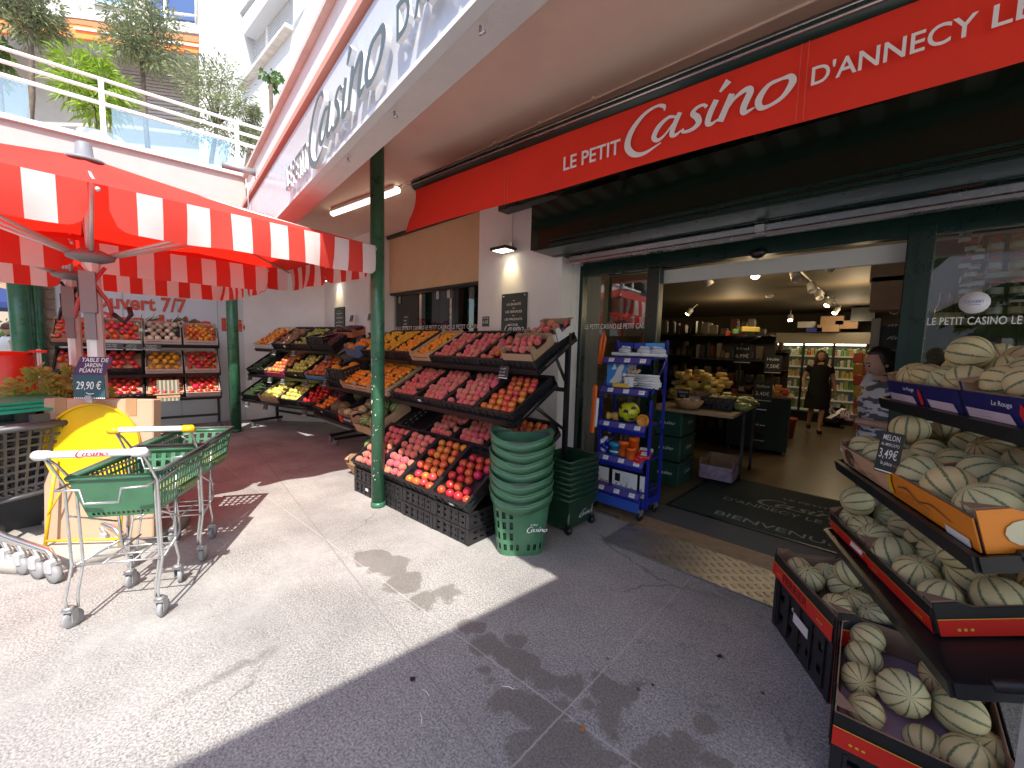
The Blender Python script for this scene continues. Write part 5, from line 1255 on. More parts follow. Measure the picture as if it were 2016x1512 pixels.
# ================= nested plastic cart train, left edge =================
def cart(M, lab, first):
    t = thing('plastic_cart', lab, 'shopping cart', M, 'nested plastic carts at the left edge' if not first else None)
    q = MB(); w0, w1, d0, d1, h = .40, .50, .62, .80, .56
    q.M = T(0, -.40, .46); b0 = [(-w0 / 2, .0, 0.06), (w0 / 2, .0, .06), (w0 / 2, d0, 0), (-w0 / 2, d0, 0)]; b1 = [(-w1 / 2, -.08, h), (w1 / 2, -.08, h), (w1 / 2, d1 - .04, h - .05), (-w1 / 2, d1 - .04, h - .05)]
    for k in range(4):
        l = (k + 1) % 4; q.slots(b0[k], b0[l], b1[l], b1[k], CARTG, 8, 12 if k % 2 else 8, .72, .72, .02, .03)
        q.tube([b1[k], b1[l]], .02, CARTG, 6); q.tube([b0[k], b0[l]], .014, CARTG, 6); q.tube([b0[k], b1[k]], .02, CARTG, 6)
    q.quad(*b0, CARTG); q.build('basket', t, solid=.008)
    q = MB(); q.tube([(-.25, .32, .98), (.25, .32, .98)], .02, CARTG, 8); q.box((0, .34, .99), (.09, .04, .12), CARTG); q.build('front_bumper', t)
    for s in (-1, 1):
        q = MB(); q.tube([(s * .22, -.08, 1.0), (s * .22, .06, .62), (s * .22, .12, .30), (s * .20, .35, .24), (s * .18, .72, .20), (s * .18, .80, .12)], [.014, .015, .02, .021, .021, .018], mat('bright_alloy', (.62, .62, .60), .22, .9), 10); q.build('chassis_rail', t)
        for y in (.12, .78):
            q = MB(T(s * .19, y, .06)); q.lathe([(.02, -.02), (.058, -.018), (.06, 0), (.058, .018), (.02, .02)], TIRE, 18, M=RY(PI / 2)); q.box((0, -.01, .05), (.07, .06, .09), mat('grey_cover', (.36, .36, .37), .5), bev=.012); q.build('caster', t)
    return t
cpz = PZ(112, 1148); fx = V((-.10, -1.0, 0)).normalized()
for k in range(4):
    M = T(cpz.x - .00, cpz.y, 0) @ RZ(math.atan2(-.90, .42) + PI / 2 + PI) @ T(-.19, -.80 - .0, 0)
    M = T(cpz.x, cpz.y, 0) @ RZ(R_(-62)) @ T(-.19, -.80 - .16 * k, 0)
    cart(M, ['charcoal plastic shopping cart at the front of the nested row, left edge', 'charcoal plastic shopping cart nested behind the front one'][min(k, 1)], k == 0)
LID = T(cpz.x, cpz.y, 0) @ RZ(R_(-62))
for k in range(3):
    q = MB(LID @ T(-.19, -.72 - .06 * k, 1.07 + .022 * k) @ RX(R_(-2))); q.prism([(-.26, -.3), (.26, -.3), (.27, .12), (.22, .2), (-.22, .2), (-.27, .12)], 0, .016, TEAL)
    tag(q.build('seat_flap'), 'flat teal plastic seat flap on top of the cart row', 'seat flap', 'teal seat flaps on the cart row')
# ================= stacked baskets by the peaches =================
BC = V((-2.14, 2.36, 0))
def ring(mb, rx, ry, z0, z1, m, n=48, pw=3.2, fz=None, close=False):
    vs = []; fs = []
    for k in range(n):
        a = 2 * PI * k / n; c_, s = math.cos(a), math.sin(a); r = (abs(c_) ** pw + abs(s) ** pw) ** (-1 / pw)
        for (q0, sc_) in ((z0, .985), (z1, 1.0)):
            dz = fz(a) if fz else 0; vs.append((rx * r * c_ * sc_, ry * r * s * sc_, q0 + dz))
    for k in range(n): l = (k + 1) % n; fs.append([2 * k, 2 * l, 2 * l + 1, 2 * k + 1])
    mb.add(vs, fs, m, True)
def nest_basket(M, lab, body, grp=None):
    t = thing('hand_basket', lab, 'basket', M, grp)
    wav = lambda a: -.036 * math.cos(2 * (a + 1.67)) - .008 * math.cos(4 * (a + 1.67))
    q = MB(); ring(q, .245, .215, .40, .455, SHOPG, fz=wav); ring(q, .235, .205, .38, .46, SHOPG, fz=wav)
    # rolled lip
    n = 48; pts = []
    for k in range(n):
        a = 2 * PI * k / n; c_, s = math.cos(a), math.sin(a); r = (abs(c_) ** 3.2 + abs(s) ** 3.2) ** (-1 / 3.2); pts.append((.244 * r * c_, .214 * r * s, .458 + wav(a)))
    q.tube(pts, .007, SHOPG, 5, closed=True); q.build('rim', t, solid=.004)
    q = MB(); ring(q, .226, .198, .39, .448, CARTG, fz=lambda a: -.012 * math.cos(2 * (a + 1.67))); q.build('handle', t, solid=.012)
    q = MB()
    if body:
        n = 56; 
        def P(k, z):
            a = 2 * PI * k / n; c_, s = math.cos(a), math.sin(a); r = (abs(c_) ** 4 + abs(s) ** 4) ** (-1 / 4); e = .80 + .2 * (z / .42); return (.225 * r * c_ * e, .195 * r * s * e, z)
        zs = [.0, .045, .095, .13, .19, .22, .28, .305, .36, .42]
        for k in range(n):
            ang = (k + .5) / n * 360
            for j in range(len(zs) - 1):
                hole = j in (1, 3, 5, 7) and k % 2 == 0 and not (255 < ang < 345 and j > 1) and (ang % 90) > 8
                if hole: continue
                q.quad(P(k, zs[j]), P(k + 1, zs[j]), P(k + 1, zs[j + 1]), P(k, zs[j + 1]), SHOPG)
        q.poly([P(k, 0) for k in range(n)], SHOPG); q.build('body', t, solid=.003)
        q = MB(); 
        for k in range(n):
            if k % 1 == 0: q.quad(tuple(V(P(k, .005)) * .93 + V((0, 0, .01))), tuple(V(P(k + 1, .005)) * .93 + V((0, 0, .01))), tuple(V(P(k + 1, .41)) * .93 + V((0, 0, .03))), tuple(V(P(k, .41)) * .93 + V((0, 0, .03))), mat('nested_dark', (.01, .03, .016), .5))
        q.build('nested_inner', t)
        q = MB(); fm = frame((.03, -.1995 + .014, .21), (1, .0, 0), (0, -.09, 1)); 
        logo(q, T(.0, -.009, 0) @ fm, WHT, .032); write(q, 'LE PETIT', T(.03, -.009, .045) @ fm, WHT, .014, .055, .003); q.build('lettering', t)
    else:
        ring(q, .215, .185, .30, .43, SHOPG, fz=None); q.build('body', t)
    return t
BMt = T(*BC) @ RZ(R_(48))
ordn = ['lowest', 'second', 'third', 'fourth', 'fifth', 'sixth', 'topmost']
for k in range(7):
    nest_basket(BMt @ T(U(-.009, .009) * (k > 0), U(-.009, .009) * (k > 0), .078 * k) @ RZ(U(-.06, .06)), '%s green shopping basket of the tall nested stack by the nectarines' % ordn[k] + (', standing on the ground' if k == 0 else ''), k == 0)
# ================= dolly with dark green crates =================
dc = PZ(1118, 1053); dlx = V((.02, .36, 0)); DM = T(dc.x, dc.y, 0) @ RZ(R_(90))
DK = mat('bottle_green_plastic', (.010, .045, .022), .35, var=.15)
dl = thing('basket_dolly', 'wire dolly on four casters carrying dark green baskets', 'dolly', DM)
q = MB(); w_, d_ = .36, .30
for x, y in ((0, 0), (w_, 0), (w_, d_), (0, d_)): q.tube([(x, y, .07), (x, y, .30)], .01, CHROME, 6)
q.tube([(0, 0, .30), (w_, 0, .30), (w_, d_, .30), (0, d_, .30)], .008, CHROME, 6, closed=True); q.build('frame', dl)
for x, y in ((0, 0), (w_, 0), (w_, d_), (0, d_)): q = MB(T(x, y, .035)); q.lathe([(.035, -.014), (.035, .014)], BLK, 14, M=RY(PI / 2)); q.box((0, 0, .03), (.03, .045, .03), BLK); q.build('caster', dl)
def dkcrate(z, i, n_):
    t = thing('rectangular_basket', ['dark green rectangular basket at the bottom of the dolly stack, with white script', 'dark green rectangular basket nested in the middle of the dolly stack', 'topmost dark green rectangular basket on the wire dolly'][0 if i == 0 else (2 if i == n_ - 1 else 1)], 'basket', DM @ T(w_ / 2, d_ / 2, z), 'nested dark baskets on the dolly' if 0 < i < n_ - 1 else None)
    q = MB(); W0, W1, D0, D1, hh = .33, .44, .25, .36, .28
    b0 = [(-W0 / 2, -D0 / 2, 0), (W0 / 2, -D0 / 2, 0), (W0 / 2, D0 / 2, 0), (-W0 / 2, D0 / 2, 0)]; b1 = [(-W1 / 2, -D1 / 2, hh), (W1 / 2, -D1 / 2, hh), (W1 / 2, D1 / 2, hh), (-W1 / 2, D1 / 2, hh)]
    if i == 0: q.quad(*b0, DK)
    for k in range(4):
        l = (k + 1) % 4
        lo_ = 0 if i in (0,) else .55
        q.quad(V(b0[k]).lerp(V(b1[k]), lo_), V(b0[l]).lerp(V(b1[l]), lo_), b1[l], b1[k], DK)
    if i == n_ - 1: q.quad(*[V(b0[k]).lerp(V(b1[k]), .15) for k in range(4)], DK)
    q.build('body', t, solid=.004)
    q = MB(); s_ = .008
    for k in range(4): a, c_ = V(b1[k]), V(b1[(k + 1) % 4]); q.tube([a, c_], .009, DK, 6)
    q.build('rim', t)
    if i == 0: q = MB(); f_ = frame((-.02, -.155, .10), (1, 0, 0), (0, -.2, 1)); logo(q, T(-.03, -.016, 0) @ f_, WHT, .036); write(q, 'LE PETIT', T(0, -.026, .05) @ f_, WHT, .014, .06, .003); q.build('lettering', t)
for i in range(8): dkcrate(.03 + .048 * i, i, 8)

# ================= blue display stand =================
sr = PZ(1252, 1030); SM = T(sr.x - .50, 3.49, 0); SW = .51
bs = thing('display_stand', 'blue metal shelf stand on casters beside the entrance', 'display stand', SM)
SHZ = [(.26, .36), (.56, .33), (.90, .32), (1.235, .30), (1.53, .28)]
for i, (z, dp) in enumerate(SHZ):
    yb = .40; q = MB(); q.box((SW / 2 - .0, yb - dp / 2, z), (SW, dp, .012), BLUE); q.slab([(0, yb - dp, z + .008), (SW, yb - dp, z + .008), (SW, yb - dp - .03, z - .055), (0, yb - dp - .03, z - .055)], (0, -.004, 0), BLUE)
    q.slab([(0, yb - dp - .03, z - .055), (SW, yb - dp - .03, z - .055), (SW, yb - dp - .01, z - .10 if i < 3 else z - .06), (0, yb - dp - .01, z - .10 if i < 3 else z - .06)], (0, -.004, 0), BLUE); q.build('shelf', bs)
    q = MB(); q.slab([(.01, yb - dp - .0055, z + .004), (SW - .01, yb - dp - .0055, z + .004), (SW - .01, yb - dp - .030, z - .045), (.01, yb - dp - .030, z - .045)], (0, -.003, 0), LILAC); q.build('price_strip', bs)
    for k in range(3):
        x = [.07, .24, .40][k] + .015 * (i % 2); q = MB(); q.slab([(x, yb - dp - .0105, z - .002), (x + .06, yb - dp - .0105, z - .002), (x + .06, yb - dp - .029, z - .04), (x, yb - dp - .029, z - .04)], (0, -.0025, 0), WHITE)
        fm = frame((x + .006, yb - dp - .0275 + .0, z - .026), (1, 0, 0), (0, .0185, .038)); scrawl(q, T(0, 0, .0045) @ fm, BLK, .05, .026, 2, i * 3 + k); q.build('price_label', bs)
for x in (-.012, SW + .012):
    for y in (.40, .13):
        q = MB(); q.box((x, y, .90 if y > .3 else .62), (.022, .026, 1.62 if y > .3 else 1.05), BLUE); q.build('upright', bs)
    q = MB(); q.tube([(x, .13, 1.2), (x, .40, 1.55)], .01, BLUE, 6); q.build('brace', bs)
    for y in (.06, .38):
        q = MB(T(x + (.02 if x < 0 else -.02), y, .045)); q.lathe([(.045, -.012), (.045, .012)], BLK, 14, M=RY(PI / 2)); q.box((0, 0, .04), (.04, .05, .05), CHROME); q.build('caster', bs)
q = MB(); q.box((SW / 2, .235, .155), (SW + .02, .36, .07), BLUE); q.slab([(0, .03, .21), (SW, .03, .21), (SW, .0, .09), (0, .0, .09)], (0, -.005, 0), mat('light_blue_steel', (.03, .09, .42), .3)); q.build('base_tray', bs)
def put(nm, cat, lab, fn, loc, rz=0, grp=None, tilt=0):
    q = MB(); fn(q); o = q.build(nm); o.matrix_world = SM @ T(loc[0] * 1.2, loc[1], loc[2]) @ RZ(rz) @ RX(tilt) @ Mx.Scale(1.15, 4); return tag(o, lab, cat, grp)
SKY_ = mat('sky_blue_print', (.05, .26, .62), .4); ORC = mat('orange_plastic', (.75, .12, .01), .4); YLO = mat('neon_yellow_ball', (.55, .55, .01), .35); TOYR = mat('toy_red', (.6, .02, .02), .4); TWH = mat('toy_white', (.72, .72, .7), .45)
def inflat(q):
    q.box((0, 0, .125), (.19, .06, .25), SKY_); q.box((.125, .0, .125), (.05, .06, .25), mat('box_grey', (.3, .3, .33), .5))
    F = T(0, -.0315, 0) @ LF
    q.add([(p[0], p[1], 0) for p in [(-.07, .03), (.02, .02), (.05, .05), (.05, .13), (.07, .17), (.05, .21), (.01, .16), (-.02, .09)]], [[0, 1, 2, 3, 4, 5, 6, 7]], TWH, M=F)
    q.add([(-.05, .14, .001), (0, .15, .001), (-.02, .2, .001)], [[0, 1, 2]], TWH, M=F)
put('toy_box', 'toy', 'sky blue inflatable toy box with a white bird, second shelf of the blue stand', inflat, (.105, .2, 1.245))
put('yellow_game_box', 'toy', 'flat yellow box lying before the sky blue toy box', lambda q: (q.box((0, 0, .018), (.13, .09, .03), mat('game_yellow', (.7, .4, .02), .5))), (.18, .12, 1.245), .15)
for i in range(6):
    put('racket', 'toy', 'white wooden beach racket stacked on the blue stand', lambda q: (q.tube([(-.02, 0, 0), (.18, 0, 0)], .012, TWH, 6), q.sph((-.07, 0, 0), .055, TWH, 12, 6, sc_=(1, 1, .15)), q.sph((-.10, -.05, .0), .017, mat('ball_%d' % (i % 3), [(.6, .5, .2), (.6, .02, .02), (.6, .6, .5)][i % 3], .4), 8, 6)), (.30 + U(-.02, .02), .16 + U(-.02, .03), 1.26 + .022 * i), U(-.15, .15), 'white beach rackets on the blue stand')
for i in range(2): put('catapult', 'toy', 'pale wooden toy catapult leaning on the rackets', lambda q: (q.tube([(0, 0, 0), (.03, 0, .09), (0, 0, .16)], .012, WOOD, 6), q.tube([(.03, 0, .09), (.08, 0, .15)], .012, WOOD, 6)), (.20 + .03 * i, .17, 1.25), 0, 'toy catapults')
put('tag_card', 'card', 'white product card before the rackets', lambda q: (q.box((0, 0, .05), (.08, .003, .08), TWH), scrawl(q, T(-.035, -.0025, .02) @ LF, BLK, .06, .06, 4, 3)), (.255, .085, 1.245), 0)
bp = V((.235, .17, .90 + .105)); 
q = MB(); q.sph((0, 0, 0), .10, YLO, 32, 20)
for d_ in ((0, -1, .1), (.7, -.7, .45), (-.7, -.72, .38), (.55, -.75, -.5), (-.5, -.8, -.55), (.98, -.05, -.1), (-.95, -.2, -.05), (0, -.45, .95)):
    d_ = V(d_).normalized(); f_ = frame(d_ * .1006, d_.cross(V((0, 0, 1))), (0, 0, 1)); s_ = 1 if (f_.to_3x3() @ V((0, 0, 1))).dot(d_) > 0 else -1
    q.add([(.03 * math.cos(k * 1.2566), .03 * math.sin(k * 1.2566), -.003 * s_) for k in range(5)] + [(0, 0, .0008 * s_)], [[k, (k + 1) % 5, 5] for k in range(5)], BLK, M=f_)
q2 = MB(); d_ = V((.25, -1, -.1)).normalized(); f_ = frame(d_ * .103, (1, .25, 0), (0, -.1, 1)); write(q, 'CORA', f_ @ T(-.01, -.02, 0), BLK, .022, .07, .003)
o = q.build('football'); o.matrix_world = SM @ T(bp.x * 1.2, bp.y, bp.z) @ RZ(.15); tag(o, 'bright yellow football with black patches on the blue stand', 'ball')
put('rope_reel', 'toy', 'yellow wooden spool lying on the third shelf', lambda q: q.lathe([(0, -.05), (.034, -.05), (.034, -.03), (.026, -.028), (.026, 0), (.036, .002), (.036, .05), (0, .05)], mat('spool_yellow', (.55, .33, .06), .5), 16, M=RY(PI / 2)), (.10, .14, .945), .3)
put('orange_disc', 'toy', 'orange round toy leaning at the shelf edge', lambda q: q.lathe([(0, 0), (.05, 0), (.05, .025), (.042, .025), (.04, .008), (0, .008)], mat('disc_orange', (.7, .28, .03), .4), 20, M=RX(PI / 2)), (.39, .10, .955), 0)
for i, (x, y, h_, r_) in enumerate(((.225, .12, .13, .042), (.29, .17, .17, .042), (.305, .08, .09, .036))): put('beaker', 'beaker', 'orange red plastic beaker, %s of the three' % ('left', 'rear', 'short front')[i], lambda q: q.lathe([(r_ * .9, 0), (r_, h_ * .05), (r_, h_ * .8), (r_ * 1.06, h_ * .8), (r_ * 1.06, h_), (0, h_)], ORC, 20), (x, y, .57))
put('tin', 'tin', 'light blue striped tin next to the orange beakers', lambda q: (q.lathe([(.06, 0), (.06, .07), (.063, .07), (.063, .10), (0, .10)], mat('tin_blue', (.03, .28, .5), .35), 20), q.lathe([(.0605, .02), (.0605, .035)], TWH, 20)), (.145, .15, .57))
put('toy_bag', 'toy', 'clear bag of black and white toys hanging at the stand', lambda q: [q.sph((U(-.05, .05), U(-.03, .03), U(0, .13)), .03, random.choice([TWH, BLK, TWH, BLUE]), 8, 6) for _ in range(9)], (.05, .14, .59))
for i in range(3): put('red_packet', 'packet', 'red and white packet lying at the right of the lower shelf', lambda q: (q.box((0, 0, .01), (.10, .13, .02), TOYR, bev=.006), q.box((0, .045, .0125), (.102, .035, .02), TWH), q.box((0, -.02, .0212), (.05, .05, .001), TWH)), (.37 + .012 * i, .12 + .02 * i, .575 + .022 * i), -.3 + .25 * i, 'red packets on the blue stand', .4)
for i, (x, lb) in enumerate(((.05, 'white boxed wooden skittles, bottom shelf, left'), (.245, 'white boxed wooden blocks game, bottom shelf'), (.40, 'narrow white game box at the right, bottom shelf'))):
    ww = (.11, .24, .05)[i]
    def gm(q):
        q.box((0, .05, .10), (ww, .1, .20), BLK); q.box((0, -.001, .10), (ww - .008, .004, .188), TWH); F = T(0, -.004, 0) @ LF
        for k in range(4 if ww > .06 else 1): x_ = -ww * .35 + k * ww * .2; q.add([(x_, .02, 0), (x_ + .02, .02, 0), (x_ + .02, .02 + U(.04, .1), 0), (x_, .02 + .06, 0)], [[0, 1, 2, 3]], WOOD, M=F)
        if ww > .2: q.add([(-.09, .10, 0), (-.04, .10, 0), (-.04, .17, 0), (-.09, .17, 0)], [[0, 1, 2, 3]], BLK, M=F); scrawl(q, T(-.02, .12, 0) @ F if False else F @ T(-.02, .10, 0), STEEL, .09, .06, 4, 5)
    put('game_box', 'game', lb, gm, (x, .12, .262 - .07), .0)
for i, (x, y, a) in enumerate(((.30, .2, .3), (.40, .22, .55), (.14, .2, .1))):
    put('toy_glider', 'toy', ['white foam toy plane in a blue topped bag on the top shelf', 'white foam toy plane with a sky blue card, top right of the stand', 'long white toy box at the left of the top shelf'][i], lambda q: (q.box((0, 0, .02), (.20, .09, .03), TWH, bev=.01), q.box((.02, .0, .06), (.07, .03, .06), TWH, rz=.6), q.box((.0, .02, .1), (.15, .01, .05), SKY_ if i == 1 else mat('card_blue', (.01, .03, .35), .4)), q.sph((.03, -.03, .05), .04, mat('bag_film', (.5, .5, .56), .15), 8, 6, sc_=(1.6, .8, .8))), (x, y, 1.54), a - .2, None, -.15)
q = MB(); q.tube([(0, 0, 0), (.0, -.01, .25), (.015, 0, .33), (.03, .01, .26), (.02, 0, 0)], .014, ORC, 6); o = q.build('orange_net_handle'); o.matrix_world = SM @ T(-.04, .1, 1.46) @ RY(.08); tag(o, 'orange plastic handle sticking up beside the blue stand', 'handle')
q = MB(); q.box((0, 0, 0), (.05, .03, .5), ORC, bev=.012); q.box((.035, .005, -.03), (.03, .03, .3), TWH, bev=.01); o = q.build('orange_toy_bag'); o.matrix_world = SM @ T(-.055, .06, 1.0) @ RY(.04); tag(o, 'long orange and white toy hanging on the side of the blue stand', 'toy')

# ================= melon rack by the right hand window =================
mdx = V((.37, -.93, 0)).normalized(); 
m0 = PZ(1655, 910, 1.0)
MR = T(m0.x, m0.y, 0) @ RZ(math.atan2(mdx.y, mdx.x))      # x to the right along the front, y to the back
MRK = MR @ T(.58, 0, 0)
rack('melon_rack', 'black sloping rack of striped melons by the right hand shop window', MRK, 1.20, [(-.02, .58), (.0, .995), (.17, 1.37)], back=.62, htop=1.7, depth=.55, tilt=16)
T16 = R_(16)
def melons(M, pts, r, lab, nearset=None):
    for i, (x, y, z) in enumerate(pts):
        fruit('melon', M @ T(x, y, z), r * U(.92, 1.13), nearset[i] if nearset else lab, None if nearset else lab)
def grid(nx, ny, w, d, z, drop=0, top=0):
    out = [(-w / 2 + .06 + (w - .12) * (i + .3 * (j % 2) - .15) / (nx - 1) * .94 + U(-.008, .008), .085 + (d - .12) * j / (ny - 1) + U(-.008, .008), z + U(-.01, .01)) for j in range(ny) for i in range(nx) if random.random() >= drop]
    for _ in range(top): out.append((U(-w * .3, w * .3), U(d * .3, d * .8), z + .095))
    return out
NAVY = mat('navy_print', (.016, .014, .11), .45, var=.1); ORG = mat('orange_print', (.72, .22, .015), .5, var=.06); BRN = mat('brown_inside', (.26, .15, .10), .8, var=.08); KR = mat('kraft_print', (.50, .30, .17), .75, var=.06)
M = MR @ T(.36, .18, 1.385) @ RX(T16); crate('card', M, .60, .50, .135, 'navy blue printed box of yellow melons on the top shelf, left', out=NAVY, inn=CARD, lip=.75); melons(M, grid(4, 3, .56, .44, .11, .1, 1), .07, 'yellowish melon in the left navy box on the top shelf')
M2 = MR @ T(.98, .18, 1.385) @ RX(T16); crate('card', M2, .60, .50, .135, 'navy blue printed box of yellow melons on the top shelf, right', out=NAVY, inn=CARD, lip=.75); melons(M2, grid(4, 3, .56, .44, .12, 0, 2), .068, 'yellowish melon in the right navy box on the top shelf')
for MM, k in ((M, 1), (M2, 2)):
    q = MB(MM @ T(0, -.0145, 0) @ LF); q.quad((-.27, .005, 0), (-.03, .005, 0), (-.05, .04, 0), (-.28, .04, 0), mat('lilac_label', (.55, .42, .5), .5)); q.quad((.09, .005, 0), (.28, .005, 0), (.26, .04, 0), (.07, .04, 0), mat('lilac_label'))
    q.poly([(.01, .005, 0), (.035, .01, 0), (.03, .06, 0), (.01, .085, 0), (-.005, .05, 0)], TOYR); write(q, 'Le Rouge', T(-.13, .065, 0), WHT, .018, .1, .002, .3); scrawl(q, T(-.27, .01, .001), STEEL, .2, .028, 2, 4); tag(q.build('print'), 'white, lilac and red print on the front of the %s navy melon box' % ('left', 'right')[k - 1], 'print')
M = MR @ T(.30, .02, 1.01) @ RX(T16); crate('card', M, .56, .50, .125, 'kraft box of green striped melons on the middle shelf, left', out=KR, inn=BRN, lip=.8); melons(M, grid(3, 3, .52, .44, .08, .1, 1), .076, 'green striped melon in the kraft box on the middle shelf')
q = MB(M @ T(0, -.0145, 0) @ LF); q.poly([(-.16 + .06 * math.cos(a * .524), .055 + .045 * math.sin(a * .524), 0) for a in range(12)], mat('print_brown', (.09, .05, .03), .6)); write(q, 'BON', T(-.14, .03, .001), KR, .03, .08, .004); write(q, 'melon', T(-.06, .012, .001), mat('print_brown'), .02, .1, .003); scrawl(q, T(.08, .01, .001), mat('print_brown'), .12, .04, 2, 8); q.quad((-.27, .07, .001), (-.24, .07, .001), (-.235, .09, .001), (-.265, .09, .001), TWH); tag(q.build('print'), 'brown print on the front of the kraft melon box', 'print')
M2 = MR @ T(.87, .02, 1.01) @ RX(T16); crate('card', M2, .56, .50, .135, 'orange printed box of green striped melons on the middle shelf, right', out=ORG, inn=BRN, lip=.8); melons(M2, grid(3, 3, .52, .44, .085, 0, 1), .078, 'green striped melon in the orange printed box')
q = MB(M2 @ T(0, -.0145, 0) @ LF); ribbon(q, [(-.2, .06), (-.12, .075), (-.05, .05), (.05, .07), (.16, .05)], [.004, .007, .004, .006, .003], Mx.Identity(4), mat('print_brown')); scrawl(q, T(-.22, .02, .001), mat('print_brown'), .4, .035, 2, 21); q.quad((.12, .0, .001), (.25, .0, .001), (.25, .03, .001), (.12, .03, .001), TWH)
q.poly([(-.28, .02, .001), (-.24, .015, .001), (-.25, .07, .001), (-.235, .1, .001), (-.28, .1, .001)], YEL); tag(q.build('print'), 'brown and yellow print on the front of the orange melon box', 'print')
q = MB(M2 @ T(.2945, 0, 0) @ frame((0, 0, 0), (0, 1, 0), (0, 0, 1))); q.poly([(.1 + .05 * math.cos(a * .524), .06 + .04 * math.sin(a * .524), 0) for a in range(12)], mat('print_melon', (.6, .55, .35), .5)); q.poly([(.22, .02, 0), (.3, .03, 0), (.28, .09, 0), (.2, .08, 0)], YEL); tag(q.build('print'), 'melon picture on the end of the orange box', 'print')
RB = mat('red_print_card', (.62, .022, .012), .45, var=.05); BKC = mat('black_print_card', (.012, .012, .012), .5, var=.2)
def ferrier(M, w, d, h, lab, n=None, side=None):
    o = crate('card', M, w, d, h, lab, out=BKC, inn=BRN, lip=.82)
    q = MB(M)
    for (a, c_, hh) in ((V((-w / 2, -.0135, 0)), V((w / 2, -.0135, 0)), .5), (V((w / 2 + .0135, 0, 0)), V((w / 2 + .0135, d, 0)), .5), (V((-w / 2 - .0135, d, 0)), V((-w / 2 - .0135, 0, 0)), .78)):
        up = V((0, 0, h * hh)); q.quad(a, c_, c_ + up, a + up, RB); q.quad(a + up, c_ + up, c_ + up * 1.05, a + up * 1.05, mat('gold_line', (.7, .42, .05), .4))
        f_ = frame(a, c_ - a, (0, 0, 1)); L_ = (c_ - a).length
        out_ = f_ @ T(0, 0, .0015)
        if n: write(q, n, out_ @ T(L_ * .22, h * (.12 if hh < .6 else .22), 0), mat('print_maroon', (.10, .01, .01), .5), h * (.3 if hh < .6 else .4), L_ * .42, .01)
        for k in range(3):
            for x in (.12, .8): q.add([(L_ * x + .018 * k + .006 * math.cos(t_ * 1.05), h * .2 + .006 * math.sin(t_ * 1.05), 0) for t_ in range(6)], [[0, 1, 2, 3, 4, 5]], mat('gold_line'), M=out_)
    q.build('print', o).matrix_parent_inverse = M.inverted()
    return o
l0 = PZ(1643, 1040, .6); l1 = PZ(1855, 1250, .6); LR = T(l0.x, l0.y, .6) @ RZ(math.atan2((l1 - l0).y, (l1 - l0).x)); lw = (l1 - l0).length
M = LR @ T(lw * .235, .0, 0) @ RX(T16); ferrier(M, lw * .47, .46, .12, 'black and red box of melons on the low shelf, left'); melons(M, grid(3, 3, lw * .43, .42, .07, .1, 0), .07, 'striped melon in the left black and red box on the low shelf')
M = LR @ T(lw * .74, -.01, 0) @ RX(T16); ferrier(M, lw * .52, .46, .12, 'black and red box of melons on the low shelf, right'); melons(M, grid(3, 3, lw * .48, .42, .075, 0, 1), .075, 'striped melon in the right black and red box on the low shelf')
q = MB(LR @ T(.34, -.03, .02) @ RX(-.2)); q.box((0, 0, .03), (.12, .003, .05), TWH); scrawl(q, T(-.05, -.002, .01) @ LF, STEEL, .1, .04, 3, 31); tag(q.build('shelf_label'), 'white paper label on the edge of the low melon shelf', 'label')
fruit('melon', LR @ T(.08, .06, .20), .08, 'pale melon sitting highest at the left end of the low shelf', None, RX(-1.3))
tt = thing('grocery_bag', 'green and white packet behind the pale melon', 'packet', LR @ T(.0, .25, .10)); q = MB(); q.box((0, 0, .1), (.12, .06, .2), mat('bag_green', (.10, .42, .06), .4), rz=.3, bev=.02); q.build('green_wrap', tt); q = MB(); q.box((-.06, -.03, .06), (.1, .06, .12), TWH, rz=-.3, bev=.02); q.build('white_wrap', tt)
# floor stack: black crate with a red box on top
g0, g1 = PZ(1521, 1225), PZ(1630, 1385); gl = (g1 - g0); GM = T(g0.x, g0.y, 0) @ RZ(math.atan2(gl.y, gl.x)); gw = gl.length
crate('black', GM @ T(gw / 2, .0, 0), gw, .42, .30, 'deep black plastic crate on the ground under the red melon box')
q = MB(GM); q.box((gw * .55, -.012, .20), (.14, .004, .05), TWH); tag(q.build('shelf_label'), 'white label on the deep black crate', 'label')
M = GM @ T(gw / 2, -.005, .305) ; ferrier(M, gw * 1.04, .42, .15, 'red and black lettered melon box on the black crate by the checker plate', 'FERRIER'); melons(M, grid(4, 3, gw * .92, .37, .08, .1, 1), .065, 'pale striped melon in the lettered red box')
# front box
h0 = PZ(1637, 1388, .30); fw2, fd2 = .44, .52; FX = T(h0.x, h0.y, .165) @ RZ(R_(3.5))
FXM = FX @ T(fw2 / 2 + .01, .0, .0) @ RX(R_(11))
crate('black', FX @ T(fw2 / 2, .0, -.16), fw2 * .95, .5, .15, 'low black crate under the nearest melon box')
ferrier(FXM, fw2, fd2, .17, 'large black and red melon box nearest the viewer, lower right corner')
near = [(-.13, .12, .08, 'small melon at the near left of the front box', .060), (-.15, .25, .09, 'green melon leaning in the left side of the front box', .062), (-.14, .37, .10, 'round yellow melon below the dark striped one at the back left', .064), (-.13, .47, .12, 'dark striped melon at the far left of the front box', .064), (-.03, .22, .14, 'large upright pale melon in the middle of the front box', .078), (.12, .25, .13, 'large melon lying on its side at the right of the front box', .08), (.10, .40, .12, 'big yellow melon at the back right of the front box', .078), (.17, .42, .13, 'melon tucked in the far right corner of the front box', .066), (.13, .10, .09, 'pale orange melon nearest the viewer at the box front', .072), (.03, .12, .05, 'melon half hidden under the large pale one', .06), (.19, .2, .07, 'melon pressed to the right wall of the front box', .06)]
for x, y, z, lb, r in near: fruit('melon', FXM @ T(x, y, z), r, lb)
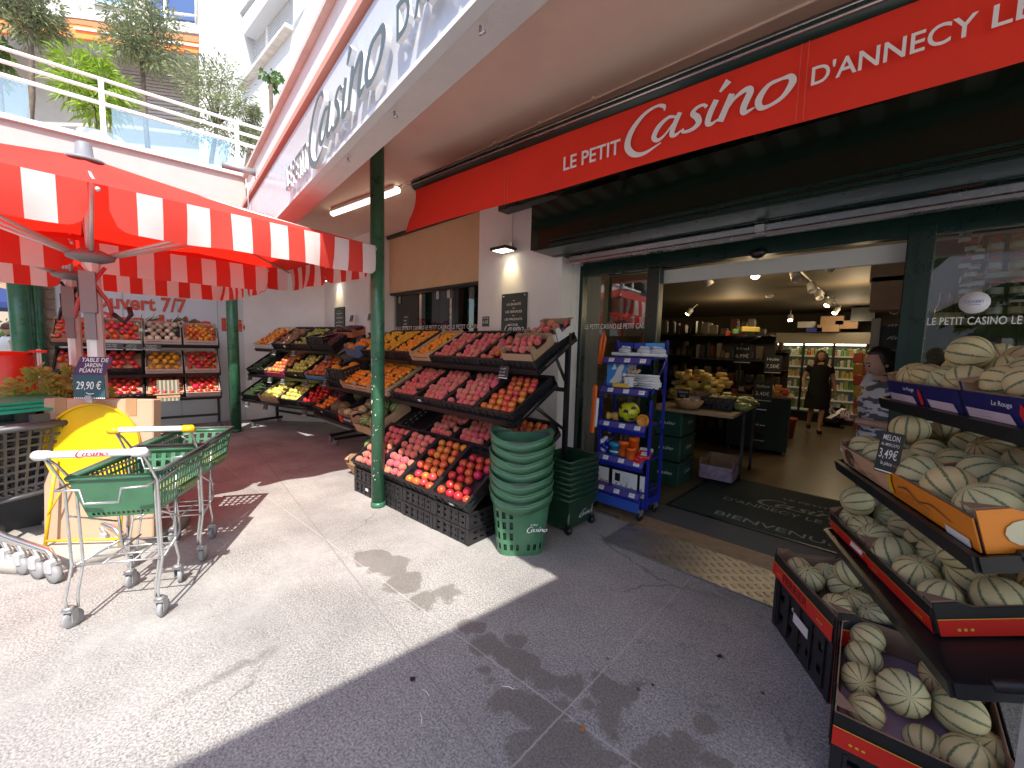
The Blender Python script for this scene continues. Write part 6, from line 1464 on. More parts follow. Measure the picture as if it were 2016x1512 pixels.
q = MB(FXM); q.box((0, fd2 / 2, .045), (fw2 - .03, fd2 - .03, .004), mat('purple_liner', (.30, .17, .22), .7)); tag(q.build('liner_sheet'), 'purple paper liner inside the nearest melon box', 'liner')
p_ = MR @ V((.60, -.03, 1.10)); t = chalk(T(*p_) @ RZ(math.atan2(mdx.y, mdx.x) + .45) @ RX(-.12), .10, .18, [('MELON', .80, .13, .72), ('AL MERCATO', .66, .07, .8), ('3,49€', .36, .22, .8), ('la pièce', .2, .09, .5)], 'slate price card for the melons standing between the kraft and orange boxes')
q = MB(T(PY(2012,1350,1.75).x + .03, 1.75, .42)); q.box((0, 0, .0), (.03, .10, .8), mat('pale_film', (.55, .60, .68), .3), bev=.006); tag(q.build('rack_side_panel'), 'pale plastic strip at the right end of the melon rack', 'strip')
# ================= shop interior =================
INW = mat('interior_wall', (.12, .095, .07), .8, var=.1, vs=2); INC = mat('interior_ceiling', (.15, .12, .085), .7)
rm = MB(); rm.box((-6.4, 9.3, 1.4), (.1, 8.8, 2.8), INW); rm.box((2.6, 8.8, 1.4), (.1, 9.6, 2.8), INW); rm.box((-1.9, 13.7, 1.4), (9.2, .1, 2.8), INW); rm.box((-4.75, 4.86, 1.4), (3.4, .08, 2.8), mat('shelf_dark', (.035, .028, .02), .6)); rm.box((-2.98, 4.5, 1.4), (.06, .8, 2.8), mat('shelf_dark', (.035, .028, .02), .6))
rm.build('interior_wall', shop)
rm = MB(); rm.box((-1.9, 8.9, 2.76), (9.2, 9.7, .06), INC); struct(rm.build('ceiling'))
LGL = mat('spot_lens_lit', (1, .78, .42), .4, emit=14)
def spotlamp(px, py, z, lit, aim, lab):
    p = PZ(px, py, z); t = thing('spotlight', lab, 'spotlight', T(*p) @ RZ(aim) @ RX(R_(-38)), None)
    q = MB(); q.lathe([(.0, .075), (.05, .075), (.055, .06), (.055, -.075), (.047, -.075), (.045, -.06), (0, -.06)], mat('spot_white', (.62, .60, .56), .45), 18); q.build('housing', t)
    q = MB(); q.tube([(0, 0, .07), (0, .03, 2.72 - z + .02)], .012, mat('spot_white'), 6); q.build('stem', t)
    if lit: q = MB(); q.lathe([(0, -.068), (.044, -.068)], LGL, 16); q.build('lens', t)
for px, py, z, lit, a, lb in ((1392, 552, 2.58, 0, 2.2, 'white ceiling spot nearest the left door post, unlit'), (1488, 536, 2.58, 1, .2, 'lit ceiling spot in the middle of the front track'), (1566, 541, 2.58, 0, .5, 'white ceiling spot at the start of the oblique track'), (1598, 566, 2.58, 0, .4, 'second white spot along the oblique track'), (1612, 580, 2.58, 0, .4, 'third white spot along the oblique track'), (1640, 519, 2.58, 0, -2.2, 'white ceiling spot nearest the right door post'), (1632, 596, 2.58, 1, -.6, 'lit spot far along the oblique track, nearer one'), (1646, 612, 2.58, 1, -.6, 'lit spot at the far end of the oblique track'), (1357, 614, 2.5, 1, -.8, 'small lit spot far back on the left'), (1556, 626, 2.45, 1, .2, 'glowing spot in front of the chilled cabinet')): spotlamp(px, py, z, lit, a, lb)
tk = MB(); a, c_ = PZ(1305, 545, 2.69), PZ(1720, 495, 2.69); tk.tube([a, c_], .02, mat('track_white', (.5, .48, .42), .5), 4, smooth=False); tag(tk.build('lamp_track'), 'white lamp track across the ceiling behind the door', 'lamp track')
tk = MB(); a, c_ = PZ(1560, 520, 2.69), PZ(1655, 608, 2.69); tk.tube([a, c_], .015, BLK, 4, smooth=False); tag(tk.build('lamp_track'), 'black oblique lamp track running to the back of the shop', 'lamp track')
def lamp(loc, e, col, size=.15):
    l = bpy.data.lights.new('shop_light', 'POINT'); l.energy = e; l.color = col; l.shadow_soft_size = size; o = bpy.data.objects.new('shop_light', l); C.objects.link(o); o.location = loc
for p in ((-1.5, 6.2, 2.35), (-.6, 8.2, 2.35), (-2.6, 9.2, 2.3)): lamp(p, 8, (1, .74, .42))
lamp((-.9, 11.2, 2.3), 7, (1, .80, .5))
q = MB(T(*PZ(1515, 583, 2.70))); q.lathe([(.07, .03), (.07, -.01), (.04, -.03), (0, -.03)], mat('spot_white'), 16); tag(q.build('smoke_detector'), 'small round smoke detector on the shop ceiling', 'smoke detector')
# chilled cabinet
YF = 12.4; fa_, fb_ = PY(1528, 680, YF), PY(1708, 680, YF); fw_ = fb_.x - fa_.x; zt = 1.86
fg = thing('chilled_cabinet', 'tall lit chilled cabinet full of packs at the back of the shop', 'fridge', loc=(fa_.x, YF, 0))
q = MB(); q.box((fw_ / 2, .1, zt + .16), (fw_ + .3, .75, .26), mat('fridge_header', (.30, .25, .17), .4)); q.build('header', fg)
q = MB(); q.box((fw_ / 2, .52, 1.05), (fw_, .04, 1.7), mat('fridge_back', (.16, .14, .10), .5, emit=.02)); q.build('back_panel', fg)
q = MB(); q.box((fw_ / 2, .1, .12), (fw_ + .1, .8, .24), BLK); q.build('plinth', fg)
for k in range(4): q = MB(); q.box((fw_ * k / 3, .0, 1.05), (.05, .06, 1.7), BLK); q.build('door_frame', fg)
SHELF = mat('fridge_shelf', (.6, .57, .42), .4, emit=.05)
q = MB(); q.tube([(0, .0, zt + .01), (fw_, .0, zt + .01)], .02, mat('fridge_tube', (1, .93, .7), .4, emit=2.5), 6); q.build('tube', fg)
random.seed(5)
PK = []
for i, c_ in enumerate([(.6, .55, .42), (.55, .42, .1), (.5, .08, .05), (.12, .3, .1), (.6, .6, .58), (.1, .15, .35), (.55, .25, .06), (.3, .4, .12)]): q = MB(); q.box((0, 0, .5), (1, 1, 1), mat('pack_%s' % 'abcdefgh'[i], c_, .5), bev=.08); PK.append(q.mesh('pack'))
for r_ in range(6):
    z = .27 + .265 * r_; q = MB(); q.box((fw_ / 2, .24, z), (fw_, .5, .018), SHELF); q.box((fw_ / 2, -.015, z - .005), (fw_, .012, .035), SHELF); q.build('shelf', fg)
    x = .06
    pal = random.choice([(0, 4, 1), (0, 1, 3), (4, 2, 6), (2, 6, 1), (7, 3, 0)])
    while x < fw_ - .08:
        w_ = U(.04, .09); h_ = U(.10, .21); 
        if abs((x / fw_ * 3) % 1) > .06:
            o = bpy.data.objects.new('pack', PK[random.choice(pal + (random.randrange(8),))]); C.objects.link(o); o.matrix_world = T(fa_.x + x + w_ / 2, YF + .07 + U(0, .05), z + .01) @ Mx.Diagonal((w_ * .92, .1, h_, 1)); tag(o, 'small food pack on the lit shelves of the chilled cabinet', 'food pack', 'packs in the chilled cabinet')
        x += w_ + .002
# snack rack right of the cabinet
for r_ in range(7):
    for k in range(3):
        p = PY(1690 + 10 * k, 705 + 22 * r_, 10.9); o = bpy.data.objects.new('crisp_packet', PK[[2, 6, 2, 1][(r_ + k) % 4]]); C.objects.link(o); o.matrix_world = T(p.x, 10.9 + .02 * k, p.z - .1) @ RZ(.2 * (k - 1)) @ Mx.Diagonal((.15, .08, .2, 1)); tag(o, 'red and orange snack packet hanging right of the chilled cabinet', 'snack packet', 'snack packets right of the cabinet')
# cartons stored above
for i, (px, py, w_, h_, y, lb, m_) in enumerate(((1590, 640, .34, .14, 12.1, 'white flat box on top of the chilled cabinet', CARDW), (1640, 632, .42, .20, 12.1, 'upper brown carton on top of the chilled cabinet', CARD), (1632, 647, .40, .16, 12.0, 'brown carton under the upper one on the cabinet', CARD), (1668, 640, .40, .18, 12.1, 'long brown carton at the right on the chilled cabinet', CARD), (1605, 650, .3, .1, 12.0, 'blue box among the cartons on the cabinet', BLUE), (1700, 620, .4, .3, 12.0, 'dark screen box above the cabinet at the right', BLK))):
    p = PY(px, py, y); q = MB(T(p.x, y, p.z)); q.box((0, 0, 0), (w_, .4, h_), m_); tag(q.build('storage_box'), lb, 'box')
for i, (py, h_) in enumerate(((535, .27), (580, .40))):
    p = PY(1755, py, 5.6); q = MB(T(p.x + .03, 5.6, p.z)); q.box((0, 0, 0), (.36, .3, .215 if i == 0 else .32), CARD); tag(q.build('storage_box'), ['upper brown carton stacked above the chalkboard', 'lower brown carton resting over the chalkboard'][i], 'box')
cbp = PY(1738, 612, 5.7); cb = thing('chalkboard', 'tall black chalkboard with white handwriting behind the door post', 'chalkboard', loc=(cbp.x, 5.7, 0))
q = MB(); q.box((.3, .03, 1.15), (.6, .03, 1.55), SLATE); q.build('board', cb)
q = MB(); q.box((-.04, .0, 1.0), (.07, .08, 2.0), mat('pale_post', (.45, .41, .34), .6)); q.build('post', cb)
q = MB()
for k, s in enumerate(('Quand', 'me mets', 'fais ce', 'les vieux', 'je lave')): write(q, s, T(.05, .012, PY(1750, 612 + 25 * k, 5.7).z - .03) @ LF, CHALK, .055 if k == 0 else .035, .32, .0, .4)
q.build('handwriting', cb)
# produce table inside with green crates
g0 = PZ(1334, 963); TBM = T(g0.x, g0.y, 0) @ RZ(R_(4))
for k in range(3):
    t = thing('green_crate', '%s dark green folding crate of the stack under the produce table' % ('lowest', 'middle', 'top')[k], 'crate', TBM @ T(0, 0, .30 * k + .012))
    q = MB(); G2 = mat('crate_teal_green', (.012, .06, .042), .45, var=.15); q.box((-.19, .28, .145), (.38, .56, .285), G2, bev=.01); q.box((-.19, .28, .27), (.395, .575, .03), G2); q.box((.002, .28, .15), (.012, .4, .16), G2); q.build('body', t)
    q = MB(); logo(q, T(-.25, -.001, .14) @ LF, WHT, .035); logo(q, T(.0095, .2, .14) @ frame((0, 0, 0), (0, 1, 0), (0, 0, 1)), WHT, .035); q.build('lettering', t)
ti = thing('produce_table', 'low wooden topped produce table just inside the door', 'table', TBM)
q = MB(); q.box((.06, .75, .925), (.95, 1.6, .03), mat('board_top', (.30, .21, .12), .6, var=.1)); q.build('tabletop', ti)
for x, y in ((.48, .85), (.48, 1.5), (-.35, 1.5)):
    q = MB(); q.box((x, y, .5), (.03, .03, .84), CARTG); q.build('leg', ti); q = MB(T(x, y, .05)); q.lathe([(.05, -.012), (.05, .012)], BLK, 12, M=RY(PI / 2)); q.build('caster', ti)
def onT(x, y, z=.945): return TBM @ T(x, y, z)
bk = thing('wicker_basket', 'wicker basket of brown eggs on the corner of the produce table', 'basket', onT(.02, .16)); q = MB(); q.lathe([(.10, 0), (.15, .07), (.16, .1), (.15, .1), (.10, .02), (0, .02)], mat('wicker', (.46, .30, .15), .7, var=.3, vs=40, bump=.5, bs=60), 24, sy=.8); q.build('body', bk)
for i in range(7): fruit('onion', onT(.02 + U(-.08, .08), .16 + U(-.05, .05), 1.035), .03, 'brown egg in the wicker basket', 'eggs in the wicker basket')
M = onT(.28, .30); crate('black', M, .34, .5, .14, 'black crate of green vegetables on the produce table'); fill('gapple', M, .34, .5, .13, .04, 'green vegetable in the black crate on the produce table', gaps=.05)
for i in range(8): q = MB(); q.sph((0, 0, 0), .085, mat('net_bag', (.20, .25, .07), .35, col2=(.35, .38, .12), vs=30), 12, 8, sc_=(1.2, .9, .6)); o = q.build('salad_bag'); o.matrix_world = onT(.5 + U(-.06, .06), .45 + .05 * i, .99 + .03 * (i % 3)) @ RZ(U(0, 3)); tag(o, 'bag of green vegetables at the right end of the produce table', 'bag', 'vegetable bags on the produce table')
for i in range(90):
    q = MB() if i == 0 else None
    if i == 0: q.box((0, 0, 0), (.13, .09, .06), mat('pasta_yellow', (.62, .45, .12), .3, rnd=.25, hue=.02), bev=.018); pme = q.mesh('pasta_packet')
    o = bpy.data.objects.new('pasta_packet', pme); C.objects.link(o); o.matrix_world = onT(-.15 + U(-.3, .42), .85 + U(-.08, .35), .975 + .045 * (i // 11) + U(0, .02)) @ RZ(U(-.7, .7)) @ RX(U(-.3, .3)) @ Mx.Scale(U(.7, 1.05), 4); tag(o, 'yellow packet heaped on the produce table', 'packet', 'yellow packets on the produce table')
chalk(onT(-.1, .30, .95) @ RX(-.1), .14, .2, [('Citrons', .78, .13, .8), ('bio', .56, .12, .4), ('1,99€', .22, .22, .8)], 'black slate with white price standing by the egg basket', nm='price_tag')
M = onT(.05, .55); crate('card', M, .3, .22, .15, 'small white box of lettuces on the produce table', out=CARDW)
M = TBM @ T(.28, .50, .06); crate('card', M, .36, .45, .24, 'white and violet fruit box on the floor under the produce table', out=mat('violet_white_box', (.5, .48, .5), .6, col2=(.2, .08, .25), vs=6))
# dim shelves behind the table
DPK = []
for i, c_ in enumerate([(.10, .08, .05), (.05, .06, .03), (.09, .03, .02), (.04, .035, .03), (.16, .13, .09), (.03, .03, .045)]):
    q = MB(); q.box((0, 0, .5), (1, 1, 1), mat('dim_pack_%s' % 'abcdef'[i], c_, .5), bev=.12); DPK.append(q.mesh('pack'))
random.seed(9)
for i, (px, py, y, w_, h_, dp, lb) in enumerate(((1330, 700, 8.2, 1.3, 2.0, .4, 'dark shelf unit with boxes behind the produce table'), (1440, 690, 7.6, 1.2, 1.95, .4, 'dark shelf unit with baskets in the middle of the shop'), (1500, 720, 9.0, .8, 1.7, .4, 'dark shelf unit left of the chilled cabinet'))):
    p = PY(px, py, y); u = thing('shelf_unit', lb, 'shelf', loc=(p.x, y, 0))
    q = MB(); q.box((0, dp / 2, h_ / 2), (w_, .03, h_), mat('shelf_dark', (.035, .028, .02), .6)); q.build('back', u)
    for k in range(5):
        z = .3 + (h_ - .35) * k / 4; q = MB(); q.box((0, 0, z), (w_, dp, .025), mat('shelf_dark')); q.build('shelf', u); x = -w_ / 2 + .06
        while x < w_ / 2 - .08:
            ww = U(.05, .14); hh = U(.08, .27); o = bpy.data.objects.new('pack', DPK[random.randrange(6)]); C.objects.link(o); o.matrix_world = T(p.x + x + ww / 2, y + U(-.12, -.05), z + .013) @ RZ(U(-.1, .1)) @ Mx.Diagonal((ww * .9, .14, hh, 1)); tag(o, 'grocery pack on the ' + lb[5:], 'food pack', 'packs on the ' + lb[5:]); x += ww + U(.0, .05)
kb = PZ(1485, 892); dk = thing('drawer_cabinet', 'dark green cabinet with three steel handles in the middle of the shop', 'cabinet', T(kb.x, kb.y, 0) @ RZ(R_(8)))
q = MB(); q.box((0, .3, .50), (.85, .6, .84), mat('cabinet_green', (.012, .035, .028), .45)); q.box((0, .3, .935), (.92, .66, .03), mat('board_top')); q.build('body', dk)
for k in range(3): q = MB(); q.box((.05, -.012, .22 + .25 * k), (.14, .02, .018), ALU); q.build('handle', dk)
for x in (-.38, .38): q = MB(T(x, .02, .04)); q.lathe([(.04, -.012), (.04, .012)], STEEL, 12, M=RY(PI / 2)); q.build('caster', dk)
for i in range(22): o = bpy.data.objects.new('sweet_pack', PK[[2, 0, 6, 2][i % 4]]); C.objects.link(o); o.matrix_world = T(kb.x, kb.y, 0) @ RZ(R_(8)) @ T(-.36 + .1 * (i % 8), .1 + .2 * (i // 8), .95 + .04 * (i % 3)) @ Mx.Diagonal((.09, .12, .08, 1)); tag(o, 'small red brown pack on the dark green cabinet', 'food pack', 'packs on the dark green cabinet')
for i, (px, py, y, sd_, lb) in enumerate(((1460, 715, 6.4, 1, 'black slate with a chalked price above the produce table'), (1520, 735, 6.9, 2, 'black slate with curly chalk writing in the middle of the shop'), (1500, 790, 6.3, 3, 'black slate leaning on the dark green cabinet'))):
    p = PY(px, py, y); chalk(T(*p), .22, .26, [(('Miel', 'Huile', 'Confiture')[i], .72, .14, .7), (('6,99€', '7,50€', '3,40€')[i], .3, .2, .75)], lb)
p = PY(1460, 662, 6.5); hb = thing('hanging_bowl', 'black bowl with bright crisp bags in the middle of the shop', 'bowl', loc=(p.x, 6.5, p.z)); q = MB(); q.lathe([(.1, -.08), (.24, .0), (.22, 0), (.1, -.06), (0, -.06)], BLK, 20); q.build('bowl', hb); q = MB(); q.box((0, 0, -.4), (.03, .03, .7), BLK); q.build('stand', hb)
for i in range(3): o = bpy.data.objects.new('crisp_packet', PK[(2, 3, 1)[i]]); C.objects.link(o); o.matrix_world = T(p.x + .08 * (i - 1), 6.5, p.z + .0 + .03 * i) @ RZ(.4 * i) @ Mx.Diagonal((.26, .14, .07, 1)); tag(o, 'bright crisp packet lying in the black bowl', 'snack packet', 'crisp packets in the black bowl')
rb = PZ(1545, 862); q = MB(T(rb.x, rb.y, 0)); q.lathe([(.13, 0), (.17, .36), (.185, .37), (.18, .40), (.16, .4), (.14, .05), (0, .05)], mat('terracotta_red', (.40, .06, .03), .5), 20); tag(q.build('red_bucket'), 'red plastic bucket on the shop floor beside the cabinet', 'bucket')
bg_ = PY(1640, 820, 11.6); q = MB(T(bg_.x, 11.6, 0)); q.box((0, 0, .3), (.4, .3, .5), BLK, bev=.08); q.box((0, 0, .02), (.42, .3, .04), BLK); tag(q.build('shopping_bag_trolley'), 'black wheeled bag in front of the chilled cabinet', 'bag')
# window shelf with jars, right hand pane
random.seed(21)
JR = [mat('jar_' + n_, c_, .2) for n_, c_ in (('red', (.16, .015, .015)), ('dark', (.03, .015, .015)), ('amber', (.35, .16, .03)))]
sw_ = thing('jar_shelf', 'white bracketed shelf of jars behind the right hand window', 'shelf', loc=(0, 4.4, 0))
for py in (548, 632):
    p = PY(1892, py, 4.4); q = MB(); q.box((p.x + .75, .05, p.z), (1.5, .22, .035), mat('bracket_cream', (.46, .45, .38), .5)); q.build('board', sw_)
    q = MB(); q.lathe([(0, -.005), (.03, -.005), (.03, .005), (0, .005)], BLK, 12, M=T(p.x + .06, -.062, p.z) @ RX(PI / 2), sx=1.3, sy=.5); q.build('slot', sw_)
    for r_ in range(2):
        for k in range(12):
            x = p.x + .05 + .1 * k; q = MB(T(x, 4.40 + .04 * r_, p.z + .02 + .14 * r_)); h_ = .115; q.lathe([(.036, 0), (.038, .01), (.038, h_ * .8), (.03, h_ * .86)], random.choice(JR), 12); q.lathe([(.034, h_ * .86), (.034, h_)], random.choice([BLK, TOYR, TWH]), 12); q.lathe([(.0385, h_ * .2), (.0385, h_ * .6)], TWH if k % 2 else mat('bottle_label'), 12)
            tag(q.build('jam_jar'), 'dark jam jar with pale label on the %s window shelf' % ('upper' if py == 548 else 'lower'), 'jar', 'jars on the %s window shelf' % ('upper' if py == 548 else 'lower'))
for k in range(9):
    p = PY(1900 + (k % 3) * 13, 470 + 17 * k, 4.3); q = MB(T(p.x, 4.3, p.z - .04)); q.lathe([(.028, 0), (.03, .06), (.024, .065)], JR[k % 2], 12); q.lathe([(.03, .066), (.03, .085), (0, .085)], TOYR if k % 2 else TWH, 12); q.lathe([(.0305, .015), (.0305, .045)], TWH, 12); tag(q.build('jam_jar'), 'small red jar in the leaning column of jars behind the window', 'jar', 'leaning column of small jars')
q = MB(); a, c_ = PY(1895, 530, 4.36), PY(1935, 460, 4.36); q.tube([a, c_], .012, WOOD, 6); tag(q.build('wooden_rail'), 'slanting wooden rail behind the right hand window', 'rail')
for k in range(6):
    p = PY(1848 + (k % 3) * 18, 640, 4.45); q = MB(T(p.x + .05 * (k // 3), 4.45 + .05 * (k // 3), p.z - .02)); q.lathe([(.03, 0), (.032, .14), (.012, .19), (.012, .25), (.014, .26)], mat('wine_dark', (.05, .012, .015), .12), 12); q.lathe([(.0325, .02), (.0325, .11)], mat('bottle_label'), 12); tag(q.build('bottle'), 'dark bottle with cream label low behind the right hand window', 'bottle', 'bottles behind the right hand window')
for k in range(6):
    p = PY(1893 + 22 * (k % 3), 725, 4.25); q = MB(T(p.x, 4.25 + .08 * (k // 3), p.z)); q.lathe([(.035, 0), (.04, .03), (.035, .06), (.042, .1), (.036, .14), (.04, .18), (.0, .18)], mat('gold_jar', (.34, .23, .08), .35), 12); tag(q.build('preserve_jar'), 'tall golden jar on the window sill behind the melons', 'jar', 'golden jars on the window sill')
q = MB(); q.box((.85, 4.5, .25), (1.5, .6, .5), mat('shelf_dark')); q.box((.85, 4.85, 1.3), (1.5, .04, 2.5), mat('shelf_dark')); tag(q.build('display_counter'), 'dark counter and backing behind the right hand window', 'counter')

# ================= people =================
def skin(vs, es, rs, sub=2):
    me = bpy.data.meshes.new('k'); me.from_pydata(vs, es, []); o = bpy.data.objects.new('k', me); C.objects.link(o)
    o.modifiers.new('s', 'SKIN'); sd = o.modifiers.new('u', 'SUBSURF'); sd.levels = sub; sd.render_levels = sub
    for i, r in enumerate(rs): 
        me.skin_vertices[0].data[i].radius = (r, r) if not isinstance(r, tuple) else r
    me.skin_vertices[0].data[0].use_root = True
    m2 = bpy.data.meshes.new_from_object(o.evaluated_get(bpy.context.evaluated_depsgraph_get()))
    r = ([tuple(v.co) for v in m2.vertices], [list(p.vertices) for p in m2.polygons])
    bpy.data.objects.remove(o); bpy.data.meshes.remove(me); bpy.data.meshes.remove(m2); return r
def head(q, M, m_):
    def fn(p):
        r = 1.0; f = -p.y
        if f > 0: r += .10 * math.exp(-((p.x / .13) ** 2 + ((p.z + .18) / .2) ** 2)) * f + .03 * math.exp(-((p.x / .3) ** 2 + ((p.z - .18) / .12) ** 2)) - .03 * math.exp(-(((abs(p.x) - .32) / .16) ** 2 + ((p.z - .02) / .12) ** 2)) + .05 * math.exp(-((p.x / .22) ** 2 + ((p.z + .78) / .2) ** 2))
        if p.z < -.2: r *= 1 - .16 * (-p.z - .2) * (1 if f > -.2 else .6)
        return r
    q.sph((0, 0, 0), 1, m_, 32, 24, M=M, sc_=(.074, .094, .115), fn=fn)
    for s in (-1, 1):
        q.sph((s * .027, -.084, .004), .0085, mat('eye_dark', (.03, .02, .015), .2), 8, 6, M=M); q.tube([M @ V((s * .014, -.093, .026)), M @ V((s * .03, -.090, .031)), M @ V((s * .045, -.078, .026))], .0035, HAIR, 5); q.sph((s * .073, .008, -.005), .022, m_, 8, 6, M=M, sc_=(.4, .8, 1.3))
    q.tube([M @ V((-.022, -.080, -.055)), M @ V((0, -.090, -.053)), M @ V((.022, -.080, -.055))], .005, mat('lips', (.35, .11, .09), .4), 6)
def hand(q, M, side, curl, m_):
    """palm along -z from the wrist at origin, fingers bent by curl towards -y"""
    vs, es, rs = [(0, 0, 0), (0, 0, -.045), (0, -.004, -.085)], [(0, 1), (1, 2)], [(.024, .017), (.034, .016), (.033, .013)]
    q.add(*skin(vs, es, rs, 1), m_, True, M)
    for i, (x, L_) in enumerate(((-.026, .066), (-.009, .076), (.009, .072), (.025, .056))):
        p = V((x * side, -.004, -.082)); pts = [p]; a = .15
        for k in range(3): a += curl * (.9 + .1 * i); d_ = V((x * side * .25, -math.sin(a), -math.cos(a))).normalized(); p = p + d_ * L_ / 3; pts.append(p)
        q.tube([M @ v for v in pts], [.0095, .0092, .0085, .006], m_, 7)
    p = V((-.024 * side, -.004, -.03)); pts = [p, p + V((-.022 * side, -.014, -.018)), p + V((-.030 * side, -.028, -.042)), p + V((-.022 * side, -.040, -.060))]
    q.tube([M @ v for v in pts], [.013, .0115, .0105, .007], m_, 7)
def person(M, lab, L, hairM, sc_=1, extra=None, headrot=Mx.Identity(4)):
    """L: joint positions (local, facing -y)"""
    names_ = ['pelvis', 'waist', 'chest', 'neck0', 'neck', 'shr', 'elr', 'wrr', 'shl', 'ell', 'wrl', 'hipr', 'knr', 'anr', 'tor', 'hipl', 'knl', 'anl', 'tol']
    rs = dict(pelvis=(.165, .125), waist=(.14, .105), chest=(.155, .11), neck0=(.075, .065), neck=(.05, .05), shr=.058, elr=.04, wrr=.026, shl=.058, ell=.04, wrl=.026, hipr=.088, knr=.055, anr=.035, tor=.03, hipl=.088, knl=.055, anl=.035, tol=.03)
    es = [('pelvis', 'waist'), ('waist', 'chest'), ('chest', 'neck0'), ('neck0', 'neck'), ('chest', 'shr'), ('shr', 'elr'), ('elr', 'wrr'), ('chest', 'shl'), ('shl', 'ell'), ('ell', 'wrl'), ('pelvis', 'hipr'), ('hipr', 'knr'), ('knr', 'anr'), ('anr', 'tor'), ('pelvis', 'hipl'), ('hipl', 'knl'), ('knl', 'anl'), ('anl', 'tol')]
    q = MB(Mx.Scale(sc_, 4)); ix = {n_: i for i, n_ in enumerate(names_)}
    q.add(*skin([L[n_] for n_ in names_], [(ix[a], ix[b_]) for a, b_ in es], [rs[n_] for n_ in names_]), SKIN, True)
    hd = V(L['head']); HM = T(*hd) @ headrot; head(q, HM, SKIN)
    if extra: extra(q)
    o = q.build('person'); o.matrix_world = M; tag(o, lab, 'person')
    h = MB(Mx.Scale(sc_, 4) @ HM); hairM(h); h.build('hair', o)
    return o
def garment(o, nm, prof, m_, sc_=1, seg=28, thick=.0):
    """closed tube of ellipses: (z, cx, cy, rx, ry)"""
    q = MB(Mx.Scale(sc_, 4)); vs = []; fs = []
    for z, cx, cy, rx, ry in prof:
        for k in range(seg): a = 2 * PI * k / seg; w_ = 1 + .02 * math.sin(a * 5 + z * 9); vs.append((cx + rx * w_ * math.cos(a), cy + ry * w_ * math.sin(a), z))
    for i in range(len(prof) - 1):
        for k in range(seg): l = (k + 1) % seg; fs.append([i * seg + k, i * seg + l, (i + 1) * seg + l, (i + 1) * seg + k])
    q.add(vs, fs, m_, True); return q.build(nm, o)
def sleeve(o, a, b_, r0, r1, m_, sc_=1): q = MB(Mx.Scale(sc_, 4)); a, b_ = V(a), V(b_); q.tube([a, a.lerp(b_, .5), b_], [r0, (r0 + r1) / 2, r1], m_, 14, cap=False); return q.build('sleeve', o)
def longhair(h): 
    h.sph((0, .012, .018), 1, HAIRB, 24, 16, sc_=(.088, .102, .118), fn=lambda p: 1.0 if (p.y > -.45 or p.z > .45) else .86)
    for s in (-1, 1): h.tube([(s * .07, -.01, .05), (s * .092, .0, -.05), (s * .085, .01, -.15), (s * .07, .02, -.2)], [.03, .034, .036, .015], HAIRB, 8)
    h.tube([(0, .09, .05), (0, .095, -.08), (0, .08, -.2)], [.06, .075, .05], HAIRB, 10)
HAIRB = mat('brown_hair', (.09, .04, .022), .5, var=.3, vs=40)
def bunhair(h):
    h.sph((0, .016, .022), 1, HAIR, 24, 16, sc_=(.085, .106, .118), fn=lambda p: (1.0 if (p.y > -.28 or p.z > .62) else .8) * (1 + .02 * math.sin(p.x * 40)))
    h.sph((0, .12, .03), .04, HAIR, 12, 8)
def shorthair(h): h.sph((0, .012, .022), 1, HAIRB, 24, 16, sc_=(.081, .10, .112), fn=lambda p: 1.0 if p.z > -.35 else .8)
# walking woman
L1 = dict(pelvis=(0, 0, .95), waist=(0, -.005, 1.09), chest=(0, -.01, 1.27), neck0=(0, .0, 1.40), neck=(0, -.015, 1.47), head=(0, -.035, 1.585), shr=(-.17, 0, 1.36), elr=(-.26, .03, 1.12), wrr=(-.27, -.12, .93), shl=(.17, 0, 1.36), ell=(.25, .06, 1.1), wrl=(.29, .02, .86), hipr=(-.085, 0, .88), knr=(-.08, .03, .50), anr=(-.075, .22, .13), tor=(-.08, .17, .04), hipl=(.085, -.02, .88), knl=(.075, -.09, .48), anl=(.06, -.06, .075), tol=(.06, -.19, .03))
fp = PZ(1603, 852); W1_ = person(T(fp.x, fp.y, .012) @ RZ(R_(18)), 'person in a black knee length dress walking towards the door', L1, longhair, 1.0, lambda q: (hand(q, T(-.27, -.13, .92) @ RX(-.6), -1, .45, SKIN), hand(q, T(.29, .02, .85) @ RX(-.2), 1, .4, SKIN)))
BLKC = mat('black_dress_cloth', (.008, .008, .010), .85, var=.2)
garment(W1_, 'dress', [(.50, 0, 0, .225, .175), (.62, 0, 0, .215, .17), (.9, 0, 0, .19, .145), (1.07, 0, 0, .158, .122), (1.25, 0, -.01, .178, .135), (1.36, 0, 0, .185, .105), (1.41, 0, 0, .12, .085)], BLKC)
for s, a, b_ in ((-1, 'shr', 'elr'), (1, 'shl', 'ell')): sleeve(W1_, V(L1[a]) + V((-s * .02, 0, .01)), V(L1[a]).lerp(V(L1[b_]), .45), .072, .06, BLKC)
q = MB()
for a, b_ in (('anl', 'tol'), ('anr', 'tor')): q.tube([V(L1[a]) + V((0, .03, -.03)), V(L1[a]) + V((0, -.03, -.035)), V(L1[b_])], [.038, .045, .034], BLK, 10)
q.build('shoe', W1_)
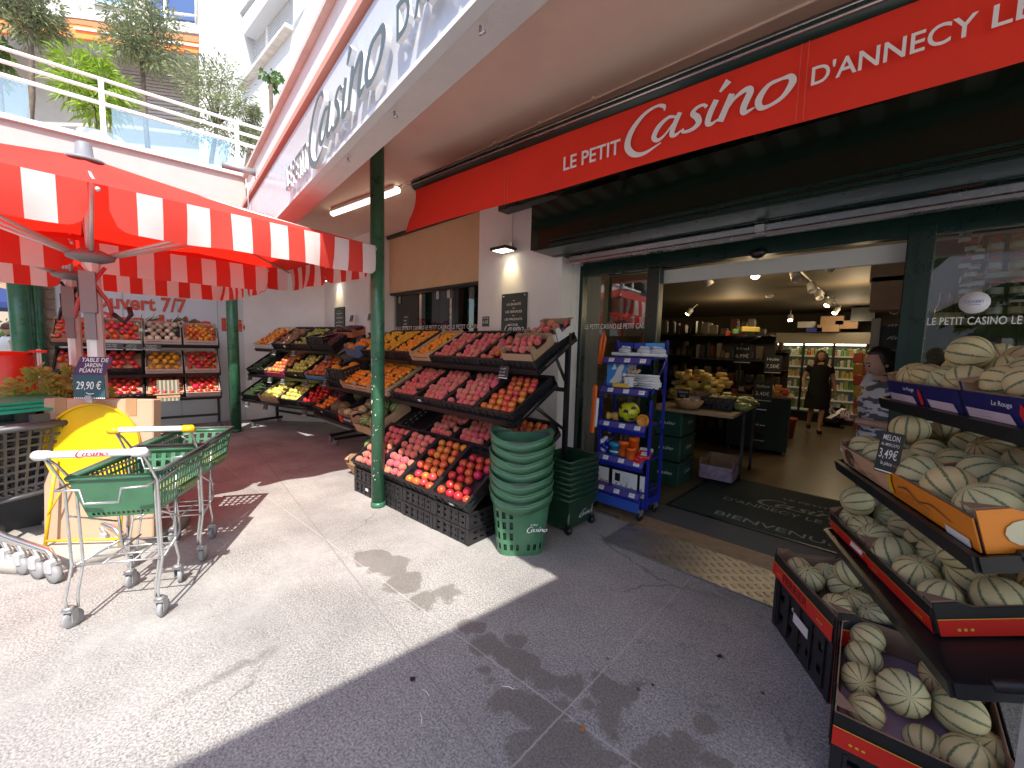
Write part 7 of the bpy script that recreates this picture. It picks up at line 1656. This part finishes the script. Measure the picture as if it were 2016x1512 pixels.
# woman with telephone, half hidden by the post
L2 = dict(pelvis=(0, .02, .96), waist=(0, .0, 1.10), chest=(0, -.0, 1.27), neck0=(0, -.0, 1.40), neck=(0, -.03, 1.46), head=(0, -.075, 1.565), shr=(-.17, .0, 1.35), elr=(-.215, -.02, 1.09), wrr=(-.075, -.24, 1.10), shl=(.17, .0, 1.35), ell=(.215, -.02, 1.08), wrl=(.05, -.24, 1.10), hipr=(-.088, .02, .88), knr=(-.085, -.01, .49), anr=(-.085, .03, .08), tor=(-.09, -.1, .03), hipl=(.088, .02, .88), knl=(.09, -.01, .49), anl=(.09, .04, .08), tol=(.1, -.09, .03))
hp_ = PY(1742, 716, 4.36); s2 = (hp_.z - .012) / 1.565
fdir = V((-.84, -.54, 0)); th = math.atan2(fdir.x, -fdir.y)
W2M = T(hp_.x - .035, 4.36, .012) @ RZ(th) @ T(0, .075 * s2, 0)
W2_ = person(W2M, 'person in a grey and white camouflage shirt looking at a phone by the door post', L2, bunhair, s2, lambda q: (hand(q, T(-.075, -.24, 1.10) @ RZ(-.5) @ RX(-1.75), -1, .55, SKIN), hand(q, T(.05, -.24, 1.10) @ RZ(.4) @ RX(-1.75), 1, .55, SKIN)), RX(.32))
def camo():
    mt, nt, N, L, b = nodes('camouflage_cloth'); g = NG(nt); tc = N.new('ShaderNodeTexCoord'); mp = N.new('ShaderNodeMapping'); mp.inputs['Scale'].default_value = (5, 5, 14); L.new(tc.outputs['Object'], mp.inputs[0])
    f = g.rng(g.noise(mp.outputs[0], 1.3, 2, .5), .50, .53); L.new(g.mix(f, (.60, .61, .66), (.10, .10, .12)), b.inputs['Base Color']); b.inputs['Roughness'].default_value = .85; return mt
CAMO = camo()
garment(W2_, 'shirt', [(.86, 0, .01, .20, .155), (.98, 0, .01, .205, .165), (1.1, 0, .0, .185, .15), (1.25, 0, -.015, .195, .155), (1.36, 0, 0, .19, .11), (1.42, 0, -.01, .11, .085)], CAMO, s2)
for s, a, b_ in ((-1, 'shr', 'elr'), (1, 'shl', 'ell')): sleeve(W2_, V(L2[a]) + V((-s * .03, 0, .015)), V(L2[a]).lerp(V(L2[b_]), .62), .078, .07, CAMO, s2)
garment(W2_, 'shorts', [(.55, 0, .015, .17, .12), (.75, 0, .02, .185, .14), (.9, 0, .015, .19, .15)], mat('denim', (.06, .10, .20), .85, var=.2), s2)
q = MB(); q.box((0, 0, 0), (.075, .012, .15), BLK, bev=.005); ph = q.build('telephone'); ph.matrix_world = W2M @ Mx.Scale(s2, 4) @ T(-.01, -.335, 1.135) @ RX(-.9); tag(ph, 'black phone held in both hands by the person at the door post', 'phone')
q = MB(); q.box((0, 0, 0), (.15, .004, .13), TWH, rz=.2); scrawl(q, T(-.05, -.003, -.04) @ LF, STEEL, .1, .08, 4, 2); pp = q.build('paper_sheet'); pp.matrix_world = T(PY(1722, 752, 4.5).x, 4.5, PY(1722, 752, 4.5).z) @ RY(.35); tag(pp, 'white printed sheet hanging behind the shoulder of the phone user', 'paper')
# man at the far left
mp_ = PX(14, 648, -13.5); s3 = (mp_.z) / 1.57
L3 = dict(L2); L3.update(wrr=(-.2, -.12, .9), wrl=(.2, -.12, .9), head=(0, -.03, 1.57))
W3_ = person(T(mp_.x, mp_.y, 0) @ RZ(R_(200)), 'person in a white shirt seen from behind at the far left edge', L3, shorthair, s3)
garment(W3_, 'shirt', [(.86, 0, .01, .21, .16), (1.1, 0, .0, .19, .15), (1.25, 0, -.0, .21, .15), (1.36, 0, 0, .2, .11), (1.43, 0, -.01, .09, .08)], WHITE, s3); garment(W3_, 'trousers', [(.1, 0, .0, .15, .1), (.5, 0, .02, .17, .13), (.9, 0, .015, .19, .15)], BLK, s3)

# ================= flats above, terrace plants, left distance =================
rb_ = ray(200, 150); pb = EYE + rb_ * (15 / math.hypot(rb_.x, rb_.y)); du = ray(5275, 760); du = V((du.x, du.y, 0)).normalized(); nb = V((-du.y, du.x, 0))
if nb.dot(EYE - pb) < 0: nb = -nb
def BPt(px, py, off=0): return PL(px, py, pb + nb * off, nb)
fl_ = thing('apartment_building', 'white apartment building with balcony and orange blind above the terrace', 'building', loc=(pb.x, pb.y, 0))
def bpoly(nm, pts, m_, th=.3, off=0): q = MB(); q.slab([BPt(x, y, off) for x, y in pts], tuple(-nb * th), m_); o = q.build(nm, fl_); o.matrix_parent_inverse = fl_.matrix_world.inverted(); return o
GREYB = mat('grey_beige_wall', (.42, .39, .35), .8, var=.04)
bpoly('wall', [(-250, -200), (400, -160), (400, 480), (-250, 480)], GREYB, .3, -1.4)
BRIGHT = mat('bright_white_render', (.56, .57, .58), .7, var=.02)
bpoly('balcony_slab', [(-250, -20), (140, 15), (391, 47), (391, 66), (145, 34), (-250, -2)], BRIGHT, 1.4)
q = MB(); a, c_ = BPt(-200, -45, .02), BPt(388, 32, .02); q.tube([a, c_], .03, WHITE, 6); a, c_ = BPt(140, -60, .02), BPt(388, -30, .02); q.tube([a, c_], .03, WHITE, 6)
for px in (157, 386): q.tube([BPt(px, 45 if px > 300 else 16, .02), BPt(px, -60, .02)], .03, WHITE, 6)
o = q.build('balcony_rail', fl_); o.matrix_parent_inverse = fl_.matrix_world.inverted()
BW = mat('blue_window', (.05, .09, .22), .15)
bpoly('window', [(295, -80), (383, -66), (383, 42), (295, 30)], BW, .05, -1.3); bpoly('window', [(180, -90), (258, -78), (258, 14), (180, 4)], mat('pale_blue_blind', (.25, .42, .62), .4), .05, -1.3); bpoly('window_frame', [(322, -80), (327, -80), (327, 36), (322, 35)], WHITE, .06, -1.22)
ORB = mat('orange_blind', (.78, .22, .05), .8)
bpoly('orange_blind', [(-250, 22), (150, 49), (391, 86), (391, 105), (150, 74), (-250, 45)], ORB, .1, .1); bpoly('blind_box', [(-250, 14), (150, 38), (391, 72), (391, 84), (150, 47), (-250, 20)], mat('rust_orange', (.42, .16, .06), .7), .1, .0)
bpoly('blind_rail', [(145, 52), (391, 88), (391, 92), (145, 56)], WHITE, .03, .15)
for k in range(14): y = 130 + 6.5 * k; bpoly('shutter_slat', [(228, y), (391, y + 22), (391, y + 27), (228, y + 5)], mat('grey_slat', (.36, .33, .31), .6), .04, -1.33)
bpoly('tower_wall', [(392, -300), (466, -300), (466, 345), (392, 325)], BRIGHT, 3.0, .2)
q = MB(); q.tube([BPt(431, 520, .2), BPt(431, -300, .2)], .22, BRIGHT, 20); o = q.build('tower_corner', fl_); o.matrix_parent_inverse = fl_.matrix_world.inverted()
tb0 = BPt(466, 200, .2); dw = ray(120, 665); dw = V((-dw.x, -dw.y, 0)).normalized()
nt_ = V((-dw.y, dw.x, 0)); nt_ = nt_ if nt_.dot(EYE - tb0) > 0 else -nt_
def TP(px, py, off=0): return PL(px, py, tb0 + nt_ * off, nt_)
def tpoly(nm, pts, m_, th=.3, off=0): q = MB(); q.slab([TP(x, y, off) for x, y in pts], tuple(-nt_ * th), m_); o = q.build(nm, fl_); o.matrix_parent_inverse = fl_.matrix_world.inverted(); return o
e0 = TP(466, 200); 
o1, o2, o3, o4 = (470, 37), (572, -112), (575, 50), (493, 165)
tpoly('tower_face', [(466, 345), (466, -420), (472, -420), (472, 345)], BRIGHT, .4)
tpoly('tower_face', [(472, 25), (472, -420), (604, -700), (604, -160)], BRIGHT, .4); tpoly('tower_face', [(472, 345), (472, 190), (604, 10), (604, 105)], BRIGHT, .4); tpoly('tower_face', [(577, 70), (577, -120), (604, -160), (604, 10)], BRIGHT, .4)
tpoly('window_shutter', [(474, 60), (580, -90), (580, 80), (474, 210)], mat('white_slats', (.55, .58, .64), .6), .05, -.34)
for k in range(12): tpoly('shutter_slat', [(492, 118 + 6 * k - 40), (578, 15 + 6 * k - 40), (578, 18 + 6 * k - 40), (492, 121 + 6 * k - 40)], BRIGHT, .02, -.30)
tpoly('window_mullion', [(523, 20), (526, 16), (526, 140), (523, 144)], WHITE, .04, -.28); tpoly('shutter_box', [(474, 40), (580, -105), (580, -75), (480, 68)], BRIGHT, .3, -.02)
q = MB(); q.slab([TP(482, 178, .0), TP(577, 60, .0), TP(577, 52, .0), TP(482, 170, .0)], tuple(nt_ * .15), mat('stone_sill', (.5, .5, .46), .8, var=.2)); o = q.build('window_sill', fl_); o.matrix_parent_inverse = fl_.matrix_world.inverted()
# terrace trees
random.seed(33)
WLi = WL.inverted()
def tplane(px, py, back): return PL(px, py, CO + CU * (SL - back), CU)
def tree(nm, lab, cat, cpx, rpx, trunk, back, m_, n_, L_, W_, clumps=26, droop=.25, updir=.25):
    c_ = tplane(*cpx, back); e = tplane(cpx[0] + rpx[0], cpx[1], back); rx = (e - c_).length; rz_ = rx * rpx[1] / rpx[0]; b0 = tplane(*trunk, back)
    t = thing(nm, lab, cat, loc=(b0.x, b0.y, 3.74)); q = MB(T(-b0.x, -b0.y, -3.74))
    cl = []
    for k in range(clumps): d_ = rdir(); rr = U(.25, 1) ** .6; cl.append((c_ + V((d_.x * rx * rr * .9, d_.y * rx * rr * .9, d_.z * rz_ * rr)), U(.35, .55) * min(rx, rz_)))
    P_ = []
    for k in range(n_):
        p, r = random.choice(cl); d_ = rdir(); P_.append((p + d_ * r * U(.1, 1) ** .6, (d_ + V((0, 0, updir)) + (p - c_) * .6)))
    leafcards(q, m_, P_, L_, W_, droop); q.build('crown', t)
    q = MB(T(-b0.x, -b0.y, -3.74)); base = V((b0.x, b0.y, 3.76)); tp = V((c_.x, c_.y, c_.z - rz_ * .55)); q.tube([base, base.lerp(tp, .5) + V((U(-.03, .03), U(-.03, .03), 0)), tp, c_ + V((0, 0, rz_ * .2))], [.035, .03, .026, .012], BARK, 8)
    for p, r in cl[:14]: q.tube([tp, tp.lerp(p, .5) + V((0, 0, .04)), p], [.014, .009, .004], BARK, 5)
    q.build('trunk', t)
    q = MB(T(0, 0, .0)); q.lathe([(.16, .01), (.22, .34), (.2, .34), (.19, .3), (0, .3)], WHITE, 18); q.build('planter', t)
    return t
tree('olive_tree', 'olive tree with a wide silvery crown at the far left of the terrace', 'tree', (58, 22), (92, 62), (46, 225), 1.3, OLIVE, 4200, .085, .02, 30)
tree('olive_tree', 'tall slim olive tree with a dense rounded crown in the middle of the terrace', 'tree', (277, 62), (72, 82), (294, 290), 1.3, OLIVE, 4600, .085, .02, 30)
tree('olive_bush', 'loose grey green olive bush beside the canopy corner', 'bush', (425, 205), (78, 82), (408, 320), 1.0, OLIVE, 3600, .08, .018, 30)
tree('olive_bush', 'low olive shrub just behind the railing at the canopy corner', 'bush', (492, 250), (26, 60), (480, 330), .7, OLIVE, 1700, .08, .018, 14)
tree('bamboo', 'bright yellow green bamboo behind the railing', 'bamboo', (188, 175), (62, 88), (200, 270), .6, BAMB, 2200, .13, .022, 26, .3, .1)
tree('leafy_plant', 'small round leaved plant peeping over the pink parapet', 'plant', (533, 158), (26, 18), (535, 220), .5, mat('round_leaf', (.08, .17, .04), .5, trans=.3), 160, .07, .06, 10)
tree('leafy_bush', 'green bush at the extreme left of the terrace', 'bush', (-5, 120), (35, 60), (0, 230), 1.6, LEAF, 700, .1, .04, 14)
# left distance
fh = thing('far_house', 'low house with brown tiled roof at the far left', 'house', loc=(-26, -4.2, 0))
q = MB(); q.box((0, 0, 1.6), (5, 9, 3.2), mat('tan_house_wall', (.45, .36, .28), .8)); q.build('wall', fh)
q = MB(); TIL = mat('brown_roof_tile', (.28, .17, .10), .8, var=.25, vs=9, bump=.5, bs=12)
for k in range(9): q.slab([(2.9 - .3 * k, -5, 3.0 + .22 * k), (2.9 - .3 * k, 5, 3.0 + .22 * k), (2.56 - .3 * k, 5, 3.3 + .22 * k), (2.56 - .3 * k, -5, 3.3 + .22 * k)], (0, 0, .05), TIL)
q.build('roof', fh)
nv = thing('navy_parasol', 'navy blue parasol in the far left distance', 'parasol', loc=(-17, -1.65, 0)); q = MB(); q.lathe([(1.5, 2.25), (1.45, 2.38), (.05, 2.85), (0, 2.86)], mat('navy_cloth', (.012, .03, .13), .8), 8, smooth=False); q.build('canopy', nv); q = MB(); q.tube([(0, 0, 0), (0, 0, 2.8)], .03, STEEL, 8); q.build('pole', nv)
hg = thing('hedge', 'sunny green hedge behind the person at the far left', 'hedge', loc=(-20, -2.0, 0)); q = MB()
P_ = []
for k in range(1500): P_.append((V((U(-.4, .4), U(-2.5, 1.6), U(.2, 2.0))), rdir(.3)))
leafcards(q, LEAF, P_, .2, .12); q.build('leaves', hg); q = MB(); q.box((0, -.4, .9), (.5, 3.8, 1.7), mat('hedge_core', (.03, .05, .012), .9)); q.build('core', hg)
# street trees behind the photographer, seen only as reflections
for i, (x, y, lb) in enumerate(((-7, -13, 'broad leafy street tree behind the photographer, left'), (3, -15, 'broad leafy street tree behind the photographer, right'))):
    st = thing('street_tree', lb, 'tree', loc=(x, y, 0)); q = MB(); P_ = []
    for k in range(2200): d_ = rdir(); P_.append((V((0, 0, 4.6)) + V((d_.x * 2.6, d_.y * 2.6, d_.z * 2.1)) * U(.35, 1) ** .5, d_))
    leafcards(q, LEAF, P_, .45, .3); q.build('crown', st); q = MB(); q.tube([(0, 0, 0), (.1, 0, 2), (0, 0, 4)], [.2, .16, .08], BARK, 10); q.build('trunk', st)
# litter on the ground
for px, py, m_, s_, lb in ((1418, 1294, BLK, .02, 'crumpled black scrap on the shaded ground'), (1147, 1437, mat('dry_leaf', (.32, .14, .05), .8), .016, 'dry brown leaf on the damp stain'), (812, 1338, BLK, .016, 'black flat scrap near the shadow edge'), (1284, 1350, BLK, .010, 'small black crumb on the shaded ground')):
    p = PZ(px, py); q = MB(T(p.x, p.y, .002)); q.add([(s_ * U(.6, 1.3) * math.cos(a), s_ * U(.6, 1.3) * math.sin(a), U(0, .008)) for a in [k * .9 for k in range(7)]] + [(0, 0, .006)], [[k, (k + 1) % 7, 7] for k in range(7)], m_); tag(q.build('litter_scrap'), lb, 'litter')
for px, py, a in ((1000, 1355, .5), (838, 1365, 0), (828, 1415, -.5), (695, 860, .2)):
    p = PZ(px, py); q = MB(T(p.x, p.y, .003) @ RZ(a)); q.tube([(-.028, 0, 0), (0, .006, .001), (.028, 0, 0)], .0018, TWH, 5); tag(q.build('twig'), 'thin pale straw lying on the ground', 'straw', 'pale straws on the ground')

OPP = mat('cream_house_render', (.50, .45, .38), .85, var=.06)
for i, (x, lb) in enumerate(((-16, 'cream house across the street, left, behind the photographer'), (-2, 'cream house across the street, middle, behind the photographer'), (12, 'cream house across the street, right, behind the photographer'))):
    oh = thing('street_house', lb, 'house', loc=(x, -24, 0)); q = MB(); q.box((0, 0, 4), (13.6, 6, 8), OPP); q.build('wall', oh)
    for k in range(8):
        q = MB(); q.box((-5 + 3.2 * (k % 4), 3.02, 2 + 3.2 * (k // 4)), (1.2, .06, 1.7), mat('house_window', (.05, .06, .07), .2)); q.build('window', oh)
    q = MB(); q.prism([(-3.4, 0), (3.4, 0), (0, 2.2)], -7, 7, TIL, M=T(0, 0, 8) @ frame((0, 0, 0), (0, 1, 0), (0, 0, 1))); q.build('roof', oh)
bpy.context.view_layer.update()
